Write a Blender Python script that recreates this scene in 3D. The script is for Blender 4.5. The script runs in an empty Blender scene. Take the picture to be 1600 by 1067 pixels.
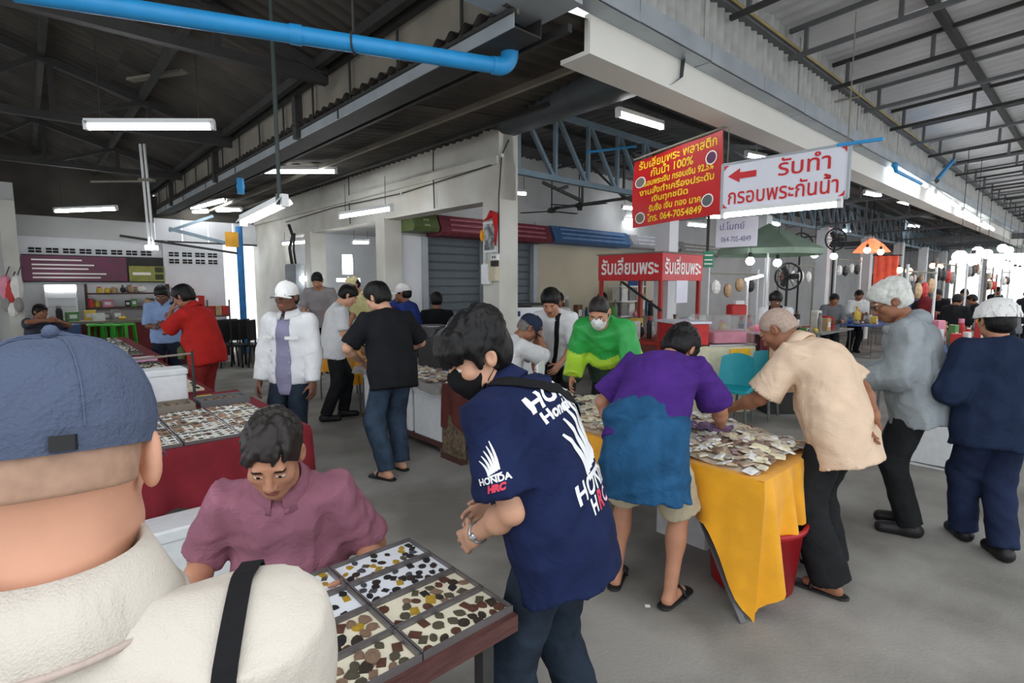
import bpy, bmesh, math, random
import numpy as np
from math import sin, cos, pi, radians as R
from mathutils import Vector, Matrix
from mathutils.bvhtree import BVHTree

# ------------------------------------------------------------------ camera, world, exposure
SC = bpy.context.scene
COL = SC.collection
CAMH, FPX, PITCH = 1.72, 840.0, R(6.1)
cam = bpy.data.cameras.new('camera'); camo = bpy.data.objects.new('camera', cam); COL.objects.link(camo)
cam.sensor_width = 36; cam.lens = FPX / 1600 * 36; cam.clip_start = .05; cam.clip_end = 300
camo.location = (0, 0, CAMH); camo.rotation_euler = (pi / 2 - PITCH, 0, 0); SC.camera = camo
SC.view_settings.view_transform = 'Standard'; SC.view_settings.look = 'None'
SC.view_settings.gamma = 1; SC.view_settings.use_curve_mapping = False
SC.view_settings.exposure = 0.55
TUBE_E = 20.0          # brightness of the fluorescent tubes
world = bpy.data.worlds.new('overcast_sky'); SC.world = world; world.use_nodes = True
wn = world.node_tree.nodes; wl = world.node_tree.links
bg = wn['Background']; bg.inputs[1].default_value = 1.35
wtc = wn.new('ShaderNodeTexCoord'); wsx = wn.new('ShaderNodeSeparateXYZ'); wr = wn.new('ShaderNodeValToRGB')
wl.new(wtc.outputs['Generated'], wsx.inputs[0]); wl.new(wsx.outputs[2], wr.inputs[0]); wl.new(wr.outputs[0], bg.inputs[0])
wr.color_ramp.elements[0].position = 0.0; wr.color_ramp.elements[0].color = (.86, .9, .95, 1)
wr.color_ramp.elements[1].position = 1.0; wr.color_ramp.elements[1].color = (.95, .97, 1, 1)

# ------------------------------------------------------------------ helpers
TH = R(42.1)                                   # the building stands turned by this angle
CU, SU = cos(TH), sin(TH)
def W(u, v, z=0.0):                            # building coordinates -> world
    return Vector((u * CU - v * SU, u * SU + v * CU, z))
def UV(p):
    return (p[0] * CU + p[1] * SU, -p[0] * SU + p[1] * CU)
CP, SP = cos(PITCH), sin(PITCH)
def ray(px, py):
    x = (px - 800) / FPX; y = (533.5 - py) / FPX
    return Vector((x, CP + y * SP, y * CP - SP))
def at(px, py, Y=None, z=None, u=None, v=None):  # a sighted point of the place: at depth Y, at height z or on a wall line
    d = ray(px, py)
    if Y is not None: t = Y / d.y
    elif z is not None: t = (z - CAMH) / d.z
    elif u is not None: t = u / (d.x * CU + d.y * SU)
    else: t = v / (-d.x * SU + d.y * CU)
    return Vector((d.x * t, d.y * t, CAMH + d.z * t))
def lin(c):
    out = []
    for a in c[:3]:
        a = a / 255.0
        out.append(a / 12.92 if a <= .04045 else ((a + .055) / 1.055) ** 2.4)
    return (*out, 1)
MATS = {}
def mat(name, rgb, rough=.65, var=.12, scale=6.0, bump=0.0, bscale=60.0, metal=0.0, emit=0.0, trans=0.0, alpha=1.0, wave=None, stretch=None, spec=.4, sheen=0, rgb2=None, lo=.35, hi=.7, fold=0):
    if name in MATS: return MATS[name]
    m = bpy.data.materials.new(name); m.use_nodes = True
    n, l = m.node_tree.nodes, m.node_tree.links
    b = n['Principled BSDF']
    b.inputs['Roughness'].default_value = rough; b.inputs['Metallic'].default_value = metal
    b.inputs['Specular IOR Level'].default_value = spec
    c = lin(rgb)
    if emit:
        b.inputs['Emission Color'].default_value = c; b.inputs['Emission Strength'].default_value = emit
    if trans: b.inputs['Transmission Weight'].default_value = trans
    if alpha < 1: b.inputs['Alpha'].default_value = alpha
    if sheen: b.inputs['Sheen Weight'].default_value = sheen
    tc = n.new('ShaderNodeTexCoord'); src = tc.outputs['Object']
    if stretch:
        mp = n.new('ShaderNodeMapping'); mp.inputs['Scale'].default_value = stretch
        l.new(src, mp.inputs[0]); src = mp.outputs[0]
    nz = n.new('ShaderNodeTexNoise'); nz.inputs['Scale'].default_value = scale; nz.inputs['Detail'].default_value = 5
    l.new(src, nz.inputs['Vector'])
    rp = n.new('ShaderNodeValToRGB'); l.new(nz.outputs['Fac'], rp.inputs[0])
    e = rp.color_ramp.elements
    e[0].position = lo; e[1].position = hi
    if rgb2: e[0].color = lin(rgb2); e[1].color = c
    else:
        e[0].color = (*[x * (1 - var) for x in c[:3]], 1); e[1].color = (*[min(1, x * (1 + var)) for x in c[:3]], 1)
    l.new(rp.outputs[0], b.inputs['Base Color'])
    if bump:
        if wave:
            t2 = n.new('ShaderNodeTexWave'); t2.inputs['Scale'].default_value = bscale; t2.inputs['Distortion'].default_value = wave; t2.inputs['Detail'].default_value = 3
            l.new(src, t2.inputs['Vector']); o = t2.outputs['Fac']
        else:
            t2 = n.new('ShaderNodeTexNoise'); t2.inputs['Scale'].default_value = bscale; t2.inputs['Detail'].default_value = 4
            l.new(src, t2.inputs['Vector']); o = t2.outputs['Fac']
        bp = n.new('ShaderNodeBump'); bp.inputs['Strength'].default_value = bump; bp.inputs['Distance'].default_value = .01
        l.new(o, bp.inputs['Height']); l.new(bp.outputs[0], b.inputs['Normal'])
    if fold:
        t3 = n.new('ShaderNodeTexNoise'); t3.inputs['Scale'].default_value = fold; t3.inputs['Detail'].default_value = 3; t3.inputs['Distortion'].default_value = 1.6
        l.new(tc.outputs['Object'], t3.inputs['Vector'])
        b3 = n.new('ShaderNodeBump'); b3.inputs['Strength'].default_value = .5; b3.inputs['Distance'].default_value = .035
        l.new(t3.outputs['Fac'], b3.inputs['Height']); l.new(b3.outputs[0], b.inputs['Normal'])
        if bump: l.new(b3.outputs[0], bp.inputs['Normal']); l.new(bp.outputs[0], b.inputs['Normal'])
    MATS[name] = m
    return m

def put(o, parent=None, loc=None, rz=None):
    COL.objects.link(o)
    if parent is not None: o.parent = parent
    if loc is not None: o.location = loc
    if rz is not None: o.rotation_euler.z = rz
    return o
def tag(o, label=None, cat=None, group=None, kind=None):
    if label: o['label'] = label
    if cat: o['category'] = cat
    if group: o['group'] = group
    if kind: o['kind'] = kind
    return o
def thing(name, label, cat, loc=(0, 0, 0), rz=0.0, group=None):
    o = bpy.data.objects.new(name, None); o.empty_display_size = .1
    put(o, None, loc, rz); return tag(o, label, cat, group)
def struct(name, label=None, loc=(0, 0, 0), rz=TH):
    o = bpy.data.objects.new(name, None); put(o, None, loc, rz); o['kind'] = 'structure'
    if label: o['label'] = label
    return o
def dup(o, parent=None, loc=None, rz=None, label=None, deep=True):
    c = o.copy(); COL.objects.link(c); c.parent = parent
    if loc is not None: c.location = loc
    if rz is not None: c.rotation_euler.z = rz
    if label: c['label'] = label
    if deep:
        for ch in o.children: dup(ch, c)
    return c

class MB:
    def __init__(s): s.v = []; s.f = []; s.mi = []; s.cur = 0
    def add(s, vs, fs):
        b = len(s.v); s.v += [tuple(p) for p in vs]
        for f in fs: s.f.append([b + i for i in f]); s.mi.append(s.cur)
        return s
    def bx(s, x0, x1, y0, y1, z0, z1):
        return s.add([(x0,y0,z0),(x1,y0,z0),(x1,y1,z0),(x0,y1,z0),(x0,y0,z1),(x1,y0,z1),(x1,y1,z1),(x0,y1,z1)],
                     [(3,2,1,0),(4,5,6,7),(0,1,5,4),(1,2,6,5),(2,3,7,6),(3,0,4,7)])
    def rbx(s, x0, x1, y0, y1, z0, z1, c):          # box with chamfered upright and top edges
        p = lambda a, b_, cc: [(x0+a+cc,y0+a,0),(x1-a-cc,y0+a,0),(x1-a,y0+a+cc,0),(x1-a,y1-a-cc,0),(x1-a-cc,y1-a,0),(x0+a+cc,y1-a,0),(x0+a,y1-a-cc,0),(x0+a,y0+a+cc,0)]
        rings = [(0, z0), (0, z1 - c), (c, z1)]
        vs = []
        for a, z in rings: vs += [(q[0], q[1], z) for q in p(a, 0, c)]
        fs = [tuple(range(7, -1, -1)), tuple(range(16, 24))]
        for r in range(2):
            for i in range(8): fs.append((r*8+i, r*8+(i+1) % 8, r*8+8+(i+1) % 8, r*8+8+i))
        return s.add(vs, fs)
    def bar(s, a, b, w, h=None, up=(0, 0, 1)):       # rectangular bar between two points
        a = Vector(a); b = Vector(b); d = (b - a).normalized(); h = h or w
        upv = Vector(up)
        if abs(d.dot(upv)) > .98: upv = Vector((1, 0, 0))
        sd = d.cross(upv).normalized() * w / 2; u2 = sd.cross(d).normalized() * h / 2
        vs = [p + i * sd + j * u2 for p in (a, b) for (i, j) in ((-1,-1),(1,-1),(1,1),(-1,1))]
        return s.add(vs, [(3,2,1,0),(4,5,6,7),(0,1,5,4),(1,2,6,5),(2,3,7,6),(3,0,4,7)])
    def cyl(s, a, b, r0, r1=None, n=12, cap=True):
        return s.tube([a, b], [r0, r0 if r1 is None else r1], n, cap)
    def tube(s, pts, r, n=10, cap=True):
        pts = [Vector(p) for p in pts]; k = len(pts)
        rs = r if isinstance(r, (list, tuple)) else [r] * k
        vs = []; side = None
        for i, p in enumerate(pts):
            d = (pts[min(i+1, k-1)] - pts[max(i-1, 0)]).normalized()
            if side is None:
                side = d.cross(Vector((0, 0, 1)))
                if side.length < .05: side = d.cross(Vector((1, 0, 0)))
            side = (side - d * side.dot(d)).normalized(); up = side.cross(d)
            for j in range(n):
                a = 2 * pi * j / n; vs.append(p + (side * cos(a) + up * sin(a)) * rs[i])
        fs = [(i*n+j, i*n+(j+1) % n, (i+1)*n+(j+1) % n, (i+1)*n+j) for i in range(k-1) for j in range(n)]
        if cap: fs += [tuple(range(n-1, -1, -1)), tuple(range((k-1)*n, k*n))]
        return s.add(vs, [f[::-1] for f in fs])
    def lathe(s, prof, o=(0, 0, 0), n=16):           # (r, z) profile about z
        vs = [(o[0]+r*cos(2*pi*j/n), o[1]+r*sin(2*pi*j/n), o[2]+z) for r, z in prof for j in range(n)]
        k = len(prof)
        fs = [(i*n+j, i*n+(j+1) % n, (i+1)*n+(j+1) % n, (i+1)*n+j) for i in range(k-1) for j in range(n)]
        fs += [tuple(range(n-1, -1, -1)), tuple(range((k-1)*n, k*n))]
        return s.add(vs, fs)
    def prism(s, poly, z0, z1):                      # polygon in xy, extruded in z
        n = len(poly)
        vs = [(x, y, z0) for x, y in poly] + [(x, y, z1) for x, y in poly]
        return s.add(vs, [tuple(range(n-1, -1, -1)), tuple(range(n, 2*n))] + [(i, (i+1) % n, n+(i+1) % n, n+i) for i in range(n)])
    def ball(s, c, r, n=10, m=6, sq=(1, 1, 1)):
        prof = [(max(.0005, sin(pi*i/m)) * r, -cos(pi*i/m) * r) for i in range(m+1)]
        b = len(s.v); s.lathe(prof, (0, 0, 0), n)
        for i in range(b, len(s.v)):
            p = s.v[i]; s.v[i] = (c[0]+p[0]*sq[0], c[1]+p[1]*sq[1], c[2]+p[2]*sq[2])
        return s
    def grid(s, fn, nu, nv):                          # surface from fn(i/nu, j/nv)
        vs = [fn(i / nu, j / nv) for i in range(nu+1) for j in range(nv+1)]
        return s.add(vs, [(i*(nv+1)+j, (i+1)*(nv+1)+j, (i+1)*(nv+1)+j+1, i*(nv+1)+j+1) for i in range(nu) for j in range(nv)])
    def xf(s, M):
        s.v = [tuple(M @ Vector(p)) for p in s.v]; return s
    def mesh(s, name, mats):
        me = bpy.data.meshes.new(name); me.from_pydata(s.v, [], s.f)
        for m in (mats if isinstance(mats, (list, tuple)) else [mats]): me.materials.append(m)
        if any(s.mi): me.polygons.foreach_set('material_index', s.mi)
        return me
    def build(s, name, mats, parent=None, loc=None, rz=None, smooth=False, sharp=None):
        me = s.mesh(name, mats)
        if smooth or sharp:
            me.shade_smooth()
            if sharp: me.set_sharp_from_angle(angle=R(sharp))
        return put(bpy.data.objects.new(name, me), parent, loc, rz)

def text_mesh(body, size, mats, name='lettering', font=None, bold=0.0, depth=.002, shear=0.0, align='CENTER', spacing=1.0):
    cu = bpy.data.curves.new(name, 'FONT'); cu.body = body; cu.size = size; cu.align_x = align; cu.align_y = 'CENTER'
    cu.extrude = depth; cu.offset = bold; cu.shear = shear; cu.resolution_u = 3; cu.space_character = spacing
    o = bpy.data.objects.new(name, cu); COL.objects.link(o)
    dg = bpy.context.evaluated_depsgraph_get(); me = bpy.data.meshes.new_from_object(o.evaluated_get(dg))
    bpy.data.objects.remove(o); bpy.data.curves.remove(cu)
    me.name = name; me.materials.clear(); me.materials.append(mats)
    return me
def text_obj(body, size, m, parent, M, fit=None, **k):  # lettering set upright in a plane given by matrix M (x right, y up, z out)
    me = text_mesh(body, size, m, **k)
    if fit and len(me.vertices):
        xs = [v.co.x for v in me.vertices]; wd = max(xs) - min(xs); cx = (max(xs) + min(xs)) / 2
        sx = fit / wd
        for v in me.vertices: v.co.x = (v.co.x - cx) * sx
    me.transform(M)
    return put(bpy.data.objects.new(k.get('name', 'lettering'), me), parent)
random.seed(7); np.random.seed(7)
RND = random.Random(11)
# ------------------------------------------------------------------ setting
m_floor = mat('worn_concrete', (154, 152, 146), .8, .16, 1.1, .35, 60, rgb2=(112, 110, 104), lo=.36, hi=.6)
m_plaster = mat('stained_plaster', (214, 213, 205), .85, .1, 1.1, .1, 30, rgb2=(188, 184, 172), lo=.3, hi=.6)
m_white = mat('white_paint', (226, 228, 230), .8, .05, 2)
m_grey_wall = mat('grey_plaster', (196, 197, 196), .85, .08, 1.4)
m_cream = mat('cream_wall', (206, 196, 170), .85, .06, 1.5)
m_band = mat('cream_fascia', (226, 224, 216), .7, .03, 2)
m_gut = mat('galvanised_gutter', (168, 175, 180), .45, .1, 3, metal=.25)
m_dark_roof = mat('dark_fibre_cement', (86, 82, 76), .9, .3, 1.2, rgb2=(58, 55, 51), lo=.35, hi=.65)  # dark grey-brown, tone varied at random by noise
m_dark_steel = mat('dark_steel', (54, 54, 52), .7, .2, 4)
m_panel = mat('dusty_board', (128, 122, 110), .9, .15, 2.5)
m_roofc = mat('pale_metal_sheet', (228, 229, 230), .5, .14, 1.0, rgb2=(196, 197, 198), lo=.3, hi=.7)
m_blue_steel = mat('blue_grey_steel', (120, 140, 152), .6, .1, 5)
m_grey_steel = mat('grey_steel', (98, 100, 102), .6, .1, 5)
m_blue_pvc = mat('blue_pvc', (40, 150, 214), .45, .06, 9, spec=.5)
m_black = mat('black_paint', (24, 24, 26), .6, .1, 5)
m_glow = mat('lit_tube', (250, 252, 255), .4, .01, 3, emit=TUBE_E)
m_lampw = mat('lamp_white', (232, 234, 234), .5, .03, 3)
m_chrome = mat('bright_steel', (190, 192, 195), .3, .05, 5, metal=.8)
m_vent_shade = mat('vent_hole_shade', (34, 34, 35), .9, .1, 5)

fl = MB(); fl.bx(-14, 46, -10, 18, -.12, 0)
floor = fl.build('floor', m_floor, None, (0, 0, 0), TH); tag(floor, kind='structure', label='grey stained concrete floor')

def beam(parent, name, m, *b, **k): return MB().bx(*b).build(name, m, parent, **k)
# wall of the middle building along the left hall, with its beam and columns
UA = 4.5
wa = struct('wall_left', 'cream plastered wall with open shop bays')
beam(wa, 'lintel_beam', m_plaster, UA, UA + .26, 5.2, 15, 2.78, 3.26)
beam(wa, 'upper_wall', m_plaster, UA + .05, UA + .22, 5.2, 15, 3.26, 3.75)
for v0, v1 in ((5.2, 5.52), (8.1, 8.4), (11.2, 11.5)):
    beam(wa, 'column', m_plaster, UA - .02, UA + .3, v0, v1, 0, 2.8 if v0 > 6 else 3.75)
beam(wa, 'solid_wall', m_plaster, UA, UA + .2, 12.7, 15, 0, 2.78)
beam(wa, 'cornice', m_plaster, UA - .06, UA, 5.2, 15, 3.2, 3.3)
# shop room behind the bays
ws = struct('wall_shop', 'pale walls of the small shop')
beam(ws, 'rear_wall', m_white, 8.0, 8.1, 8.2, 15, 0, 3.0)
beam(ws, 'end_wall', m_white, UA + .2, 8.0, 13.0, 13.1, 0, 3.0)
beam(ws, 'shop_ceiling', m_grey_wall, UA + .27, 8.0, 8.3, 15, 2.95, 3.05)
# shop front wall along the covered hall
VS = 8.2
wr_ = struct('wall_right', 'grey upper wall above the row of shuttered shops')
beam(wr_, 'upper_wall', m_grey_wall, UA + .26, 34, VS, VS + .15, 2.55, 4.3)
beam(wr_, 'pier', m_white, UA + .3, 5.25, VS, VS + .15, 0, 2.55)
beam(wr_, 'shop_wall', m_cream, 8.1, 12.4, VS, VS + .15, 0, 2.55)
beam(wr_, 'shop_wall', m_grey_wall, 12.4, 34, VS, VS + .15, 0, 2.55)
beam(wr_, 'door_post', m_gut, 5.25, 5.36, VS - .05, VS + .12, 0, 2.55)
beam(wr_, 'door_post', m_gut, 7.98, 8.1, VS - .05, VS + .12, 0, 2.55)
beam(wr_, 'door_post', m_gut, 6.62, 6.74, VS - .05, VS + .12, 0, 2.55)
m_shut = mat('slate_shutter', (104, 112, 118), .55, .1, 2, metal=.2)
sl = None
for (a, b_) in ((5.36, 6.62), (6.74, 7.98)):
    for k in range(17):
        z = .02 + k * .15
        if sl is None or abs((b_ - a) - sl_w) > .02:
            sl = MB().add([(0,0,0),(b_-a,0,0),(b_-a,-.014,.02),(0,-.014,.02),(0,-.014,.13),(b_-a,-.014,.13),(b_-a,0,.15),(0,0,.15)], [(0,1,2,3),(3,2,5,4),(4,5,6,7)]).mesh('shutter_slat', m_shut); sl_w = b_ - a
        o = bpy.data.objects.new('shutter_slat', sl); put(o, wr_, (a, VS + .08, z))
# far end wall of the left hall, with vent blocks
VE = 14.7
wb = struct('wall_back', 'white end wall with two rows of vent blocks')
beam(wb, 'main_wall', m_white, -.1, 3.7, VE, VE + .15, 0, 2.68)
beam(wb, 'gable_board', m_grey_wall, -3, 2.3, VE - .02, VE + .1, 2.68, 3.1)
beam(wb, 'gable_sheet', m_dark_roof, -3, 2.3, VE - .04, VE + .1, 3.1, 5.0)
for k in range(4): beam(wb, 'upper_panel', m_white, 2.32 + .55 * k, 2.84 + .55 * k, VE + .02, VE + .06, 2.72, 3.22)
beam(wb, 'panel_bar', m_dark_steel, 2.3, 4.5, VE, VE + .05, 2.68, 2.72); beam(wb, 'upper_board', m_dark_roof, 2.3, 4.6, VE, VE + .08, 3.22, 3.7)
beam(wb, 'buttress', m_white, 2.42, 2.52, VE - .1, VE, 0, 2.7)
beam(wb, 'outer_pier', m_grey_wall, -2.4, -.02, 12.4, VE, 0, 3.4)
beam(wb, 'pilaster', m_plaster, -.62, -.42, 12.28, 12.4, 0, 3.3)
beam(wb, 'pilaster', m_plaster, -.22, -.02, 12.3, 12.4, 0, 3.1)
vb = MB(); vb.bx(0, .2, -.012, 0, 0, .1)
vbm = vb.mesh('vent_block', m_vent_shade)  # solid dark plate; shade inside the vent holes put into its colour
vs_ = MB(); vs_.bx(0, .2, -.02, -.004, .044, .056).bx(.094, .106, -.02, -.004, 0, .1)
vsm = vs_.mesh('vent_slat', m_white)
for row in range(2):
    for k in range(13):
        u = .12 + k * .27
        if k in (8,): continue
        z = 2.36 - row * .16
        o = put(bpy.data.objects.new('vent_block', vbm), wb, (u, VE, z))
        put(bpy.data.objects.new('vent_slat', vsm), o, (0, 0, 0))
# blue post beside the far exit, with its braces
bp_ = struct('trim_1', 'blue steel post with braces beside the bright exit')
m_bluepost = mat('blue_painted_post', (38, 116, 178), .55, .2, 6)
MB().cyl((3.95, 14.2, 0), (3.95, 14.2, 3.1), .075, n=14).build('post', m_bluepost, bp_, smooth=False)
MB().bar((3.95, 14.2, 2.62), (2.5, 14.2, 2.95), .07).build('brace', m_blue_steel, bp_)
MB().bar((3.95, 14.2, 2.45), (1.6, 14.3, 2.75), .05).build('brace', m_dark_steel, bp_)
MB().bar((2.5, 14.2, 2.9), (3.4, 14.2, 3.3), .06).build('brace', m_blue_steel, bp_)
MB().bx(3.62, 3.9, 14.1, 14.14, 2.6, 2.95).build('sign_plate', mat('ochre_plate', (206, 150, 46), .6), bp_)

# ---- roofs: corrugated sheets laid one by one, on purlins and trusses
def corr_mesh(width, length, pitch, amp, m, name='roof_sheet'):   # waves across x, runs along y
    n = int(round(width / pitch * 6)); vs = []; fs = []
    for i in range(n + 1):
        x = width * i / n; z = amp * sin(2 * pi * x / pitch)
        vs += [(x, 0, z), (x, length, z)]
    for i in range(n): fs.append((2*i, 2*i+2, 2*i+3, 2*i+1))
    me = bpy.data.meshes.new(name); me.from_pydata(vs, [], fs); me.materials.append(m); me.shade_smooth()
    return me
def slope_sheets(parent, m, x_axis, y_axis, origin, width, length, nx, ny, pitch, amp):
    X = Vector(x_axis).normalized(); Y = Vector(y_axis).normalized(); Z = X.cross(Y).normalized()
    me = corr_mesh(width / nx + .04, length / ny + .06, pitch, amp, m)
    for i in range(nx):
        for j in range(ny):
            o = put(bpy.data.objects.new('roof_sheet', me), parent)
            p = Vector(origin) + X * (i * width / nx) + Y * (j * length / ny) + Z * (.004 * ((i + j) % 2) + .006 * j)
            M = Matrix((X, Y, Z)).transposed().to_4x4(); M.translation = p; o.matrix_local = M
# left hall (dark): eaves at u=2.3, ridge at u=-1.6
ca = struct('ceiling_left', 'dark corrugated roof of the left hall')
RZ0, RZ1, RU = 3.80, 5.0, -1.6
dl = Vector((RU - 2.35, 0, RZ1 - RZ0)); L = dl.length
slope_sheets(ca, m_dark_roof, (0, 1, 0), dl, (2.35, 2.2, RZ0), 13.2, L, 12, 3, .16, .022)
slope_sheets(ca, m_dark_roof, (0, 1, 0), (-3.4, 0, -1.0), (RU, 2.2, RZ1), 13.2, 3.6, 12, 2, .16, .022)
for k in range(5):
    f = .04 + k * .235; p = Vector((2.35, 0, RZ0)) + dl * f
    MB().bx(p.x - .03, p.x + .03, 2.2, 15.3, p.z - .12, p.z - .035).build('purlin', m_dark_steel, ca)
for k in range(3):
    MB().bx(-2.6 - k, -2.54 - k, 2.2, 15.3, 4.6 - .3*k, 4.7 - .3*k).build('purlin', m_dark_steel, ca)
def truss(parent, name, m, pts_top, pts_bot, w, webs, mw=None, ww=None):
    b = MB()
    for a, c in zip(pts_top[:-1], pts_top[1:]): b.bar(a, c, w)
    for a, c in zip(pts_bot[:-1], pts_bot[1:]): b.bar(a, c, w)
    t = b.build(name, m, parent)
    for a, c in webs: MB().bar(a, c, ww or w * .7).build('web_bar', mw or m, t)
    return t
for v in (5.2, 8.4, 11.6):
    top = [(2.3, v, 3.72), (RU, v, 4.85), (-5, v, 3.8)]; bot = [(2.3, v, 3.66), (-5, v, 3.66)]
    web = []
    for u in (1.35, .4, -.6, -1.6, -2.8):
        zt = 3.72 + (2.3 - u) * (1.13 / 3.9) if u > RU else 4.85 - (RU - u) * .309
        web.append(((u, v, 3.66), (u, v, zt)))
        u2 = u + .9; zt2 = 3.72 + (2.3 - u2) * .29 if u2 > RU else 4.85 - (RU - u2) * .309
        web.append(((u, v, 3.66), (u2, v, zt2)))
    truss(ca, 'roof_truss', m_dark_steel, top, bot, .085, web, ww=.055)
MB().bar((1.5, 7.0, 4.05), (1.1, 7.9, 4.1), .09, .03).build('loose_strip', m_panel, ca)
# gutter and board strip along the eaves
g1 = struct('trim_2', 'grey gutter and dusty board strip along the left eaves')
MB().bx(2.363, 2.37, 2.6, 15, 3.3, 3.39).build('gutter_face', m_gut, g1)
MB().bx(2.37, 2.60, 2.6, 15, 3.3, 3.31).bx(2.6, 2.607, 2.6, 15, 3.3, 3.42).build('gutter_trough_shaded', m_dark_steel, g1)  # underside coloured dark for its shade, same gutter as the pale face
MB().bx(2.39, 2.41, 2.6, 15, 3.39, 3.9).build('board_strip', m_panel, g1)
MB().bx(2.30, 2.352, 2.6, 15, 3.74, 3.84).build('eaves_rail', m_dark_steel, g1)
MB().bx(2.345, 2.375, 2.6, 15, 3.385, 3.41).build('lower_rail', m_dark_steel, g1)
for k in range(14):
    v = 3.1 + k * .85
    MB().bx(2.34, 2.355, v, v + .022, 3.4, 3.75).build('hanger_rod', m_dark_steel, g1)
    if k % 2 == 0: MB().bx(2.354, 2.363, v + .3, v + .315, 3.3, 3.392).build('gutter_joint', m_dark_steel, g1)
    if k % 4 == 3: MB().bx(2.31, 2.39, v + .4, v + .5, 3.3, 3.8).build('bracket', m_dark_steel, g1)
# canopy between the left eaves and the middle building
cc = struct('ceiling_canopy', 'dark fibre cement canopy over the walkway')
slope_sheets(cc, m_dark_roof, (0, 1, 0), (-2.2, 0, -.22), (4.6, 2.5, 3.66), 12.6, 2.25, 11, 1, .16, .02)
for u, z in ((2.75, 3.36), (3.4, 3.43), (4.05, 3.5)):
    MB().bx(u, u + .04, 2.5, 15, z, z + .05).build('purlin', m_panel if u == 3.4 else m_dark_steel, cc)
# valley gutter between canopy and covered hall
vg = struct('trim_3', 'dark valley gutter running to the corner column')
a, b_ = Vector((3.85, 2.5, 3.3)), Vector((4.75, 5.6, 3.62))
d = (b_ - a).normalized(); sd = d.cross(Vector((0, 0, 1))).normalized()
vgm = MB()
prof = [(-.22, .22), (-.2, .06), (-.1, .0), (.1, .0), (.22, .08), (.24, .24)]
vgm.grid(lambda i, j: a + (b_ - a) * i + sd * prof[min(5, int(round(j * 5)))][0] + Vector((0, 0, prof[min(5, int(round(j * 5)))][1])), 1, 5)
vgm.build('valley_trough', mat('dull_blue_sheet', (66, 74, 78), .6, .2, 3), vg, smooth=True)
# covered hall roof (right of the column)
cb = struct('ceiling_hall', 'dark roof of the covered market hall')
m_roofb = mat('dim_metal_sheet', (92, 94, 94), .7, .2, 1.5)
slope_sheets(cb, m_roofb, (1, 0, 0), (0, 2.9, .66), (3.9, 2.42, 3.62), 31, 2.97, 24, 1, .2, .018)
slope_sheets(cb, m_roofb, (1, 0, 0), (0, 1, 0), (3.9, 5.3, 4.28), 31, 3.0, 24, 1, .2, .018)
for v, z in ((3.2, 3.72), (4.1, 3.92), (6.2, 4.18), (7.2, 4.18)):
    MB().bx(4.2, 34, v, v + .05, z, z + .07).build('purlin', m_dark_steel, cb)
for k in range(9):
    u = 4.6 + k * 3.8
    truss(cb, 'roof_truss', m_grey_steel, [(u, 2.55, 3.5), (u, 5.2, 4.12), (u, 8.1, 4.12)], [(u, 2.55, 3.36), (u, 5.2, 3.3), (u, 8.1, 3.3)] if k else [(u, 5.5, 3.9), (u, 8.1, 3.9)], .05,
          [((u, v, 3.32), (u, v, min(4.12, 3.5 + (v - 2.55) * .234))) for v in (3.4, 4.3, 5.2, 6.2, 7.2)] + [((u, v, 3.32), (u, v + .9, min(4.12, 3.5 + (v + .9 - 2.55) * .234))) for v in (3.4, 4.3, 5.2, 6.2)] if k else [], ww=.035)
# girder truss standing on the column row
web = []
for k in range(40):
    u = 4.9 + k * .7
    web.append(((u, 5.3, 3.2), (u, 5.3, 4.02)))
    web.append(((u + .04, 5.3, 4.02), (u + .66, 5.3, 3.2)))
truss(cb, 'girder_truss', m_blue_steel, [(4.5, 5.3, 4.04), (33, 5.3, 4.04)], [(4.5, 5.3, 3.18), (33, 5.3, 3.18)], .075, web, ww=.05)
MB().bar((6.2, 5.24, 3.62), (7.4, 5.24, 3.9), .03).build('conduit', m_blue_pvc, cb)
for k, (u, w) in enumerate(((5.35, .5), (7.2, .5))):
    MB().bar((u, 5.3, 3.1), (u + w, 5.0, 2.86), .04).build('hanger_arm', m_dark_steel, cb)
    MB().bar((u + w, 5.3, 3.1), (u, 5.0, 2.96), .04).build('hanger_arm', m_dark_steel, cb)
wcol = struct('trim_4', 'row of pale hall columns')
for k in range(1, 8):
    u = 4.5 + 3.8 * k
    MB().bx(u - .14, u + .14, 5.06, 5.34, 0, 3.2).build('column', m_white, wcol)
we = struct('wall_end', 'far end wall and bright pale header over the exit')
beam(we, 'side_wall', m_grey_wall, 33, 33.2, 5.2, 8.3, 0, 4.4); beam(we, 'header', m_white, 33, 33.2, -3, 5.2, 3.1, 4.4)
for k in range(5): beam(we, 'header_panel', mat('pale_green_panel', (176, 206, 196), .6), 32.95, 33, -2.4 + 1.5 * k, -1.1 + 1.5 * k, 3.3, 3.7)
beam(we, 'exit_post', m_white, 33, 33.2, 3.9, 4.1, 0, 3.1); beam(we, 'exit_post', m_grey_steel, 33, 33.1, 1.4, 1.5, 0, 3.1); beam(we, 'cross_beam', m_grey_steel, 26, 26.1, -2.5, 8.1, 3.3, 3.5); beam(we, 'cross_beam', m_grey_steel, 30, 30.1, -2.5, 8.1, 3.3, 3.5)
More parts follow.
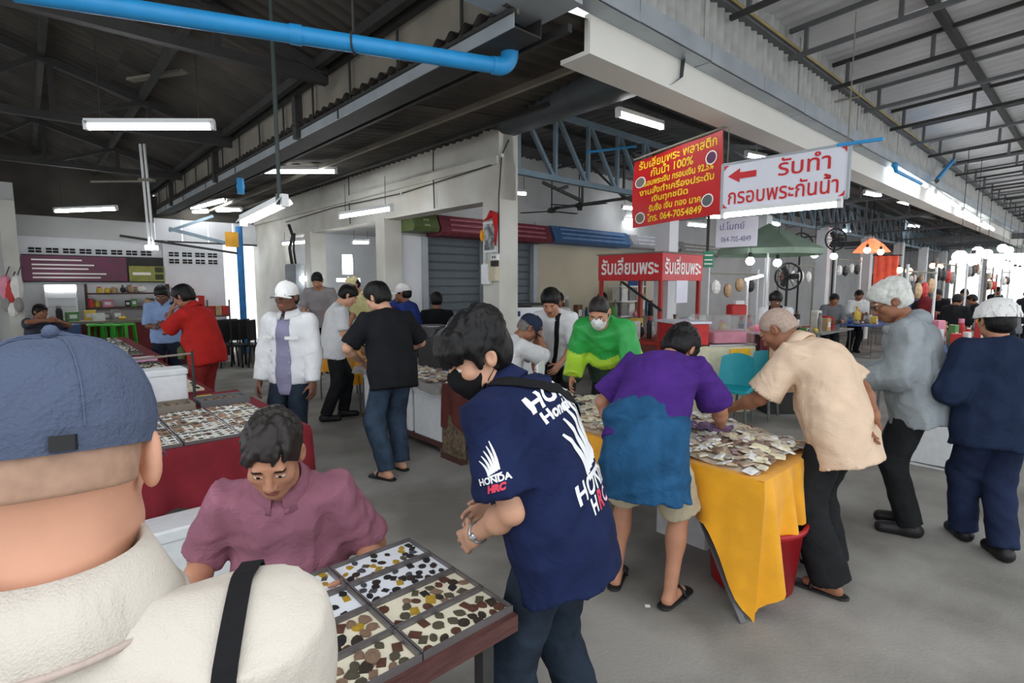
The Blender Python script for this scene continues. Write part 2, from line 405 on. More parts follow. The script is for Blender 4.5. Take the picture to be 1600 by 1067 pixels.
# cream fascia, gutter and ribbed skirt of the right hall
g2 = struct('trim_5', 'cream fascia with galvanised gutter above')
MB().bx(2.95, 33, 2.48, 2.53, 3.27, 3.53).bx(2.95, 33, 2.53, 2.75, 3.27, 3.3).build('fascia', m_band, g2)
for k in range(31):
    u = 2.3 + k
    MB().bx(u, u + .99, 2.325, 2.333, 3.52 + .004*(k % 2), 3.67).bx(u, u + .99, 2.325, 2.48, 3.52 + .004*(k % 2), 3.528 + .004*(k % 2)).build('gutter_section', m_gut, g2)
MB().bx(2.1, 2.66, 2.3, 2.75, 3.42, 3.62).build('corner_box', m_gut, g2)
m_skirt = mat('ribbed_skirt', (176, 176, 172), .6, .2, 4)
me = corr_mesh(1.06, .70, .125, .02, m_skirt, 'skirt_sheet')
for k in range(31):
    o = put(bpy.data.objects.new('skirt_sheet', me), g2)
    M = Matrix(((1, 0, 0), (0, 0, -1), (0, 1, 0))).to_4x4(); M.translation = (2.3 + k, 2.40 + .006*(k % 2), 3.64); o.matrix_local = M
MB().bx(2.2, 33, 2.33, 2.41, 4.05, 4.13).build('skirt_rail', m_grey_steel, g2)
MB().cyl((2.4, 2.30, 4.08), (12, 2.30, 4.08), .011, n=8).build('conduit', mat('yellow_conduit', (176, 156, 104), .6), g2)
# right hall roof (pale)
cr = struct('ceiling_right', 'pale metal roof of the right hall on open joists')
slope_sheets(cr, m_roofc, (1, 0, 0), (0, -5, .344), (2.3, 2.44, 4.30), 32, 5.0, 22, 2, .19, .016)  # roof ends short out of view to let in more sky light
m_trl = mat('translucent_sheet', (245, 248, 250), .5, .02, 3, trans=.85)
for k in range(27):
    u = 3.4 + 1.25 * k
    b = MB(); b.bar((u, 2.36, 3.98), (u, -2.5, 4.255), .04).bar((u, 2.36, 4.24), (u, -2.5, 4.553), .04)
    t = b.build('joist', m_dark_steel if k % 2 else m_grey_steel, cr)
    for j in range(6 if k < 14 else 4):
        v = 2.2 - j * .78; z = 3.98 + (2.36 - v) * .0567
        MB().bx(u - .018, u + .018, v - .018, v + .018, z, z + .28).build('web_bar', m_grey_steel, t)
for v in (1.3, -.4, -2.1):
    MB().bx(2.3, 34, v - .03, v + .03, 4.2 + (2.36 - v) * .0667, 4.28 + (2.36 - v) * .0667).build('purlin', m_dark_steel, cr)
MB().bx(5.5, 33, -.25, .05, 4.2, 4.22).build('skylight_strip', m_lampw, cr)  # opaque white; daylight through a translucent roof panel put into its colour
# ------------------------------------------------------------------ people: bodies grown as one smooth surface from a posed skeleton
V3 = lambda *a: np.array(a, dtype=float)
def unit(v): v = np.asarray(v, float); return v / (np.linalg.norm(v) + 1e-9)
class Field:
    def __init__(s, lo, hi, h):
        s.h = h; s.lo = np.array(lo, float) - 3 * h
        s.n = np.ceil((np.array(hi, float) + 3 * h - s.lo) / h).astype(int) + 1
        s.d = np.full(s.n, 9.0, np.float32)
    def reg(s, lo, hi, pad):
        a = np.clip(np.floor((np.array(lo) - pad - s.lo) / s.h).astype(int), 0, s.n - 1)
        b = np.clip(np.ceil((np.array(hi) + pad - s.lo) / s.h).astype(int) + 1, 1, s.n)
        if np.any(b <= a): return None
        g = [(s.lo[i] + s.h * np.arange(a[i], b[i])).astype(np.float32) for i in range(3)]
        return (slice(a[0], b[0]), slice(a[1], b[1]), slice(a[2], b[2])), g[0][:, None, None], g[1][None, :, None], g[2][None, None, :]
    def mix(s, sl, p, k, sub):
        d = s.d[sl]
        if sub: p = -p; q = -d
        else: q = d
        if sub:
            if k > 0:
                h = np.maximum(k - np.abs(d - p), 0) / k; r = np.maximum(d, p) + h * h * k * .25
            else: r = np.maximum(d, p)
        else:
            if k > 0:
                h = np.maximum(k - np.abs(d - p), 0) / k; r = np.minimum(d, p) - h * h * k * .25
            else: r = np.minimum(d, p)
        s.d[sl] = r
    def cap(s, a, b, ra, rb, k=.03, q=1.0, side=None, flat=0, sub=False):   # tapered limb; flat: 1 = cut square at b, 2 = at a, 3 = both
        a = np.asarray(a, float); b = np.asarray(b, float); m = max(ra, rb) * max(1, q)
        R_ = s.reg(np.minimum(a, b) - m, np.maximum(a, b) + m, k + 2 * s.h)
        if R_ is None: return s
        sl, X, Y, Z = R_; ba = b - a; L2 = ba @ ba; L = math.sqrt(L2); ax = ba / L
        x, y, z = X - a[0], Y - a[1], Z - a[2]
        t = (x * ba[0] + y * ba[1] + z * ba[2]) / L2
        tc = np.clip(t, 0, 1)
        wx, wy, wz = x - tc * ba[0], y - tc * ba[1], z - tc * ba[2]
        if flat:
            wx, wy, wz = x - t * ba[0], y - t * ba[1], z - t * ba[2]
        if q != 1:
            n = unit(np.cross(np.asarray(side, float) - ax * (np.asarray(side) @ ax), ax))
            e = (wx * n[0] + wy * n[1] + wz * n[2]) * (1 / q - 1)
            wx, wy, wz = wx + n[0] * e, wy + n[1] * e, wz + n[2] * e
        p = np.sqrt(wx * wx + wy * wy + wz * wz) - (ra + (rb - ra) * tc)
        if q < 1: p = p * q
        if flat:
            if flat & 1: p = np.maximum(p, (t - 1) * L)
            else:
                pass
            if flat & 2: p = np.maximum(p, -t * L)
            if not flat & 1: p = np.maximum(p, (t - 1) * L - rb * .6)
            if not flat & 2: p = np.maximum(p, -t * L - ra * .6)
        s.mix(sl, p, k, sub); return s
    def ell(s, c, r, Rm=None, k=.03, sub=False):
        c = np.asarray(c, float); r = np.asarray(r, float); m = r.max() if Rm is not None else r
        R_ = s.reg(c - m, c + m, k + 2 * s.h)
        if R_ is None: return s
        sl, X, Y, Z = R_; x, y, z = X - c[0], Y - c[1], Z - c[2]
        if Rm is not None:                                   # columns of Rm are the axes
            x, y, z = [x * Rm[0, i] + y * Rm[1, i] + z * Rm[2, i] for i in range(3)]
        k0 = np.sqrt((x / r[0]) ** 2 + (y / r[1]) ** 2 + (z / r[2]) ** 2)
        k1 = np.sqrt((x / r[0] ** 2) ** 2 + (y / r[1] ** 2) ** 2 + (z / r[2] ** 2) ** 2) + 1e-6
        s.mix(sl, k0 * (k0 - 1) / k1, k, sub); return s
    def cut(s, p, n):                                        # takes away the side n points to
        n = unit(n); R_ = s.reg(s.lo, s.lo + s.h * s.n, 0); sl, X, Y, Z = R_
        s.d = np.maximum(s.d, ((X - p[0]) * n[0] + (Y - p[1]) * n[1] + (Z - p[2]) * n[2]).astype(np.float32)); return s
    def join(s, o, k=0.02):
        s.mix((slice(None),) * 3, o.d, k, False); return s
    def blank(s):
        o = Field.__new__(Field); o.h, o.lo, o.n = s.h, s.lo, s.n; o.d = np.full(s.n, 9.0, np.float32); return o
    def wrinkle(s, amp, freq, seed=0, stretch=(1, 1, 1)):
        rs = np.random.RandomState(seed); sl, X, Y, Z = s.reg(s.lo, s.lo + s.h * s.n, 0); acc = 0
        for i in range(4):
            v = unit(rs.normal(size=3)) * np.array(stretch) * freq * (.7 + .35 * i); w = unit(rs.normal(size=3) * np.array(stretch)) * freq * .5
            a = X * v[0] + Y * v[1] + Z * v[2] + rs.uniform(0, 6); b = X * w[0] + Y * w[1] + Z * w[2] + rs.uniform(0, 6)
            acc = acc + (np.sin(a + 1.3 * np.sin(b)) + (1.4 - 2.6 * np.abs(np.sin(.5 * a + 1.9 * np.sin(b * 1.3))))) * .6 / (1 + .3 * i)
        acc = (acc - acc.min()) / (acc.max() - acc.min() + 1e-6)
        s.d = s.d - (amp * 3.0 * acc).astype(np.float32); return s
    def mesh(s):
        d = s.d; ins = d < 0
        c = [ins[i:d.shape[0]-1+i, j:d.shape[1]-1+j, k:d.shape[2]-1+k] for i in (0, 1) for j in (0, 1) for k in (0, 1)]
        allb = c[0] & c[1] & c[2] & c[3] & c[4] & c[5] & c[6] & c[7]; anyb = c[0] | c[1] | c[2] | c[3] | c[4] | c[5] | c[6] | c[7]
        I, J, K = np.nonzero(anyb & ~allb)
        off = np.array([(i, j, k) for i in (0, 1) for j in (0, 1) for k in (0, 1)])
        val = np.stack([d[I + o[0], J + o[1], K + o[2]] for o in off], 1)
        acc = np.zeros((len(I), 3)); cnt = np.zeros(len(I))
        for a in range(8):
            for b in range(a + 1, 8):
                if np.abs(off[a] - off[b]).sum() != 1: continue
                x = (val[:, a] < 0) != (val[:, b] < 0)
                t = np.where(x, val[:, a] / (val[:, a] - val[:, b] + 1e-12), 0)
                acc += x[:, None] * (off[a] + t[:, None] * (off[b] - off[a])); cnt += x
        vs = (np.stack([I, J, K], 1) + acc / cnt[:, None]) * s.h + s.lo
        idv = np.full(np.array(d.shape) - 1, -1, np.int32); idv[I, J, K] = np.arange(len(I))
        fs = []
        for ax in range(3):
            A = [slice(None)] * 3; B = [slice(None)] * 3; A[ax] = slice(0, -1); B[ax] = slice(1, None)
            a, b = ins[tuple(A)], ins[tuple(B)]; x = a != b
            P = np.stack(np.nonzero(x), 1); fl_ = a[x]
            o1, o2 = [(1, 2), (2, 0), (0, 1)][ax]
            ok = (P[:, o1] > 0) & (P[:, o2] > 0) & (P[:, o1] < idv.shape[o1]) & (P[:, o2] < idv.shape[o2]); P = P[ok]; fl_ = fl_[ok]
            def g(e1, e2):
                Q = P.copy(); Q[:, o1] += e1; Q[:, o2] += e2; return idv[Q[:, 0], Q[:, 1], Q[:, 2]]
            q = np.stack([g(-1, -1), g(0, -1), g(0, 0), g(-1, 0)], 1)
            q[~fl_] = q[~fl_][:, ::-1]; fs.append(q)
        f = np.concatenate(fs); f = f[(f >= 0).all(1)]
        return vs, f
def np_mesh(name, parts, mats, zones=None, subd=0):
    # parts: list of (verts, quads, material index or per-face array)
    vs = np.concatenate([p[0] for p in parts]); off = 0; fs = []; mi = []
    for p in parts:
        fs.append(p[1] + off); off += len(p[0])
        mi.append(np.full(len(p[1]), p[2], np.int32) if np.isscalar(p[2]) else p[2])
    fs = np.concatenate(fs); mi = np.concatenate(mi)
    me = bpy.data.meshes.new(name); nf = len(fs)
    me.vertices.add(len(vs)); me.vertices.foreach_set('co', vs.astype(np.float32).ravel())
    me.loops.add(nf * 4); me.loops.foreach_set('vertex_index', fs.astype(np.int32).ravel())
    me.polygons.add(nf); me.polygons.foreach_set('loop_start', np.arange(0, nf * 4, 4, dtype=np.int32))
    for m in mats: me.materials.append(m)
    me.polygons.foreach_set('material_index', mi); me.update(calc_edges=True); me.validate(); me.shade_smooth()
    return me
def fmid(vs, fs): return vs[fs].mean(1)
def rot(yaw=0, pitch=0, roll=0):                 # columns: right, forward, up.  pitch > 0 looks down, yaw > 0 turns left
    y, p, r = R(yaw), R(pitch), R(roll)
    Rz = np.array([[cos(y), -sin(y), 0], [sin(y), cos(y), 0], [0, 0, 1]])
    Rx = np.array([[1, 0, 0], [0, cos(-p), -sin(-p)], [0, sin(-p), cos(-p)]])
    Ry = np.array([[cos(r), 0, sin(r)], [0, 1, 0], [-sin(r), 0, cos(r)]])
    return Rz @ Rx @ Ry
def ik(a, c, l1, l2, pole):
    a, c = np.asarray(a, float), np.asarray(c, float); d = c - a; L = np.linalg.norm(d)
    if L > (l1 + l2) * .995: c = a + d / L * (l1 + l2) * .995; d = c - a; L = np.linalg.norm(d)
    x = (L * L + l1 * l1 - l2 * l2) / (2 * L); y = math.sqrt(max(0, l1 * l1 - x * x))
    u = d / L; p = np.asarray(pole, float); p = unit(p - u * (p @ u))
    return a + u * x + p * y, c

SKIN = {k: mat('skin_' + k, c, .55, .07, 14, .05, 220, spec=.35) for k, c in dict(light=(206, 158, 130), mid=(184, 132, 104), tan=(150, 102, 76), dark=(112, 76, 58), rosy=(214, 160, 132)).items()}
m_lip = mat('lips', (150, 86, 78), .5); m_eye = mat('eye_white', (225, 222, 216), .3, .02); m_iris = mat('iris_dark', (30, 20, 16), .25, .05)
m_hair = mat('black_hair', (13, 12, 12), .5, .3, 30, .6, 70, stretch=(1, .3, .3), spec=.3)
m_hairb = mat('dark_brown_hair', (34, 28, 26), .5, .3, 30, .5, 55, stretch=(1, .35, .35))
m_hairw = mat('white_hair', (206, 208, 202), .6, .15, 30, .4, 60)
m_hairg = mat('grey_stubble_hair', (120, 112, 106), .7, .3, 60)
def cloth(name, rgb, var=.1, bump=.25, bs=180, rough=.9, fold=6, **k): return mat(name, rgb, rough, var, 7, bump, bs, spec=.15, fold=fold, **k)
m_jeans = cloth('blue_jeans', (58, 74, 92), .3); m_dkjeans = cloth('dark_jeans', (38, 48, 60), .35)
m_blk_tr = cloth('black_trousers', (34, 36, 38), .2); m_shoe_b = mat('black_shoe', (26, 26, 28), .5); m_shoe_g = mat('grey_trainer', (120, 118, 116), .7)
m_strap = cloth('black_webbing', (30, 30, 32), .15)

def head_mesh(hs, h, skin, bald=False, mouth=True):
    F = Field(V3(-.115, -.135, -.17) , V3(.115, .135, .145), h / hs)
    F.ell((0, -.016, .032), (.075, .096, .088), k=0)
    F.ell((0, .03, -.04), (.06, .066, .078), k=.04)
    F.ell((0, .06, -.094), (.03, .026, .022), k=.03)
    for sx in (-1, 1):
        F.ell((sx * .044, .058, -.02), (.024, .024, .024), k=.02)
        F.ell((sx * .05, .02, -.07), (.018, .03, .022), k=.03)
    F.cap((-.036, .08, .024), (.036, .08, .024), .012, .012, k=.02)
    F.cap((0, -.02, -.05), (0, -.03, -.16), .055, .056, k=.03)
    for sx in (-1, 1): F.ell((sx * .032, .098, .004), (.021, .018, .014), k=.012, sub=True)
    F.cap((0, .088, .014), (0, .108, -.026), .008, .012, k=.012)
    F.ell((0, .109, -.03), (.012, .01, .009), k=.006)
    for sx in (-1, 1): F.ell((sx * .012, .1, -.033), (.009, .011, .008), k=.006)
    F.ell((0, .087, -.056), (.025, .012, .007), k=.006); F.ell((0, .085, -.068), (.022, .012, .008), k=.006)
    F.ell((0, .1, -.062), (.024, .012, .0022), k=.003, sub=True)
    for sx in (-1, 1):
        Re = rot(sx * 14, -12, 0)
        F.ell((sx * .083, -.012, -.002), (.011, .02, .033), Re, k=.006)
        F.ell((sx * .093, -.006, .002), (.008, .011, .018), Re, k=.006, sub=True)
        F.ell((sx * .0312, .0775, .003), (.0145, .0125, .0105), k=.002)
    v, f = F.mesh(); c = fmid(v, f); mi = np.zeros(len(f), np.int32)
    for sx in (-1, 1):
        e = ((c - V3(sx * .0312, .0775, .003)) / V3(.0142, .014, .0062))
        mi[((e ** 2).sum(1) < 1.25) & (c[:, 1] > .081)] = 1
        e = (c - V3(sx * .0312, .09, .003)) / V3(.0056, .02, .0056); mi[((e ** 2).sum(1) < 1) & (mi == 1)] = 2
        e = (c - V3(sx * .034, .09, .0265)) / V3(.021, .03, .0042); mi[(e ** 2).sum(1) < 1] = 3
    e = (c - V3(0, .095, -.062)) / V3(.024, .02, .0125); mi[((e ** 2).sum(1) < 1) & (mi == 0)] = 4
    return v * hs, f, mi
def hair_mesh(hs, h, style, seed):
    F = Field(V3(-.13, -.15, -.13), V3(.13, .15, .17), h / hs); th = style.get('th', .013)
    F.ell((0, -.016, .034), (.077 + th, .098 + th, .088 + th), k=0)
    F.ell((0, -.05, -.02), (.07 + th * .6, .062 + th * .6, .07), k=.03)
    if style.get('top'): F.ell((0, .0, .075), (.075, .095, .05 + style['top']), k=.03)
    n = V3(0, .75, -.66); c = style.get('line', .024)
    F.cut(n * c, n); F.cut((0, 0, style.get('nape', -.065)), (0, 0, -1))
    for sx in (-1, 1): F.ell((sx * .092, -.008, -.016), (.034, .03, .042), k=.01, sub=True)
    if style.get('recede'):
        for sx in (-1, 1): F.ell((sx * .045, .085, .085), (.03, .05, .04), k=.012, sub=True)
    if style.get('locks', th > .008) and h < .008:
        rs = random.Random(seed + 9); cx = V3(0, -.016, .034); rr = V3(.077, .098, .088) + th * .9
        for i in range(110):
            az = rs.uniform(0, 2 * pi); el = rs.uniform(.15, 1.45); pts_ = []
            for q in range(3):
                e2 = el + q * .2; pts_.append(cx + rr * V3(sin(e2) * sin(az + .12 * q), -.25 * cos(e2) + sin(e2) * cos(az + .12 * q), cos(e2)))
            r0 = rs.uniform(.008, .014)
            if all((p_ @ V3(0, .75, -.66)) < style.get('line', .024) + .012 and p_[2] > style.get('nape', -.065) - .01 for p_ in pts_) and not (abs(pts_[2][0]) > .06 and pts_[2][2] < .02 and abs(pts_[2][1] + .008) < .035):
                F.cap(pts_[0], pts_[1], r0, r0 * .9, k=.006); F.cap(pts_[1], pts_[2], r0 * .9, r0 * .35, k=.006)
    if style.get('fringe'):
        L = style['fringe']; rs = random.Random(seed)
        for i in range(11):
            x = -.07 + .014 * i; x2 = x + rs.uniform(-.015, .015)
            F.cap((x * .8, .06, .105), (x, .1 - abs(x) * .4, .065), .02, .016, k=.012); F.cap((x, .1 - abs(x) * .4, .065), (x2, .114 - abs(x) * .55, .065 - L * rs.uniform(.6, 1)), .014, .005, k=.01)
        for sx in (-1, 1): F.cap((sx * .08, .03, .05), (sx * .083, .035, -.01), .014, .006, k=.012)
    F.wrinkle(style.get('rough', .006) * .5, style.get('freq', 90), seed, (1, .25, .3))
    v, f = F.mesh(); return v * hs, f
def hand_mesh(s, h, left, curl=.5, spread=.12, thumb=.5):
    # wrist at the origin, fingers along +y, palm faces -z, thumb on +x for a left hand seen palm down
    F = Field(V3(-.09, -.03, -.1) * s, V3(.09, .21, .05) * s, h); sg = 1 if left else -1
    F.cap(V3(0, -.02, 0) * s, V3(0, .02, 0) * s, .026 * s, .026 * s, k=0, q=.75, side=(1, 0, 0))
    F.cap(V3(sg * .012, .02, 0) * s, V3(sg * .022, .085, 0) * s, .024 * s, .02 * s, k=.02 * s, q=.62, side=(1, 0, 0))
    F.cap(V3(-sg * .01, .02, 0) * s, V3(-sg * .022, .08, 0) * s, .024 * s, .019 * s, k=.02 * s, q=.62, side=(1, 0, 0))
    for i, (x, y0, L, r) in enumerate(((.032, .088, .07, .0088), (.011, .093, .078, .0092), (-.011, .09, .072, .0088), (-.031, .08, .056, .0078))):
        p = V3(sg * x, y0, 0) * s; ang = curl * .6; az = sg * x / .032 * spread
        for j, fr in enumerate((.45, .32, .25)):
            d = V3(sin(az) * cos(ang), cos(az) * cos(ang), -sin(ang)); q = p + d * L * fr * s
            F.cap(p, q, r * s * (1 - .1 * j), r * s * (.92 - .1 * j), k=.005 * s); p = q; ang += curl * (.9 if j == 0 else .75)
    p = V3(sg * .022, .025, -.004) * s; d = unit(V3(sg * (.75 - .3 * thumb), .65, -.25 - .5 * thumb))
    q = p + d * .045 * s; F.cap(p, q, .014 * s, .0105 * s, k=.012 * s)
    d2 = unit(d * .8 + V3(-sg * .15 * thumb, .45, -.25 * thumb)); F.cap(q, q + d2 * .03 * s, .0105 * s, .0085 * s, k=.006 * s); F.cap(q + d2 * .03 * s, q + d2 * .052 * s, .0088 * s, .007 * s, k=.005 * s)
    return F.mesh()

def person(label, loc, face, H=1.7, dist=3.0, skin='mid', pelvis=None, lean=(0, 0), curl=0, twist=0, head=(0, 0, 0), hands=None, feet=None, fat=0.0,
           hair=None, top=None, bottom=None, shoe=None, group=None, hand_curl=(.5, .5), hand_dir=None, poles=None, sh=1.0, seed=0, neck=None, tops=None, shrug=0.0):
    s = H / 1.72; root = thing('person', label, 'person', (loc[0], loc[1], loc[2] if len(loc) > 2 else 0), R(face), group)
    hb = min(.024, max(.009, dist * .0042)); hh = min(.011, max(.0042, dist * .0016)); SK = SKIN[skin]
    X = V3(1, 0, 0)
    P = V3(0, 0, .93) * s if pelvis is None else np.asarray(pelvis, float)
    p1, rl = R(lean[0]), R(lean[1]); d1 = unit(V3(sin(rl), sin(p1) * cos(rl), cos(p1) * cos(rl)))
    p2 = R(lean[0] + curl); d2 = unit(V3(sin(rl), sin(p2) * cos(rl), cos(p2) * cos(rl)))
    tw = R(twist); sv = V3(cos(tw), sin(tw), 0); sv = unit(sv - d2 * (sv @ d2)); fw = np.cross(d2, sv); sv1 = unit(X - d1 * (X @ d1)); fw1 = np.cross(d1, sv1)
    CH = P + d1 * .29 * s; NB = CH + d2 * .205 * s
    WA = P + d1 * .14 * s
    SH = {-1: NB - d2 * (.055 - shrug) * s - sv * .18 * s * sh, 1: NB - d2 * (.055 - shrug) * s + sv * .18 * s * sh}
    Hr = rot(*head); nd = unit(d2 * .45 + Hr[:, 2] * .55 if neck is None else neck)
    HC = NB + nd * .085 * s + Hr[:, 2] * .075 * s + Hr[:, 1] * .02 * s
    hs = s * 1.02
    hands = hands or {}; EL = {}; WR = {}; poles = poles or {}
    for k in (-1, 1):
        tgt = hands.get(k, SH[k] + V3(k * .06, .06, -.5) * s)
        EL[k], WR[k] = ik(SH[k], tgt, .285 * s, .255 * s, poles.get(k, V3(k * .5, -1, -.2)))
    HP = {k: P + sv1 * k * .088 * s - d1 * .02 * s * 0 - V3(0, 0, .03 * s) for k in (-1, 1)}
    feet = feet or {-1: (-.1 * s, 0, 0), 1: (.1 * s, 0, 0)}; AN = {}; KN = {}; FY = {}
    for k in (-1, 1):
        f = feet[k]; AN[k] = V3(f[0], f[1], .085 * s + (f[3] if len(f) > 3 else 0)); FY[k] = R(f[2])
        fd = V3(-sin(FY[k]), cos(FY[k]), 0)
        KN[k], AN[k] = ik(HP[k], AN[k], .43 * s, .42 * s, fd + V3(k * .12, .15, .1))
    allp = [P, CH, NB, HC + V3(0, 0, .1), *SH.values(), *EL.values(), *WR.values(), *KN.values(), *AN.values(), *HP.values()]
    lo = np.min(allp, 0) - .2 * s; hi = np.max(allp, 0) + .2 * s; lo[2] = max(lo[2], -.03)
    def torso(F, g, fatg=1.0, low=None, k=.05):
        w = .148 * s + fat * .5
        F.cap(P, CH, w + g, .152 * s + g + fat * .25, k=k, q=.68 + fat, side=sv1)
        F.ell(P - d1 * .01, (.163 * s + g + fat * .3, .118 * s + g + fat * .35, .12 * s), np.stack([sv1, fw1, d1], 1), k=k)
        if fat: F.ell(WA + fw1 * (.05 + fat * .4), (.12 * s + g + fat, .075 * s + g + fat, .13 * s), np.stack([sv1, fw1, d1], 1), k=.06)
        F.ell(CH + d2 * .05 * s, (.158 * s * sh + g, .108 * s + g, .17 * s), np.stack([sv, fw, d2], 1), k=k)
        for kk in (-1, 1): F.cap(NB - d2 * .03 * s, SH[kk], .052 * s + g * .8, .046 * s + g * .7, k=.05 * s)
    B = Field(lo, hi, hb)
    torso(B, -.006)
    B.cap(NB - d2 * .03 * s, HC - Hr[:, 2] * .06 * s - Hr[:, 1] * .02 * s, .056 * s, .052 * s, k=.03)
    for k in (-1, 1):
        B.cap(SH[k], EL[k], .05 * s, .04 * s, k=.03 * s); B.cap(EL[k], WR[k], .041 * s, .027 * s, k=.015 * s)
        B.ell(EL[k] * .68 + WR[k] * .32, V3(.043, .043, .043) * s, k=.03 * s)
        B.cap(HP[k], KN[k], .084 * s, .056 * s, k=.04 * s); B.cap(KN[k], AN[k], .053 * s, .035 * s, k=.02 * s)
        cf = KN[k] * .65 + AN[k] * .35 - unit(V3(-sin(FY[k]), cos(FY[k]), 0)) * .012 * s; B.ell(cf, V3(.052, .054, .1) * s, k=.03 * s)
        fd = V3(-sin(FY[k]), cos(FY[k]), 0); z0 = AN[k] - V3(0, 0, .05 * s)
        B.cap(z0 - fd * .03 * s, z0 + fd * .12 * s, .034 * s, .026 * s, k=.03 * s)
    parts = [(*B.mesh(), 0)]
    hv, hf, hm = head_mesh(hs, hh, SK)
    parts.append((hv @ Hr.T + HC, hf, hm))
    HF = {}
    for k in (-1, 1):
        fd = unit(WR[k] - EL[k]); hd = (hand_dir or {}).get(k)
        y = unit(hd[0]) if hd else fd; zup = V3(*hd[1]) if hd else V3(k * 1.0, .2, .15)      # back of the hand points outwards
        z = unit(zup - y * (zup @ y)); x = np.cross(y, z); M = np.stack([x, y, z], 1)
        v, f = hand_mesh(s, min(.01, hh * 1.15), k < 0, hand_curl[0 if k < 0 else 1])
        parts.append((v @ M.T + WR[k] + y * .0, f, 0)); HF[k] = (M, WR[k] + y * .09 * s)
    body = put(bpy.data.objects.new('body', np_mesh('body', parts, [SK, m_eye, m_iris, m_hair if not (hair or {}).get('mat') else hair['mat'], m_lip])), root)
    if hair is not None and not hair.get('none'):
        v, f = hair_mesh(hs, hh * 1.1, hair, seed + 3)
        put(bpy.data.objects.new('hair', np_mesh('hair', [(v @ Hr.T + HC, f, 0)], [hair.get('mat', m_hair)])), root)
    objs = dict(root=root, body=body)
    for i, g in enumerate(tops or ([top] if top else [])):
        gi = g.get('g', .014); F = Field(lo, hi, g.get('h', hb)); torso(F, gi, k=.05)
        hem = g.get('hem', .14) * s; hw = g.get('hw', .0)
        F.cap(P - d1 * (hem + .02), WA, .165 * s + gi + fat * .6 + hw, .15 * s + gi + fat * .5, k=.05, q=.74 + fat, side=sv1)
        hd_ = g.get('hemdir', d1); F.cut(P - d1 * hem, -np.asarray(hd_))
        F.cut(NB + d2 * .012 * s + (fw * 0), d2 * .9 + fw * .35)
        if g.get('open'):
            wdt = g['open']; q = F.blank(); 
            F.cap(P - d1 * .3 + fw1 * .3, NB + d2 * .1 + fw * .25, wdt, wdt * .75, k=.01, sub=True, q=3.4, side=sv1)
        T = F; sl = g.get('sleeve', .62)
        for k in (-1, 1):
            r0, r1 = .056 * s + gi * .5, .053 * s + gi * .7 + g.get('flare', .006)
            if sl <= 1: T.cap(SH[k], SH[k] + (EL[k] - SH[k]) * sl, r0, r1, k=g.get('k', .03) * s, flat=1)
            else:
                T.cap(SH[k], EL[k], r0, .05 * s + gi, k=.045 * s); e = EL[k] + (WR[k] - EL[k]) * (sl - 1)
                T.cap(EL[k], e, .05 * s + gi, .038 * s + gi * .8, k=.02 * s, flat=1)
        T.wrinkle(g.get('wr', .006), g.get('wf', 38), seed + 17 * i + 1, (1, 1, .6))
        v, f = T.mesh(); c = fmid(v, f); mi = np.zeros(len(f), np.int32); ms = [g['mat']]
        for fn, m in g.get('zones', []):
            ms.append(m); mi[fn(c, dict(P=P, CH=CH, NB=NB, d1=d1, d2=d2, fw=fw, sv=sv, SH=SH, EL=EL, WR=WR, s=s))] = len(ms) - 1
        o = put(bpy.data.objects.new(g.get('name', 'shirt'), np_mesh(g.get('name', 'shirt'), [(v, f, mi)], ms)), root)
        objs[g.get('name', 'shirt')] = o
        if g.get('collar'):
            cb_ = MB(); kind = g['collar']; ax = unit(d2 * .8 + Hr[:, 2] * .2); c0 = NB + d2 * .005 * s; fx = unit(fw - ax * (fw @ ax)); sx = np.cross(fx, ax)
            pr = ([(.06, .03), (.063, .05), (.068, .053), (.084, .022), (.104, -.016), (.101, -.019), (.07, .01)] if kind == 'polo' else [(.064, -.005), (.068, .018), (.074, .018), (.078, -.008)]) 
            def cfn(i, j):
                a = .2 + (2 * pi - .4) * i if kind == 'polo' else 2 * pi * i          # a = 0 is the front
                r, z = pr[int(round(j * (len(pr) - 1)))]
                return Vector(c0 + (fx * cos(a) + sx * sin(a)) * (r + gi * .5) * s + ax * (z + g.get('cz', 0) + g.get('ctilt', -.02) * cos(a)) * s)
            cb_.grid(cfn, 28, len(pr) - 1); cb_.build('collar', g.get('cmat', g['mat']), o, smooth=True)
    if bottom:
        g = bottom; gi = g.get('g', .016); F = Field(lo, hi, hb)
        F.ell(P - d1 * .01, (.158 * s + gi * .3 + fat * .4, .112 * s + gi * .3 + fat * .5, .12 * s), np.stack([sv1, fw1, d1], 1), k=0)
        F.cap(P, WA - d1 * .03, .148 * s + gi * .3 + fat * .4, .146 * s + gi * .3 + fat * .4, k=.03, q=.72 + fat, side=sv1, flat=1)
        for k in (-1, 1):
            F.cap(HP[k], KN[k], .08 * s + gi * .3, .06 * s + gi, k=.03 * s)
            if g.get('end', 2) > 1:
                e = KN[k] + (AN[k] - KN[k]) * (g.get('end', 2) - 1); F.cap(KN[k], e, .058 * s + gi, g.get('cuff', .056) * s + gi * .6, k=.03 * s, flat=1)
            else:
                Q = F; 
        if g.get('end', 2) <= 1:
            F = Field(lo, hi, hb); F.ell(P - d1 * .01, (.165 * s + gi, .12 * s + gi, .12 * s), np.stack([sv1, fw1, d1], 1), k=0)
            for k in (-1, 1): F.cap(HP[k], HP[k] + (KN[k] - HP[k]) * g['end'], .09 * s + gi, .085 * s + gi, k=.03 * s, flat=1)
        F.wrinkle(g.get('wr', .006), g.get('wf', 34), seed + 5, (.8, .8, 1.2)); v, f = F.mesh()
        objs['trousers'] = put(bpy.data.objects.new(g.get('name', 'trousers'), np_mesh('trousers', [(v, f, 0)], [g['mat']])), root)
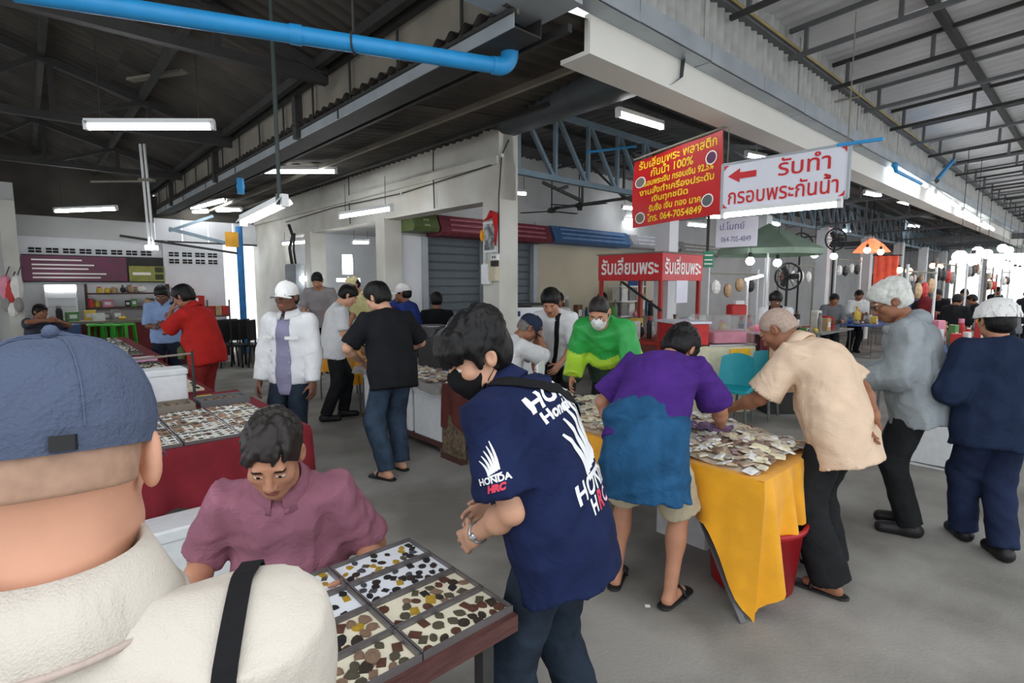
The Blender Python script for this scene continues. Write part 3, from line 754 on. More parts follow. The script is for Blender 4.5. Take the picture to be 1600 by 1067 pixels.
    if shoe:
        for k in (-1, 1):
            fd = V3(-sin(FY[k]), cos(FY[k]), 0); z0 = V3(AN[k][0], AN[k][1], AN[k][2] - .085 * s)
            F = Field(np.minimum(z0 - .2, z0 + .2) , z0 + .25, max(.006, hh))
            if shoe.get('sandal'):
                sd = np.cross(fd, V3(0, 0, 1)); F.cap(z0 - fd * .055 + V3(0, 0, .012), z0 + fd * .16 + V3(0, 0, .012), .04, .048, k=0, q=.3, side=sd)
                v, f = F.mesh(); o = put(bpy.data.objects.new('sandal', np_mesh('sandal', [(v, f, 0)], [shoe['mat']])), root)
                stp = MB(); stp.tube([Vector(z0 + fd * .09 + sd * a * .048 + V3(0, 0, .015 + .05 * (1 - a * a))) for a in (-1, -.6, 0, .6, 1)], .011, 6); stp.build('strap', shoe['mat'], o, smooth=True)
                continue
            F.cap(z0 - fd * .035 * s + V3(0, 0, .045), z0 + fd * .15 * s + V3(0, 0, .03), .046 * s, .042 * s, k=0); F.cap(z0 + V3(0, 0, .05), z0 + V3(0, 0, .1), .046 * s, .042 * s, k=.04)
            F.cut((0, 0, z0[2] + .001), (0, 0, -1)); v, f = F.mesh(); c = fmid(v, f); mi = (c[:, 2] < z0[2] + .022).astype(np.int32)
            put(bpy.data.objects.new('shoe', np_mesh('shoe', [(v, f, mi)], [shoe['mat'], shoe.get('sole', shoe['mat'])])), root)
    bpy.context.view_layer.update()
    objs.update(HC=HC, Hr=Hr, hs=hs, P=P, CH=CH, NB=NB, d1=d1, d2=d2, fw=fw, sv=sv, fw1=fw1, sv1=sv1, SH=SH, EL=EL, WR=WR, HF=HF, KN=KN, AN=AN, s=s)
    return objs
def headM(p):
    M = Matrix([[*(p['Hr'][i] * p['hs']), p['HC'][i]] for i in range(3)] + [[0, 0, 0, 1]]); return M
def add_cap(p, m, m2=None, brim=True, name='cap', back=False, logo=None):
    M = headM(p); b = MB(); c0 = (0, -.012, .044)
    def f(i, j):
        a = 2 * pi * i; t = (pi / 2) * (1 - j)
        e = .012 * max(0, cos(a)) * (j < .3)
        return Vector((c0[0] + .09 * sin(a) * sin(t) ** .8, c0[1] + .115 * cos(a) * sin(t) ** .8 , c0[2] + (.098 + .006 * cos(a)) * cos(t) - .004))
    b.grid(f, 36, 12)
    b.grid(lambda i, j: Vector((c0[0] + (.09 - .003 * j) * sin(2*pi*i), c0[1] + (.115 - .003 * j) * cos(2*pi*i), c0[2] - .004 - .022 * j)), 36, 1)
    b.xf(M); o = b.build(name, m, p['root'], smooth=True)
    if brim:
        g = MB(); 
        def bf(i, j):
            a = R(-62 + 124 * i); r = j
            return Vector((.09 * sin(a) * (1 + .12 * r), c0[1] + .112 * cos(a) + .075 * r * cos(a) ** .6, c0[2] - .016 - .008 * r - .03 * sin(a) ** 2))
        g.grid(bf, 16, 5); g.grid(lambda i, j: bf(1 - i, j) + Vector((0, 0, -.004)), 16, 5)
        g.xf(M); g.build('brim', m2 or m, o, smooth=True)
    k = MB(); k.ball((c0[0], c0[1], c0[2] + .097), .008, 8, 5); k.xf(M); k.build('button', m2 or m, o, smooth=True)
    for q in range(6):
        a0 = pi / 6 + q * pi / 3; k = MB(); pts = [f(a0 / (2*pi), j / 8) * 1.006 for j in range(9)]
        k.tube(pts, .0012, 5); k.xf(M); k.build('seam', m, o)
    return o
def add_mask(p, m):
    M = headM(p); F = Field(V3(-.1, -.02, -.14), V3(.1, .15, .03), .005)
    F.ell((0, .035, -.045), (.066, .07, .078), k=0); F.ell((0, .06, -.09), (.038, .034, .028), k=.03); F.ell((0, .1, -.035), (.02, .02, .03), k=.03)
    F.cut((0, .03, 0), (0, -1, -.1)); F.cut((0, 0, -.012), (0, -.35, 1)); F.cut((0, 0, -.112), (0, -.3, -1)); F.wrinkle(.001, 90, 3)
    v, f = F.mesh(); v = v * p['hs']; v = v @ p['Hr'].T + p['HC']
    o = put(bpy.data.objects.new('face_mask', np_mesh('face_mask', [(v, f, 0)], [m])), p['root'])
    for sx in (-1, 1):
        for z0, z1 in ((-.022, .028), (-.09, -.03)):
            k = MB(); k.tube([(sx * .058, .045, z0), (sx * .074, .02, (z0 + z1) / 2), (sx * .086, -.02, z1)], .0016, 5); k.xf(M); k.build('ear_loop', m, o)
    return o
def add_glasses(p, m):
    M = headM(p); b = MB()
    for sx in (-1, 1):
        b.tube([(sx * .033 + .02 * cos(a), .1, .002 + .016 * sin(a)) for a in [2*pi*i/14 for i in range(15)]], .0018, 5)
        b.tube([(sx * .053, .098, .006), (sx * .08, .06, .008), (sx * .088, -.01, .01)], .0018, 5)
    b.tube([(-.013, .1, .004), (.013, .1, .004)], .0018, 5); b.xf(M); return b.build('spectacles', m, p['root'])
def surf_strip(obj, pts, width, off, name, m, parent, n=40, th=.003):     # a strap laid along a garment: pts in local space are pressed onto it
    me = obj.data; bv = BVHTree.FromPolygons([v.co[:] for v in me.vertices], [q.vertices[:] for q in me.polygons])
    P_ = [Vector(q) for q in pts]; out = []
    for i in range(n + 1):
        t = i / n * (len(P_) - 1); k = min(int(t), len(P_) - 2); q = P_[k].lerp(P_[k + 1], t - k)
        lc, nn, _, _ = bv.find_nearest(q); out.append((lc, nn))
    # smooth
    for _ in range(1):
        out = [out[0]] + [((out[i-1][0] + out[i][0] * 2 + out[i+1][0]) / 4, (out[i-1][1] + out[i][1] + out[i+1][1]).normalized()) for i in range(1, n)] + [out[-1]]
    b = MB(); vs = []; fs = []
    for i, (q, nn) in enumerate(out):
        d = (out[min(i+1, n)][0] - out[max(i-1, 0)][0]).normalized(); sd = d.cross(nn).normalized() * width / 2
        vs += [q + nn * off - sd, q + nn * (off + th) - sd, q + nn * (off + th) + sd, q + nn * off + sd]
    for i in range(n):
        for j in range(4): fs.append((i*4+j, i*4+(j+1) % 4, i*4+4+(j+1) % 4, i*4+4+j))
    b.add(vs, fs); return b.build(name, m, parent, smooth=False)
def press(obj, me, M, off=.0025):                                    # press flat print (mesh in a plane) onto a garment along the plane's normal
    tgt = obj.data; bv = BVHTree.FromPolygons([v.co[:] for v in tgt.vertices], [q.vertices[:] for q in tgt.polygons])
    bm = bmesh.new(); bm.from_mesh(me)
    bmesh.ops.triangulate(bm, faces=bm.faces[:])
    for _ in range(2):
        es = [e for e in bm.edges if e.calc_length() > .012]
        if not es: break
        bmesh.ops.subdivide_edges(bm, edges=es, cuts=1); bmesh.ops.triangulate(bm, faces=bm.faces[:])
    n = (M.to_3x3() @ Vector((0, 0, 1))).normalized(); dead = []
    for v in bm.verts:
        p = M @ v.co; h = bv.ray_cast(p, -n)
        if h[0] is None: dead.append(v); continue
        v.co = h[0] + n * (off)
    if dead: bmesh.ops.delete(bm, geom=dead, context='VERTS')
    bm.to_mesh(me); bm.free(); return me
# ------------------------------------------------------------------ the people
m_scalp = mat('shaved_scalp', (172, 150, 136), .6, .12, 60)
short = dict(th=.012); crop = dict(th=.007, rough=.003)
m_cream_polo = cloth('cream_pique', (208, 201, 189), .04, .3, 420, fold=5)
m_nape = mat('clipped_nape', (168, 134, 112), .6, .12, 70)
m_mauve = cloth('mauve_shirt', (150, 100, 116), .1); m_navy = cloth('navy_team_shirt', (28, 38, 72), .18, .2, 150)
m_purple = cloth('purple_cotton', (74, 42, 122), .15); m_denimj = cloth('blue_tied_jacket', (38, 84, 122), .25, .3, 60); m_shorts = cloth('sand_shorts', (184, 174, 148), .15)
m_beige = cloth('beige_polo', (222, 196, 170), .06); m_hoodie = cloth('grey_hoodie', (148, 156, 160), .15); m_navy2 = cloth('dark_navy_jacket', (32, 44, 68), .2)
m_blackt = cloth('black_cotton', (30, 31, 34), .15); m_whitet = cloth('white_cotton', (222, 224, 226), .05); m_lav = cloth('lavender_check', (136, 134, 160), .12, .3, 90)
m_redp = cloth('red_polo', (178, 42, 38), .12); m_blues = cloth('pale_blue_shirt', (140, 164, 204), .08); m_greyt = cloth('grey_cotton', (150, 146, 148), .1)
m_bluej = cloth('royal_blue_jacket', (44, 62, 128), .15); m_green = mat('green_windcheater', (46, 160, 74), .45, .12, 9, .2, 60); m_lime = mat('lime_band', (168, 206, 58), .45, .08, 9, .2, 60); m_dkgreen = mat('dark_green_windcheater', (58, 82, 68), .5, .15, 9, .2, 60)
m_capnavy = cloth('slate_cap', (84, 94, 116), .1, .4, 260); m_capdk = cloth('dark_navy_cap', (42, 50, 68), .15); m_capk = cloth('khaki_cap', (206, 196, 150)); m_capw = cloth('white_cap', (232, 232, 230), .04)
m_maskb = cloth('black_mask', (26, 26, 28), .1); m_maskw = cloth('white_mask', (226, 228, 228), .03)

# man with the slate cap, back to us, nearest of all
p = person('man seen from behind in slate cap and cream polo, nearest the camera', (-.437, .45), 14, 1.672, .5, 'rosy', lean=(4, 0), curl=4, head=(14, 12, 0), sh=1.03, fat=.012,
           hands={-1: (-.2, .34, 1.0), 1: (.17, .34, 1.0)}, poles={-1: (-.1, -1, -.6), 1: (.05, -1, -.7)}, hair=dict(th=.001, rough=.0008, mat=m_nape, nape=-.02, line=.012), top=dict(mat=m_cream_polo, sleeve=.75, collar='polo', k=.07, ctilt=.012, cz=.022, hem=.16, h=.008, wr=.003, wf=16, g=.02, flare=.016), bottom=dict(mat=m_blk_tr), shoe=dict(mat=m_shoe_b), seed=1)
cap = add_cap(p, m_capnavy); M = headM(p)
b = MB(); b.tube([(x, -.117 + .5 * x * x * 9, .026) for x in [-.035 + .007 * i for i in range(11)]], .006, 6); b.xf(M); b.build('back_strap', m_strap, cap, smooth=True)
b = MB(); b.bx(.022, .04, -.124, -.112, .02, .034); b.xf(M); b.build('strap_buckle', m_black, cap)
NEARMAN = p
ce = [o for o in p['shirt'].children if o.name.startswith('collar')][0]; me_ = ce.data; ring = [me_.vertices[i * 7 + 4].co.copy() for i in range(29)]
MB().tube(ring, .0035, 6).build('collar_edge', cloth('collar_rib', (188, 172, 162), .05), p['shirt'], smooth=True)
sh_ = p['shirt']
surf_strip(sh_, [p['NB'] + p['sv'] * .165 + p['fw'] * .12 - p['d2'] * .02, p['NB'] + p['sv'] * .17 + p['d2'] * .05, p['NB'] + p['sv'] * .172 - p['fw'] * .14 - p['d2'] * .1, p['CH'] + p['sv'] * .165 - p['fw'] * .2, p['P'] + p['sv'] * .12 - p['fw'] * .25], .021, .006, 'bag_strap', m_strap, p['root'], 50)

# seated man in the mauve shirt
p = person('seated man in mauve short-sleeved shirt facing us behind the amulet trays', (-.83, 1.93), 193, 1.74, 1.7, 'mid', pelvis=(0, 0, .55), lean=(10, 0), curl=14, head=(0, 30, 0), fat=.012,
           feet={-1: (-.2, .3, 10), 1: (.2, .3, -10)}, hands={-1: (-.25, .27, .71), 1: (.25, .27, .71)}, poles={-1: (-.35, -.9, -.3), 1: (.35, -.9, -.3)}, shrug=-.012, sh=.96, hair=dict(th=.01, recede=1, mat=m_hairb, line=.018, rough=.002),
           top=dict(mat=m_mauve, sleeve=.8, collar='polo', hem=.1, wr=.009, g=.013), bottom=dict(mat=m_dkjeans), shoe=dict(mat=m_shoe_b), seed=2, hand_curl=(.3, .3))

# man in the navy team shirt with the black mask
p = person('man in navy printed team shirt and black face mask leaning over the trays', (.155, 1.70), 66, 1.71, 1.5, 'light', lean=(14, 0), curl=28, head=(56, 28, 0), fat=.03,
           hands={-1: (-.12, .25, .9), 1: (.1, .28, .93)}, poles={-1: (-.5, -1, -.35), 1: (.9, -.6, 0)}, feet={-1: (-.12, .02, 5), 1: (.13, -.1, -5)},
           hair=dict(th=.018, fringe=.04, rough=.005, freq=110, nape=-.07, line=.019), top=dict(mat=m_navy, sleeve=.78, hem=.15, wr=.009, g=.022, flare=.02, collar='polo', h=.0085), bottom=dict(mat=m_dkjeans), shoe=dict(mat=m_shoe_b), seed=3)
add_mask(p, m_maskb); HONDA = p
m_prt = mat('white_shirt_print', (232, 234, 236), .6, .02); m_prr = mat('red_shirt_print', (206, 60, 84), .6); m_prb = mat('pink_shirt_print', (226, 180, 196), .6)
def frameM(o, x, y, z):
    return Matrix([[x[i], y[i], z[i], o[i]] for i in range(3)] + [[0, 0, 0, 1]])
def wing(sc):                                          # swept wing of feathers
    b = MB()
    for k in range(5):
        y0 = -.26 + .075 * k; L_ = .34 + .135 * k; vs = []; fs = []
        for i in range(7):
            t = i / 6; x = -.1 - .035 * k * t; y = y0 + L_ * t
            x = -.12 + .09 * k - .28 * t * t * (1 - .12 * k) ; y = -.4 + .03 * k + (.55 + .11 * k) * t
            w = .05 * (1 - .7 * t ** 3)
            vs += [(x - w, y, 0), (x + w, y + .01, 0)]
        for i in range(6): fs.append((2*i, 2*i+1, 2*i+3, 2*i+2))
        b.add([(q[0] * sc, q[1] * sc, 0) for q in vs], fs)
    b.add([(q[0] * sc, q[1] * sc, 0) for q in ((-.16, -.47, 0), (.3, -.42, 0), (.34, -.36, 0), (-.15, -.41, 0))], [(0, 1, 2, 3)])
    return b
sh_ = p['shirt']; q = p; bo = q['CH'] + q['d2'] * .02 - q['fw'] * .4; BM = lambda x, y, r=0: frameM(bo + q['sv'] * x + q['d2'] * y, q['sv'] * cos(r) + q['d2'] * sin(r), q['d2'] * cos(r) - q['sv'] * sin(r), -q['fw'])
def prt(me, M, name): me.name = name; put(bpy.data.objects.new(name, press(sh_, me, M)), sh_)
prt(text_mesh('HONDA', .078, m_prt, depth=0, bold=.003, shear=.25, spacing=1.08), BM(0, .075), 'back_lettering')
prt(text_mesh('Honda Racing', .052, m_prt, depth=0, bold=.002, shear=.25), BM(0, .02), 'back_lettering')
prt(wing(.26).mesh('wing_emblem', m_prt), BM(0, -.09), 'wing_emblem')
prt(text_mesh('HONDA', .075, m_prt, depth=0, bold=.002, spacing=1.05), BM(.02, -.225), 'back_lettering')
prt(text_mesh('H', .06, m_prt, depth=0, bold=.002, shear=.3), BM(-.06, -.28), 'back_lettering'); prt(text_mesh('R', .07, m_prr, depth=0, bold=.003, shear=.3), BM(-.01, -.28), 'back_lettering'); prt(text_mesh('C', .06, m_prb, depth=0, bold=.002, shear=.3), BM(.04, -.28), 'back_lettering')
am = q['SH'][-1] * .42 + q['EL'][-1] * .58; ay = unit(q['SH'][-1] - q['EL'][-1]); oz = unit(-q['sv'] - q['fw'] * .25); oz = unit(oz - ay * (oz @ ay)); ox = np.cross(ay, oz)
SM = lambda x, y: frameM(am + oz * .25 + ox * x + ay * y, ox, ay, oz)
prt(wing(.085).mesh('sleeve_emblem', m_prt), SM(0, .035), 'sleeve_emblem'); prt(text_mesh('HONDA', .026, m_prt, depth=0, bold=.001), SM(0, -.012), 'sleeve_lettering'); prt(text_mesh('HRC', .026, m_prr, depth=0, bold=.002, shear=.3), SM(0, -.036), 'sleeve_lettering')
surf_strip(sh_, [q['NB'] - q['sv'] * .09 + q['fw'] * .1 - q['d2'] * .06, q['NB'] - q['sv'] * .1 + q['d2'] * .06, q['NB'] - q['sv'] * .06 - q['fw'] * .12 - q['d2'] * .06, q['CH'] + q['sv'] * .04 - q['fw'] * .2 + q['d2'] * .06, q['CH'] + q['sv'] * .2 - q['fw'] * .1 - q['d2'] * .02], .05, .005, 'bag_strap', m_strap, p['root'], 50)
b = MB(); wv = q['WR'][-1]; wd = unit(q['WR'][-1] - q['EL'][-1]); s1 = unit(np.cross(wd, V3(0, 0, 1))); s2 = np.cross(wd, s1)
b.tube([Vector(wv - wd * .025 + (s1 * cos(a) + s2 * sin(a)) * .031) for a in [2*pi*i/18 for i in range(19)]], .006, 6); wt = b.build('wristwatch', m_chrome, p['root'], smooth=True)
MB().ball(Vector(wv - wd * .025 - q['sv'] * .034), .014).build('watch_face', m_chrome, wt)

# bent man in purple
p = person('man in purple T-shirt and sand shorts bent over the yellow table', (.74, 2.84), -34, 1.72, 2.9, 'mid', pelvis=(0, -.06, .92), lean=(33, 0), curl=28, head=(-14, 58, 0), fat=.02,
           hands={-1: (-.27, .22, .78), 1: (.24, .58, .86)}, poles={-1: (-.8, -.4, .3), 1: (.8, -.2, -.5)}, feet={-1: (-.17, .0, 12), 1: (.15, -.02, -12)},
           hair=dict(th=.015, rough=.006, nape=-.08), top=dict(mat=m_purple, sleeve=.8, hem=.05, wr=.009, g=.02, flare=.02), bottom=dict(mat=m_shorts, end=.95, g=.022, name='shorts'), shoe=dict(mat=m_shoe_b, sandal=1), seed=4)
F = Field(p['P'] - V3(.36, .36, .48), p['P'] + V3(.36, .36, .25), .011); P_ = p['P']
F.cap(P_ + p['d1'] * .05, P_ - V3(0, .03, .12), .185, .2, k=0, q=.82, side=(1, 0, 0)); F.cap(P_ - V3(0, .01, .02), P_ - V3(-.02, .05, .30), .19, .215, k=.05, q=.82, side=(1, 0, 0), flat=1)
F.cap(P_ + V3(-.17, .02, .06), P_ + V3(.17, -.04, .04), .05, .05, k=.05); F.wrinkle(.014, 30, 5, (1, 1, .35)); v, f = F.mesh()
put(bpy.data.objects.new('tied_jacket', np_mesh('tied_jacket', [(v, f, 0)], [m_denimj])), p['root'])
PURPLE = p

# man in beige polo
p = person('bald man in beige polo bent over the yellow table with one hand behind his back', (1.84, 2.95), 36, 1.74, 3.0, 'tan', pelvis=(0, .0, .93), lean=(17, 0), curl=34, head=(8, 42, 0), fat=.03,
           hands={-1: (-.2, .56, .95), 1: (.06, -.15, 1.0)}, poles={-1: (-.6, -.3, -.8), 1: (1, -.2, -.2)}, feet={-1: (-.13, -.06, 10), 1: (.12, .06, -8)}, hand_dir={1: ((-.6, -.1, -.75), (0, 1, .2))},
           hair=dict(th=.0015, rough=.0006, mat=m_scalp, line=.012, nape=-.05), top=dict(mat=m_beige, sleeve=.85, hem=.2, collar='polo', wr=.007, g=.022, flare=.022), bottom=dict(mat=m_blk_tr, g=.03, cuff=.08), shoe=dict(mat=m_shoe_b, sandal=1), seed=5)
# white-haired man
p = person('white-haired man in grey hooded jacket looking down behind the beige polo', (2.78, 3.62), 58, 1.78, 3.5, 'tan', lean=(8, 0), curl=10, head=(10, 30, 0), fat=.02,
           hands={-1: (-.1, .36, 1.05), 1: (.12, .36, 1.05)}, hair=dict(th=.018, mat=m_hairw, top=.01, rough=.004, nape=-.06), top=dict(mat=m_hoodie, sleeve=1.92, hem=.17, wr=.012, wf=30, g=.028, name='hooded_jacket'), bottom=dict(mat=m_blk_tr), shoe=dict(mat=m_shoe_b), seed=6)
F = Field(p['NB'] - V3(.2, .25, .15), p['NB'] + V3(.2, .2, .15), .009); c = p['NB']
F.ell(c - p['fw'] * .075 + p['d2'] * .0, (.13, .075, .06), k=0); F.cap(c - p['fw'] * .06 + V3(-.12, 0, .0), c + p['fw'] * .09 + V3(-.05, 0, -.03), .035, .03, k=.03); F.cap(c - p['fw'] * .06 + V3(.12, 0, .0), c + p['fw'] * .09 + V3(.05, 0, -.03), .035, .03, k=.03)
F.ell(c + p['d2'] * .05 + p['fw'] * .01, (.07, .075, .08), k=.02, sub=True); F.wrinkle(.006, 50, 2); v, f = F.mesh(); put(bpy.data.objects.new('hood', np_mesh('hood', [(v, f, 0)], [m_hoodie])), p['root'])
add_glasses(p, m_black)
# woman in navy with the white net cap
p = person('person in dark navy jacket and white crocheted cap walking away at the far right', (3.05, 3.32), -12, 1.62, 3.4, 'mid', lean=(4, 0), curl=4, head=(0, 8, 0), hands={-1: (-.2, .2, .98), 1: (.2, .2, .98)},
           feet={-1: (-.03, .16, 0), 1: (.05, -.1, 0)}, hair=dict(th=.012, nape=-.12, rough=.003, locks=0), top=dict(mat=m_navy2, sleeve=1.9, hem=.17, wr=.012, wf=28, g=.03, hw=.01, name='jacket'), bottom=dict(mat=cloth('navy_tracksuit', (34, 44, 70), .2), g=.026, cuff=.06), shoe=dict(mat=m_shoe_b), fat=.03, seed=7)
M = headM(p); b = MB(); rs = random.Random(4)
def netf(i, j):
    a = 2 * pi * i; t = pi / 2 * 1.12 * j; w = .008 * sin(9 * a) * (j > .8)
    return Vector(((.112 + w) * sin(a) * sin(t), -.018 + (.134 + w) * cos(a) * sin(t), .04 + .115 * cos(t)))
b.grid(netf, 40, 10); b.xf(M); nc = b.build('crocheted_cap', m_capw, p['root'], smooth=True)
for k in range(14):
    b = MB(); a0 = k / 14
    b.tube([netf(a0, .62) * 1.01, netf(a0 + .036, .98) * 1.01, netf(a0 + .072, .62) * 1.01], .006, 6); b.xf(M); b.build('loop_edge', m_capw, nc, smooth=True)
# man in black T-shirt
p = person('man in black T-shirt and blue jeans with his back to us in the aisle', (-1.06, 4.72), 32, 1.79, 4.7, 'light', lean=(14, 0), curl=12, head=(34, 26, 0), fat=.03,
           hands={-1: (-.2, .3, 1.02), 1: (.2, .4, 1.08)}, poles={-1: (-1, -.5, -.3), 1: (1, -.5, -.3)}, feet={-1: (-.1, -.08, 30), 1: (.1, .1, 18)}, hair=dict(th=.014, top=.008, rough=.006),
           top=dict(mat=m_blackt, sleeve=.85, hem=.16, g=.018, flare=.012), bottom=dict(mat=m_jeans, g=.022), shoe=dict(mat=m_shoe_b, sandal=1), seed=8)
# man in white T-shirt
p = person('man in white T-shirt and dark trousers examining a piece by the far yellow table', (-2.26, 6.75), -72, 1.76, 6.8, 'light', lean=(8, 0), curl=10, head=(0, 34, 0), fat=.03,
           hands={-1: (-.05, .33, 1.14), 1: (.06, .35, 1.12)}, hair=dict(th=.014), top=dict(mat=m_whitet, sleeve=.8, hem=.15, g=.02, flare=.015), bottom=dict(mat=m_blk_tr), shoe=dict(mat=m_shoe_b), feet={-1: (-.1, .1, 0), 1: (.1, -.12, 0)}, seed=9)
# man in white jacket and cap
p = person('man in white denim jacket over lavender shirt and white cap facing us', (-2.0, 4.82), 170, 1.74, 4.7, 'dark', head=(0, 2, 0), sh=1.02, hands={-1: (-.27, .1, .78), 1: (.27, .1, .78)}, hair=dict(th=.006, rough=.002),
           tops=[dict(mat=m_lav, sleeve=.3, hem=.2, g=.008, wr=.002, collar='polo', name='shirt'), dict(mat=m_whitet, sleeve=1.95, hem=.1, g=.02, open=.105, wr=.006, name='jacket', collar='polo')], bottom=dict(mat=m_dkjeans), shoe=dict(mat=m_shoe_b), seed=10)
add_cap(p, m_capw)
j = p['jacket']
for sx in (-1, 1):
    b = MB(); b.bx(-.055, .055, -.002, .002, -.014, .014); M = Matrix.Translation(Vector(p['CH'] + p['sv'] * sx * .115 + p['fw'] * .162 + p['d2'] * .02)) @ Matrix.Rotation(-sx * .35, 4, 'Z'); b.xf(M); b.build('pocket_flap', m_capw, j)
    for k in range(4):
        b = MB(); b.ball(Vector(p['P'] + p['d1'] * (.0 + .1 * k) + p['sv'] * sx * .085 + p['fw'] * .162), .007, 8, 4); b.build('button', m_chrome, j)
# man in red
p = person('man in red polo holding a loupe to his eye beside the long table', (-3.52, 6.15), 88, 1.76, 6.0, 'tan', lean=(10, 0), curl=16, head=(0, 26, 0), fat=.05, hands={-1: (-.03, .36, 1.42), 1: (.08, .38, 1.3)}, hand_dir={-1: ((.1, -.4, .8), (-.5, .8, 0))},
           poles={-1: (-.5, .1, -1), 1: (.5, .1, -1)}, hair=dict(th=.014, top=.006), top=dict(mat=m_redp, sleeve=.9, hem=.14, g=.025, collar='polo', flare=.015), bottom=dict(mat=cloth('dull_red_trousers', (150, 50, 48), .15), g=.03), shoe=dict(mat=m_shoe_b), seed=11)
q = MB(); q.rbx(-.16, .14, .17, .25, .88, 1.02, .02); bag = q.build('waist_bag', cloth('olive_bag', (84, 92, 62), .15), p['root']); MB().bx(-.14, .12, .245, .256, .95, .98).build('bag_flap', cloth('olive_flap', (70, 78, 52)), bag)
q = MB(); q.cyl(Vector(p['HC'] + p['Hr'] @ V3(-.03, .12, .0)), Vector(p['HC'] + p['Hr'] @ V3(-.03, .155, -.01)), .014, .016); q.build('loupe', m_black, p['root'])
# man in pale blue shirt and tie
p = person('man in pale blue shirt and dark tie looking at his palm near the exit', (-5.3, 8.2), 205, 1.74, 8, 'dark', lean=(4, 0), curl=10, head=(0, 34, 0), hands={-1: (-.05, .34, 1.12), 1: (.1, .34, 1.1)}, hair=dict(th=.013), top=dict(mat=m_blues, sleeve=.95, hem=.1, g=.02, collar='polo'), bottom=dict(mat=cloth('navy_trousers', (38, 42, 56))), shoe=dict(mat=m_shoe_b), seed=12)
q = MB(); c = p['NB'] + p['fw'] * .09 - p['d2'] * .03; q.bar(Vector(c), Vector(p['P'] + p['fw'] * .15 + p['d1'] * .05), .045, .012, up=(0, 1, 0)); q.build('necktie', m_black, p['root'])
# seated man far left
p = person('seated man in dark grey shirt at the far left behind the long table', (-8.1, 9.1), -100, 1.7, 9, 'tan', pelvis=(0, 0, .62), lean=(8, 0), curl=8, head=(0, 10, 0), feet={-1: (-.15, .35, 0), 1: (.15, .35, 0)}, hands={-1: (-.1, .42, 1.08), 1: (.12, .42, 1.12)}, hair=dict(th=.012), top=dict(mat=cloth('slate_shirt', (66, 70, 82)), sleeve=.9, hem=.1), bottom=dict(mat=m_blk_tr), shoe=dict(mat=m_shoe_b), seed=13)
# shop-side group
p = person('man in grey T-shirt looking down in front of the bright lamp stand', (-3.25, 9.2, .2), 185, 1.76, 9, 'mid', lean=(10, 0), curl=10, head=(0, 32, 0), hands={-1: (-.2, .3, 1.05), 1: (.2, .3, 1.05)}, hair=dict(th=.013), top=dict(mat=m_greyt, sleeve=.9, hem=.14, g=.02), bottom=dict(mat=m_blk_tr), shoe=dict(mat=m_shoe_b), seed=14)
p = person('man in khaki cap bending behind the white T-shirt man', (-2.3, 8.6, .2), 140, 1.7, 9, 'mid', lean=(16, 0), curl=12, head=(0, 30, 0), hair=dict(th=.008), top=dict(mat=cloth('pale_yellow_shirt', (206, 204, 150)), sleeve=.9, hem=.14), bottom=dict(mat=m_blk_tr), shoe=dict(mat=m_shoe_b), seed=15); add_cap(p, m_capk)
p = person('man in black and red cap leaning in beside the blue jacket', (-1.72, 7.5), 120, 1.78, 8, 'mid', lean=(10, 0), curl=10, head=(0, 16, 0), hands={-1: (-.1, .3, 1.1), 1: (.1, .3, 1.1)}, hair=dict(th=.008), top=dict(mat=m_redp, sleeve=.9, hem=.14), bottom=dict(mat=m_blk_tr), shoe=dict(mat=m_shoe_b), seed=16); add_cap(p, m_blackt, m_redp)
p = person('man in royal blue jacket and white cap raising a phone to his face', (-1.42, 7.75), 78, 1.74, 8, 'tan', lean=(10, 0), curl=8, head=(0, 4, 0), hands={-1: (-.02, .24, 1.5), 1: (.08, .24, 1.52)}, poles={-1: (-.5, .1, -1), 1: (.5, .1, -1)}, hand_dir={-1: ((0, .1, 1), (-.4, .9, 0)), 1: ((0, .1, 1), (.4, .9, 0))}, hair=dict(th=.008), top=dict(mat=m_bluej, sleeve=1.85, hem=.14, g=.028, name='jacket'), bottom=dict(mat=m_blk_tr), shoe=dict(mat=m_shoe_b), seed=17); add_cap(p, m_capw)
p = person('person in black T-shirt sitting with back to us beside the pale column', (-1.17, 8.35), 12, 1.7, 8, 'tan', pelvis=(0, 0, .82), feet={-1: (-.1, .3, 0), 1: (.1, .3, 0)}, head=(0, 5, 0), hair=dict(th=.014), top=dict(mat=m_blackt, sleeve=.9, hem=.1, g=.02), bottom=dict(mat=m_blk_tr), shoe=dict(mat=m_shoe_b), seed=18)
# behind the long stall
p = person('seated man in white T-shirt and dark navy cap with hands joined at his mouth', (-.12, 5.35), -72, 1.8, 5.0, 'tan', pelvis=(0, 0, .68), lean=(14, 0), curl=18, head=(-6, 40, 0), feet={-1: (-.15, .25, 0), 1: (.15, .25, 0)}, hands={-1: (-.0, .40, 1.2), 1: (.05, .40, 1.22)}, poles={-1: (-.5, 0, -1), 1: (.5, 0, -1)}, hand_dir={-1: ((.3, .1, .9), (-.5, .6, 0)), 1: ((-.3, .1, .9), (.5, .6, 0))}, hand_curl=(1.1, 1.1),
           hair=dict(th=.005, mat=m_hairg, rough=.002), top=dict(mat=m_whitet, sleeve=.95, hem=.1, g=.024, flare=.015), bottom=dict(mat=m_blk_tr), shoe=dict(mat=m_shoe_b), fat=.03, seed=19); add_cap(p, m_capdk); add_glasses(p, m_black)
p = person('dark-haired man in white shirt with black strap stooping behind the seated cap wearer', (.56, 5.9), 150, 1.78, 5.6, 'mid', lean=(22, 0), curl=16, head=(14, 34, 0), hands={-1: (-.15, .4, .9), 1: (.15, .4, .9)}, hair=dict(th=.018, top=.008), top=dict(mat=m_whitet, sleeve=.9, hem=.1, g=.022), bottom=dict(mat=m_blk_tr), shoe=dict(mat=m_shoe_b), seed=20)
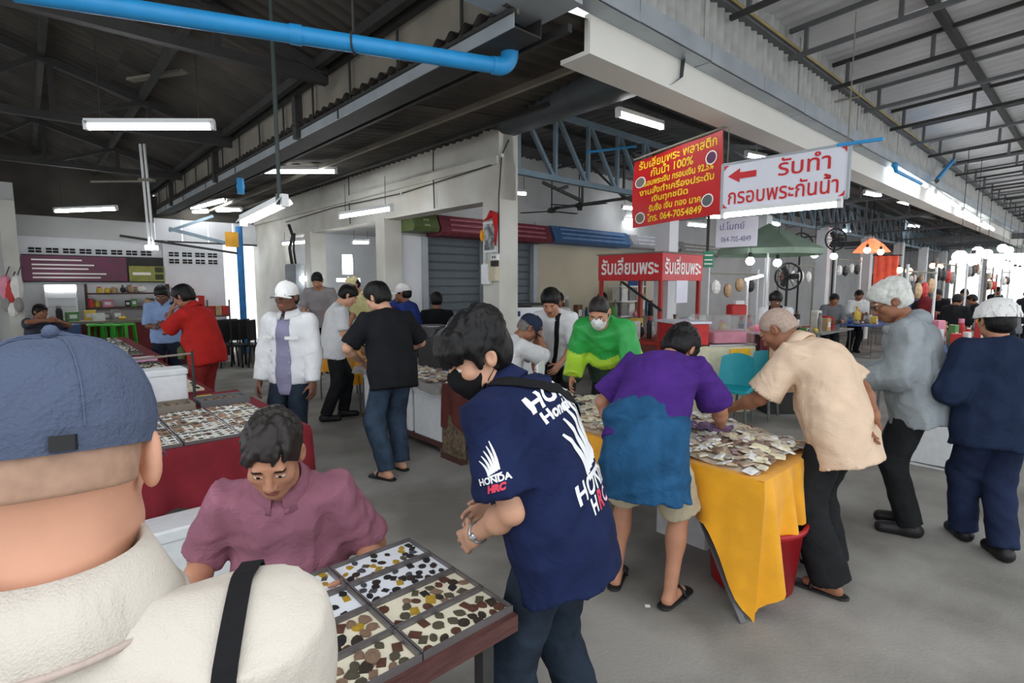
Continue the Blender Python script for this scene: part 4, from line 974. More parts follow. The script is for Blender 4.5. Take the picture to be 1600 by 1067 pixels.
surf_strip(p['shirt'], [p['NB'] + p['sv'] * -.08 + p['fw'] * .02 + p['d2'] * .04, p['CH'] + p['fw'] * .2 - p['sv'] * .04, p['P'] + p['fw'] * .25 + p['sv'] * .06], .05, .002, 'bag_strap', m_strap, p['root'], 24)
gz = [(lambda c, J: ((c - J['P']) @ J['d1'] < .27 + .25 * np.abs((c - J['P']) @ J['sv']) - .04), m_lime), (lambda c, J: ((c - J['P']) @ J['d1'] < .17 + .25 * np.abs((c - J['P']) @ J['sv']) - .04), m_dkgreen)]
p = person('man in green and lime windcheater with white face mask bending over the stall', (.93, 4.85), 148, 1.76, 4.8, 'mid', pelvis=(0, 0, .96), lean=(30, 0), curl=14, head=(10, 36, 0), fat=.02, hands={-1: (-.25, .5, .9), 1: (.22, .42, .9)}, hair=dict(th=.003, locks=0, mat=m_hairb, line=.012, rough=.002), top=dict(mat=m_green, sleeve=1.9, hem=.14, g=.034, wr=.013, wf=26, h=.012, zones=gz, name='windcheater'), bottom=dict(mat=m_blk_tr), shoe=dict(mat=m_shoe_b), seed=21)
add_mask(p, m_maskw)
p = person('stall keeper in white shirt and dark apron behind the maroon counter', (4.15, 8.45), 150, 1.66, 8, 'dark', lean=(10, 0), curl=14, head=(0, 34, 0), hands={-1: (-.1, .35, 1.0), 1: (.1, .35, 1.0)}, hair=dict(th=.018, top=.01), top=dict(mat=m_whitet, sleeve=.95, hem=.1, zones=[(lambda c, J: (c[:, 1] > .02) & (np.abs(c[:, 0]) < .1), m_blackt)]), bottom=dict(mat=m_blk_tr), shoe=dict(mat=m_shoe_b), seed=22)
# ------------------------------------------------------------------ lamps, pipes and hanging signs
def planeM(face, o):
    if face == 'u': c = [Vector((0, -1, 0)), Vector((0, 0, 1)), Vector((-1, 0, 0))]
    else: c = [Vector((1, 0, 0)), Vector((0, 0, 1)), Vector((0, -1, 0))]
    M = Matrix(c).transposed().to_4x4(); M.translation = Vector(o); return M
def lamp(label, a, b, r=.022, wire=None, refl=False, group=None):
    a = Vector(a); b = Vector(b); d = b - a; t = thing('fluorescent_lamp', label, 'lamp', a, 0, group)
    n = d.normalized(); up = Vector((0, 0, 1))
    MB().bar(up * .045, d + up * .045, .05, .04).build('housing', m_lampw, t)
    MB().cyl(n * .03, d - n * .03, r, n=12).build('tube', m_glow, t, smooth=False)  # tube thickened so its shape carries the bloom around the lamp
    for q, s_ in ((Vector((0, 0, 0)), 1), (d, -1)): MB().bar(q - n * s_ * .005 + up * .01, q + n * s_ * .03 + up * .01, .05, .075).build('end_cap', m_lampw, t)
    if refl:
        sd = n.cross(up).normalized(); g = MB()
        for s_ in (-1, 1): g.add([up * .05 + sd * s_ * .02, d + up * .05 + sd * s_ * .02, d + sd * s_ * .06 + up * .0, sd * s_ * .06 + up * .0], [(0, 1, 2, 3)])
        g.build('reflector', m_lampw, t)
    if wire:
        for f in (.12, .88):
            q = d * f; MB().cyl(q + up * .06, q + up * wire, .004, n=5).build('hanging_wire', m_dark_steel, t)
    return t
lamp('long lit tube hanging highest in the dark left hall', at(133, 198, Y=4.85), at(335, 198, Y=5.0), .028, wire=.75)
lamp('lit tube at far left, upper of the pair above the stall', at(85, 330, Y=10.2), at(183, 326, Y=10.2), .03, wire=.6)
lamp('lit tube at far left, lower of the pair above the stall', at(95, 351, Y=12.6), at(172, 348, Y=12.6), .03, wire=.6)
lamp('lit tube under the dark canopy left of the corner column', at(410, 268, Y=8.3), at(526, 268, Y=8.3), .028, wire=.1)
lamp('tilted lit tube in a wide white reflector on the dark rod', at(379, 349, Y=4.55), at(446, 317, Y=4.0), .017, refl=True)
lamp('slanted lit tube in front of the cream lintel beam', at(531, 339, Y=8.1), at(613, 326, Y=7.4), .024, wire=.45)
lamp('far lit tube nearest the blue post', at(300, 331, Y=12.4), at(325, 331, Y=12.4), .03, wire=.35)
lamp('far lit tube between the blue post and the reflector lamp', at(338, 329, Y=12.2), at(378, 328, Y=12.2), .03, wire=.35)
lamp('far diagonal lit tube above the bright exit', at(300, 325, Y=12.9), at(352, 312, Y=11.6), .045, wire=.3)
lamp('small lit tube in the first shop bay by the meter box', at(440, 381, Y=12.0), at(480, 378, Y=11.9), .026, wire=.25)
lamp('small lit tube inside the shop behind the second bay', at(550, 379, Y=11.5), at(578, 379, Y=11.5), .026, wire=.25)
lamp('bright lit tube under the hall roof above the red banner', at(965, 178, Y=5.3), at(1035, 199, Y=6.1), .026, wire=.25)
for i, (x0, y0, x1, y1, Y, lb) in enumerate(((785, 300, 823, 303, 9.5, 'lit tube right of the corner column'), (972, 324, 998, 326, 12.5, 'upper lit tube left of the red banner bottom'), (974, 343, 998, 344, 13.5, 'lower lit tube left of the red banner bottom'),
        (1074, 350, 1103, 353, 12.5, 'lit tube just below the red banner'), (1104, 338, 1130, 339, 11.0, 'lit tube behind the lower corner of the red banner'), (1165, 242, 1196, 248, 8.0, 'lit tube between the red banner and the white sign'),
        (1190, 346, 1218, 351, 12.5, 'lit tube below the white sign'), (1204, 362, 1230, 364, 15.0, 'lit tube above the green parasol'), (1309, 360, 1328, 362, 16.0, 'lit tube between the far hall columns'),
        (1350, 301, 1376, 306, 11.0, 'lit tube right of the white sign'), (1402, 314, 1421, 319, 14.0, 'second lit tube right of the white sign'), (1418, 352, 1436, 354, 20.0, 'far lit tube in the covered hall near the bright end'))):
    lamp(lb, at(x0, y0, Y=Y), at(x1, y1, Y=Y + .25), .035 if Y > 10 else .026, wire=.3)
for i, (x0, y0, x1, y1, lb) in enumerate(((1400, 262, 1448, 291, 'nearest lit tube below the cream fascia'), (1462, 301, 1496, 323, 'second lit tube below the cream fascia'), (1504, 328, 1530, 345, 'third lit tube below the cream fascia'), (1534, 347, 1552, 359, 'farthest lit tube below the cream fascia'))):
    lamp(lb, at(x0, y0, v=2.36), at(x1, y1, v=2.36), .03)
# blue drain pipe with elbow, coupling and hangers
pp = thing('drain_pipe', 'thick blue plastic drain pipe with elbow under the dark roof', 'pipe', (0, 0, 0))
a, b_ = at(20, -14, Y=2.95), at(778, 103, Y=3.86)
MB().cyl(a, b_, .052, n=20).build('pipe_run', m_blue_pvc, pp, sharp=50)
n = (b_ - a).normalized(); e = []
c0 = b_; up = Vector((0, 0, 1))
for i in range(9):
    t = i / 8 * pi / 2; e.append(c0 + n * (.085 * sin(t)) + up * (.085 * (1 - cos(t))))
MB().tube(e + [e[-1] + up * .09], [.06] * 9 + [.06], 20).build('elbow', m_blue_pvc, pp, sharp=50)
MB().cyl(e[-1] + up * .06, e[-1] + up * .2, .052, n=20).build('riser', m_blue_pvc, pp, sharp=50)
for f in (.5, .985): MB().cyl(a.lerp(b_, f), a.lerp(b_, f) + n * .07, .058, n=20).build('coupling', m_blue_pvc, pp, sharp=50)
for x in (470, 487):
    f = (x - 20) / 758; q = a.lerp(b_, f * 1.04)
    if x == 487:
        MB().bar(q - up * .065, q + up * .62, .022, .012).build('hanger', m_dark_steel, pp); MB().tube([q + Vector((0, .062 * cos(t), .062 * sin(t))) for t in [2*pi*i/16 for i in range(17)]], .006, 5).build('clamp', m_dark_steel, pp)
# hanging rods
t = thing('hanging_rod', 'dark green hanging rod with the tilted reflector lamp at its foot', 'rod', at(437, 316, Y=4.02))
q = at(437, 316, Y=4.02); MB().cyl(Vector((0, 0, -.02)), Vector((0, 0, 4.05 - q.z)), .016, n=8).build('rod', mat('green_rod', (58, 70, 66), .6), t)
MB().bx(-.025, .025, -.01, .01, -.02, .06).build('bracket', m_grey_steel, t)
t = thing('pole_lamp', 'twin pale drop rods with a small lamp in the left hall', 'lamp', at(237, 388, Y=8.2)); q = at(237, 388, Y=8.2)
for dx in (-.03, .03): MB().cyl(Vector((dx, 0, .05)), at(222, 225, Y=8.2) - q + Vector((dx, 0, 0)), .018, n=8).build('drop_rod', m_lampw, t)
MB().bx(-.1, .1, -.05, .05, .98, 1.02).build('cross_plate', m_panel, t)
MB().bx(-.06, .06, -.06, .06, -.02, .04).build('lamp_body', m_glow, t); MB().bar(at(142, 284, Y=8.2) - q, at(225, 283, Y=8.2) - q, .025).build('side_arm', m_panel, t)
t = thing('blue_pipe_stub', 'short blue pipe stub under the left gutter', 'pipe', at(376, 292, Y=8)); MB().cyl((0, 0, -.1), (0, 0, .12), .05, n=14).build('pipe', m_blue_pvc, t); MB().cyl((0, 0, -.02), (0, 0, .03), .057, n=14).build('coupling', m_blue_pvc, t)
t = thing('blue_conduit', 'blue conduit arm beyond the white sign by the fascia', 'pipe', at(1398, 258, v=2.3)); q = at(1398, 258, v=2.3)
MB().tube([Vector((0, 0, 0)), Vector((.04, .02, -.08)), at(1440, 287, v=2.3) - q], .03, 8).build('pipe', m_blue_pvc, t); MB().ball((0, 0, 0), .045).build('joint', m_blue_pvc, t)
t = thing('blue_batten', 'bright blue batten standing off the gutter at right', 'pipe', at(1462, 283, v=2.2)); q = at(1462, 283, v=2.2); MB().bar(Vector((0, 0, 0)), at(1490, 250, v=2.2) - q, .05).build('batten', m_blue_pvc, t); MB().bar(Vector((-.03, 0, -.03)), Vector((.03, 0, .02)), .06).build('foot', m_dark_steel, t)
# red vinyl banner
m_red = mat('red_vinyl', (196, 32, 34), .4, .08, 3); m_yel = mat('yellow_print', (246, 206, 40), .5, .03); m_red2 = mat('red_print', (206, 46, 52), .6, .03); m_sign = mat('sign_white', (228, 230, 240), .5, .02); m_wprint = mat('white_print', (246, 240, 236), .5, .02)
US = 5.25
t = thing('vinyl_banner', 'red vinyl banner with yellow Thai lettering hanging beside the white sign', 'banner', (0, 0, 0), TH)
va, vb_ = 3.74, 2.69; zt = lambda f: 3.10 + .14 * f; zb = lambda f: 2.36 + .06 * f
def banf(i, j):
    return Vector((US + .012 * sin(i * 9) + .02 * sin(3 + i * 3.1 + j * 4), va + (vb_ - va) * i, zb(i) + (zt(i) - zb(i)) * j))
b = MB(); b.grid(banf, 30, 14); b.grid(lambda i, j: banf(1 - i, j) + Vector((.003, 0, 0)), 30, 14); bn = b.build('sheet', m_red, t, smooth=True)
lines = [('รับเลี่ยมพระ พลาสติก', .118, .90, .94), ('กันน้ำ 100%', .115, .755, .52), ('กรอบพระเงิน กรอบเงิน 92.5%', .09, .62, .86), ('งานสั่งทำเครื่องประดับ', .09, .49, .88), ('เงินทุกชนิด', .085, .37, .44), ('รับซื้อ เงิน ทอง นาค', .09, .235, .62), ('โทร. 064-7054849', .1, .095, .66)]
for tx, sz, y, fw_ in lines:
    me = text_mesh(tx, sz, m_yel, depth=0, bold=.0022)
    xs = [v.co.x for v in me.vertices]
    if not xs: continue
    w = max(xs) - min(xs); cx = (max(xs) + min(xs)) / 2
    for v in me.vertices:
        i = .5 + (v.co.x - cx) / w * fw_ * .94 - (.05 if fw_ < .6 else 0); z = (v.co.y) / .75 + y
        q = banf(i, z); v.co = q - Vector((.005, 0, 0))
    put(bpy.data.objects.new('lettering', me), t)
for (i, j, m) in ((.09, .66, m_panel), (.88, .72, mat('purple_print', (96, 40, 84), .5)), (.86, .2, m_grey_steel), (.1, .13, m_panel)):
    g = MB(); n = 14; c = banf(i, j)
    g.add([banf(i + .062 * cos(2*pi*k/n), j + .085 * sin(2*pi*k/n)) - Vector((.006, 0, 0)) for k in range(n)], [tuple(range(n))[::-1]])
    g.add([banf(i + .05 * cos(2*pi*k/n), j + .07 * sin(2*pi*k/n)) - Vector((.008, 0, 0)) for k in range(n)], [tuple(range(n))[::-1]]); g.mi[-1] = 1
    g.build('medallion_print', [m_wprint, m], t)
# white hand-painted sign
t = thing('hanging_sign', 'white sign with red arrow and red Thai writing', 'sign', (0, 0, 0), TH)
va, vb_ = 2.68, 1.56; z0, z1 = 2.45, 2.90
MB().bx(US, US + .02, vb_, va, z0, z1).build('board', m_sign, t)
fr = m_gut
for b4 in ((vb_, va, z1 - .012, z1 + .008), (vb_, va, z0 - .008, z0 + .012), (vb_ - .01, vb_ + .01, z0, z1), (va - .01, va + .01, z0, z1)): MB().bx(US - .008, US + .026, *b4).build('frame_rail', fr, t)
M0 = planeM('u', (US - .004, (va + vb_) / 2, (z0 + z1) / 2))
text_obj('รับทำ', .2, m_red2, t, M0 @ Matrix.Translation((.2, .1, 0)), fit=.44, bold=.002, depth=.001)
text_obj('กรอบพระกันน้ำ', .2, m_red2, t, M0 @ Matrix.Translation((0, -.11, 0)), fit=.98, bold=.002, depth=.001)
g = MB(); g.add([M0 @ Vector(p) for p in ((-.5, .1, .001), (-.38, .165, .001), (-.38, .125, .001), (-.22, .125, .001), (-.22, .065, .001), (-.38, .065, .001), (-.38, .03, .001))], [(0, 6, 5, 4, 3, 2, 1)]); g.build('arrow', m_red2, t)
for sx in (-1, 1):
    for sy in (-1, 1):
        g = MB(); x, y = sx * .54, sy * .205
        g.add([M0 @ Vector(p) for p in ((x, y, .001), (x - sx * .05, y, .001), (x - sx * .02, y - sy * .02, .001), (x, y - sy * .05, .001))], [(0, 1, 2, 3)]); g.build('corner_flourish', m_red2, t)
lamp('bright lit tube along the bottom of the white sign', W(US - .03, va - .03, z0 - .055), W(US - .03, vb_ + .03, z0 - .055), .02)
t = thing('suspension_rope', 'pale rope carrying the red banner and white sign', 'rope', (0, 0, 0), TH)
RP = at(1345, 150, v=2.31); RQ = UV(RP); RQz = RP.z; SPq = at(1380, 217, u=US - .05)
MB().tube([(US, 3.74, 3.12), (US, 2.69, 3.26), (RQ[0], RQ[1], RQz)], .012, 6).build('rope_run', m_panel, t)
MB().bar((US, vb_ + .1, 2.9), (US - .05, UV(SPq)[1], SPq.z), .025).build('blue_stay', m_blue_pvc, t)
for v in (vb_ + .02, va - .05): MB().cyl((US, v, 2.9), (US, v, 3.95 if v < 2 else 3.25), .005, n=5).build('rope_drop', m_panel, t)
# small white notice
t = thing('paper_notice', 'small white notice with blue handwriting below the white sign', 'sign', W(6.3, 3.2, 0), TH)
c = at(1150, 363, u=6.3); u_, v_ = UV(c)
t.location = c
MB().bx(0, .012, -.25, .25, -.17, .17).build('panel', m_sign, t)
M0 = planeM('u', (-.002, 0, 0)); m_bl = mat('blue_ink', (110, 112, 160), .6)
text_obj('ป.โมทย์', .11, m_bl, t, M0 @ Matrix.Translation((-.05, .07, 0)), fit=.3, depth=.001); text_obj('064-705-4849', .09, m_bl, t, M0 @ Matrix.Translation((0, -.08, 0)), fit=.36, depth=.001)
for v in (-.2, .2): MB().cyl((0, v, .17), (0, v, 1.35), .005, n=5).build('cord', m_panel, t)
# ceiling fans under the hall hangers
for x, y, Y, lb in ((862, 330, 9.0, 'dark ceiling fan right of the corner column'), (905, 322, 9.8, 'dark ceiling fan farther along toward the red banner')):
    q = at(x, y, Y=Y); t = thing('ceiling_fan', lb, 'fan', q)
    MB().cyl((0, 0, 0), (0, 0, 3.3 - q.z + .5), .012, n=6).build('down_rod', m_dark_steel, t); MB().lathe([(.02, .0), (.07, .01), (.07, .06), (.02, .09)], (0, 0, -.03), 12).build('motor', m_dark_steel, t)
    for k in range(3):
        a = k * 2.094 + Y; d = Vector((cos(a), sin(a), 0)); MB().bar(d * .06, d * .55, .09, .008).build('blade', m_dark_steel, t)
# picture, garland and boxes on the corner column
t = thing('framed_picture', 'framed grey picture with red cloth swag on the corner column', 'picture', (0, 0, 0), TH)
zc = lambda y: at(780, y, u=4.48).z
MB().bx(4.44, 4.48, 5.22, 5.46, 2.12, 2.5).build('frame', m_white, t); MB().bx(4.435, 4.44, 5.24, 5.44, 2.15, 2.48).build('print', mat('grey_print', (196, 194, 190), .7, .3, 9, rgb2=(96, 98, 102), lo=.45, hi=.6), t)
b = MB(); b.tube([(4.43, 5.46, 2.52), (4.42, 5.36, 2.54), (4.42, 5.27, 2.6), (4.43, 5.22, 2.58), (4.43, 5.2, 2.4), (4.43, 5.21, 2.2)], [.008, .018, .045, .045, .022, .01], 8); b.build('red_swag', mat('red_cloth', (190, 30, 34), .8), t, smooth=True)
MB().ball((4.43, 5.48, 2.34), .035, sq=(.7, 1, 2.2)).build('marigold_garland', mat('marigold', (240, 160, 20), .8, .2, 60), t)
for v, z, lb in ((5.42, 1.72, 'cream electrical box, lower left one on the corner column'), (5.27, 1.76, 'cream electrical box, upper right one on the corner column')):
    t = thing('electrical_box', lb, 'box', W(4.48, v, z), TH); MB().rbx(-.07, 0, -.09, .07, 0, .26, .012).build('case', m_lampw if v > 5.4 else m_cream, t); MB().cyl((-.03, 0, .26), (-.03, 0, .7), .01, n=6).build('conduit', m_gut, t); MB().bx(-.076, -.07, -.07, .05, .03, .22).build('cover', m_lampw if v > 5.4 else m_cream, t)
t = thing('wall_socket', 'white twin socket above the cream boxes on the column', 'socket', W(4.44, 5.2, 2.06), TH); MB().bx(-.04, 0, -.05, .06, -.04, .03).build('plate', m_lampw, t); MB().bx(-.043, -.04, -.02, 0, -.02, .01).build('outlet', m_black, t); MB().bx(-.043, -.04, .02, .04, -.02, .01).build('outlet', m_black, t); MB().bx(-.06, 0, -.04, .05, -.12, -.05).build('adapter', m_black, t)
t = thing('meter_cabinet', 'grey metal meter cabinet with cables on the cream wall', 'cabinet', W(4.48, 11.9, 0), TH); MB().bx(-.18, 0, -.3, .3, 1.35, 2.15).build('case', mat('grey_enamel', (132, 138, 142), .5), t); MB().bx(-.2, -.18, -.27, .27, 1.4, 2.1).build('door', mat('grey_enamel', (132, 138, 142)), t)
b = MB(); b.tube([(-.1, .1, 2.15), (-.12, .15, 2.5), (-.08, .05, 2.75), (-.1, .2, 3.0)], .035, 7).tube([(-.1, -.1, 2.15), (-.15, -.15, 2.45), (-.08, -.05, 2.8)], .025, 7); b.build('cables', m_dark_steel, t, smooth=True)

for i, (pts, lb) in enumerate((([(4.44, 5.3, 3.2), (4.46, 7.5, 3.12), (4.46, 10, 3.16), (4.46, 12.5, 3.1)], 'long dark cable sagging along the lintel beam'), ([(4.46, 6.6, 3.7), (4.46, 6.62, 3.3), (4.46, 6.6, 2.8)], 'upright cable on the lintel beam nearest the column'), ([(4.46, 9.3, 3.7), (4.46, 9.32, 3.2), (4.46, 9.3, 2.8)], 'upright cable on the lintel beam above the far bay'), ([(4.6, 5.15, 3.5), (4.5, 5.17, 3.3), (4.46, 5.18, 2.8), (4.46, 5.18, 2.1)], 'cable dropping down the corner column'))):
    t = thing('electrical_cable', lb, 'cable', (0, 0, 0), TH); MB().tube(pts, .009, 5).build('cable_run', m_dark_steel, t); MB().bx(pts[1][0] - .01, pts[1][0] + .02, pts[1][1] - .015, pts[1][1] + .015, pts[1][2] - .02, pts[1][2] + .02).build('clip', m_lampw, t)
q = at(1012, 947, z=0.0); t = thing('paper_scrap', 'tiny white paper scrap on the floor before the purple shirt man', 'litter', q); MB().bx(-.014, .012, -.01, .01, 0, .004).build('scrap', m_white, t)
# ------------------------------------------------------------------ tables, trays and the amulets on them
m_wood = mat('dark_red_wood', (84, 52, 48), .6, .25, 12, .2, 30, stretch=(1, 8, 8)); m_rim = mat('smoked_tray_rim', (96, 92, 92), .25, .1, 6, spec=.6)
m_liner_w = mat('white_foam_liner', (222, 226, 232), .8, .03); m_liner_c = mat('cream_foam_liner', (222, 216, 192), .8, .05)
m_clear = mat('clear_plastic', (235, 240, 240), .12, .01, 3, trans=.9, alpha=.35)
AM = [mat('amulet_' + n, c, .5, .35, 40, .6, 60, metal=mt) for n, c, mt in (('black', (44, 42, 44), .2), ('bronze', (70, 60, 52), .4), ('brown', (104, 66, 52), .1), ('olive', (98, 92, 74), .2), ('clay', (150, 122, 100), 0), ('gold', (214, 178, 66), .6), ('steel', (96, 98, 104), .5))]
AMN = ['black', 'dark bronze', 'brown', 'olive grey', 'pale clay', 'gold-coloured', 'steel grey']
def amulet_meshes():
    out = []
    shp = {'disc': [(cos(2*pi*k/10), sin(2*pi*k/10)) for k in range(10)], 'oval': [(.75 * cos(2*pi*k/10), 1.1 * sin(2*pi*k/10)) for k in range(10)],
           'arch': [(-.75, -1), (.75, -1), (.85, 0), (.55, .75), (0, 1.15), (-.55, .75), (-.85, 0)], 'tablet': [(-.75, -1), (.75, -1), (.75, 1), (-.75, 1)], 'leaf': [(0, -1.1), (.6, -.6), (.85, .1), (.45, .8), (0, 1.25), (-.45, .8), (-.85, .1), (-.6, -.6)]}
    for nm, poly in shp.items():
        b = MB(); n = len(poly); vs = [(x, y, 0) for x, y in poly] + [(x, y, .3) for x, y in poly] + [(x * .82, y * .82, .38) for x, y in poly] + [(x * .5, y * .55, .36) for x, y in poly] + [(0, .05, .6)]
        fs = []
        for r in range(3): fs += [(r*n+i, r*n+(i+1) % n, (r+1)*n+(i+1) % n, (r+1)*n+i) for i in range(n)]
        fs += [(3*n+i, 3*n+(i+1) % n, 4*n) for i in range(n)]; b.add(vs, fs)
        if nm in ('disc', 'oval'): b.add([(-.1, 1, .1), (.1, 1, .1), (.12, 1.3, .15), (-.12, 1.3, .15), (0, 1.15, .3)], [(0, 1, 4), (1, 2, 4), (2, 3, 4), (3, 0, 4)])
        out.append([b.mesh('amulet', m) for m in AM])
    return out
AMESH = amulet_meshes()
def scatter(rs, n, w, d, r):
    pts = []; k = 0
    while len(pts) < n and k < n * 30:
        k += 1; p = (rs.uniform(-w, w), rs.uniform(-d, d))
        if all((p[0]-q[0]) ** 2 + (p[1]-q[1]) ** 2 > r * r for q in pts): pts.append(p)
    return pts
# near table
TZ = .745
t = thing('display_table', 'low dark wooden table carrying the amulet trays in the foreground', 'table', (0, 0, 0), TH)
MB().bx(-1.1, 1.018, 1.10, 1.71, TZ - .05, TZ).build('table_top', m_wood, t)
for u in (-1.0, .92):
    for v in (1.14, 1.62): MB().bx(u - .02, u + .02, v - .02, v + .02, 0, TZ - .05).build('leg', m_dark_steel, t)
tray_names = [['far corner tray', 'second tray from the far corner', 'third tray from the far corner', 'near corner tray'], ['inner far tray', 'inner second tray', 'inner third tray', 'inner near tray'], ['hidden-side far tray', 'hidden-side second tray', 'hidden-side third tray', 'hidden-side near tray']]
PAL = [[0, 0, 1, 6, 5, 3], [0, 0, 0, 1, 6], [2, 2, 1, 4, 3, 0], [2, 3, 3, 1, 2, 4]]
def tray_at(cu, cv, z, L, D, lin_m, label, rs, pal, n, name, size=.014, indiv=True, rz=0.0, cat='tray', parent_rot=TH, lid=False, grp=None):
    t = thing('amulet_tray', label, cat, W(cu, cv, z), parent_rot + rz)
    MB().bx(-L/2, L/2, -D/2, D/2, 0, .006).build('liner', lin_m, t)
    for b4 in ((-L/2 - .004, -L/2 + .003, -D/2, D/2), (L/2 - .003, L/2 + .004, -D/2, D/2), (-L/2 - .004, L/2 + .004, -D/2 - .004, -D/2 + .003), (-L/2 - .004, L/2 + .004, D/2 - .003, D/2 + .004)):
        MB().bx(*b4, 0, .02).build('rim', m_rim, t)
    return t
k_am = 0
for ci in range(3):
    for ri in range(4):
        if ci == 2 and ri < 2: continue
        cu = .86 - ci * .318; cv = 1.635 - ri * .147; rs = random.Random(ci * 10 + ri + 1)
        lm = m_liner_w if ri < 2 or ci == 2 else m_liner_c
        nm = tray_names[ci][ri]
        tray_at(cu, cv, TZ, .306, .138, lm, ('white' if lm is m_liner_w else 'cream') + '-lined amulet tray on the foreground table, ' + nm, rs, None, 0, nm)
        big = ri >= 2
        for (x, y) in scatter(rs, 27 if not big else 22, .136, .056, .0225 if not big else .027):
            ci_ = rs.choice(PAL[ri]) if rs.random() > .05 else 5
            sz = rs.uniform(.011, .0155) * (1.2 if big else 1)
            if big and rs.random() < .1: sz *= 1.5
            sh = rs.randrange(5); o = bpy.data.objects.new('amulet', AMESH[sh][ci_]); p = Matrix.Rotation(TH, 4, 'Z') @ Vector((cu + x, cv + y, 0))
            put(o, None, (p.x, p.y, TZ + .006), TH + rs.uniform(-.9, .9) + rs.choice((0, pi))); o.scale = (sz, sz, sz * rs.uniform(.6, .9))
            tag(o, 'small %s %s amulet in the %s' % (AMN[ci_], ['round', 'oval', 'arched', 'rectangular', 'leaf-shaped'][sh], nm), 'amulet', 'amulets in the foreground trays'); k_am += 1
# maroon table row
m_maroon = mat('maroon_cloth', (120, 24, 36), .85, .15, 8, .2, 60); m_redcl = mat('bright_red_cloth', (168, 36, 42), .85, .12, 8)
def clothed_table(label, cloth_label, u0, u1, v0, v1, z, m, drop, seed, over=.02, corner=0.0, wav=.02):
    t = thing('market_table', label, 'table', (0, 0, 0), TH)
    MB().bx(u0, u1, v0, v1, z - .03, z).build('table_top', m_wood, t)
    for u in (u0 + .06, u1 - .06):
        for v in (v0 + .06, v1 - .06): MB().cyl((u, v, 0), (u, v, z - .03), .014, n=8).build('leg', m_grey_steel, t)
    c = thing('tablecloth', cloth_label, 'tablecloth', (0, 0, 0), TH)
    per = []; n = 56
    a, b_, cc_, d_ = u0 - over, u1 + over, v0 - over, v1 + over
    for k in range(n): per.append((a, d_ + (cc_ - d_) * k / n, -1, 0))
    for k in range(n): per.append((a + (b_ - a) * k / n, cc_, 0, -1))
    for k in range(n): per.append((b_, cc_ + (d_ - cc_) * k / n, 1, 0))
    for k in range(n + 1): per.append((b_ + (a - b_) * k / n, d_, 0, 1))
    rs = random.Random(seed); ph = rs.uniform(0, 6); N = len(per) - 1
    def sf(i, j):
        p = per[min(N, int(round(i * N)))]; s_ = i * 60
        dl = drop * (1 + .12 * sin(s_ * .9 + ph) + .06 * sin(s_ * 2.3)); 
        cd = math.hypot(p[0] - a, p[1] - cc_); dl += corner * max(0, 1 - cd / .28)
        w = wav * j * (sin(s_ * 1.9 + ph) + .6 * sin(s_ * 3.1 + 1)) + .01 * (j > 0) + .03 * j * max(0, 1 - cd / .3)
        dn = math.hypot(p[2], p[3]); return Vector((p[0] + p[2] * w, p[1] + p[3] * w, z + .006 - dl * j - .012 * (j > 0)))
    b = MB(); b.grid(sf, N, 8); b.bx(a, b_, cc_, d_, z + .001, z + .006); b.build('cloth', m, c, sharp=70)
    return t, c
clothed_table('first table of the long row at left behind the seated man', 'maroon tablecloth hanging from the first table at left', .0, 1.37, 3.62, 5.3, .75, m_maroon, .33, 3)
clothed_table('second table of the long row at left', 'maroon tablecloth on the second table of the left row', .0, 1.2, 5.4, 8.4, .75, m_maroon, .3, 4)
clothed_table('farthest table of the long row at left', 'maroon tablecloth on the farthest left table', .0, 1.3, 8.5, 12.0, .75, m_maroon, .3, 5)
# white foam boxes under the first table
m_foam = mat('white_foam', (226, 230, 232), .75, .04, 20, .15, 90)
def foam_box(label, u0, u1, v0, v1, z0, z1, lid=True, m=None, group=None):
    t = thing('foam_box', label, 'box', W((u0+u1)/2, (v0+v1)/2, z0), TH, group); a, b_ = (u1-u0)/2, (v1-v0)/2; h = z1 - z0
    MB().rbx(-a, a, -b_, b_, 0, h * .84, .012).build('box', m or m_foam, t); MB().rbx(-a - .008, a + .008, -b_ - .008, b_ + .008, h * .84, h, .012).build('lid', m or m_foam, t); return t
foam_box('white foam box behind the seated man under the maroon cloth', .35, 1.0, 3.3, 3.54, 0, .40)
foam_box('white foam box at the right end of the maroon cloth', 1.08, 1.3, 3.32, 3.56, 0, .52)
foam_box('white foam box standing on the first left table, right one', .55, .95, 5.05, 5.28, .757, 1.03)
foam_box('white foam box standing on the first left table, left one', .12, .5, 5.08, 5.28, .757, 1.03)
t = thing('price_stand', 'dark rod stand with a crossbar beside the white foam boxes', 'stand', W(.98, 4.98, .757), TH)
MB().cyl((0, 0, 0), (0, 0, .42), .011, n=8).build('upright', m_dark_steel, t); MB().cyl((0, 0, .4), (-.75, .1, .36), .009, n=8).build('crossbar', m_panel, t)
t = thing('pink_bow', 'bright pink ribbon bow on a clear bag by the foam boxes', 'ribbon', W(.52, 5.0, .757), TH)
m_pink = mat('pink_ribbon', (240, 110, 190), .5)
MB().lathe([(.03, 0), (.05, .05), (.045, .2), (.015, .26)], (0, 0, 0), 10).build('bag', m_clear, t, smooth=True)
for s_ in (-1, 1): MB().tube([(0, 0, .27), (s_ * .05, 0, .34), (s_ * .09, 0, .3), (0, 0, .27)], [.008, .016, .012, .006], 6).build('loop', m_pink, t)
MB().ball((0, 0, .27), .02).build('knot', m_pink, t)
t = thing('draped_bundle', 'dark rolled bundle leaning between the white foam boxes', 'bundle', W(.55, 4.95, .757), TH); MB().tube([(0, 0, 0), (.02, 0, .1), (.0, .01, .2), (-.02, .02, .3)], [.04, .05, .03, .01], 8).build('roll', m_dark_steel, t, smooth=True); MB().ball((.01, -.02, .06), .04).build('knot', m_dark_steel, t, smooth=True)
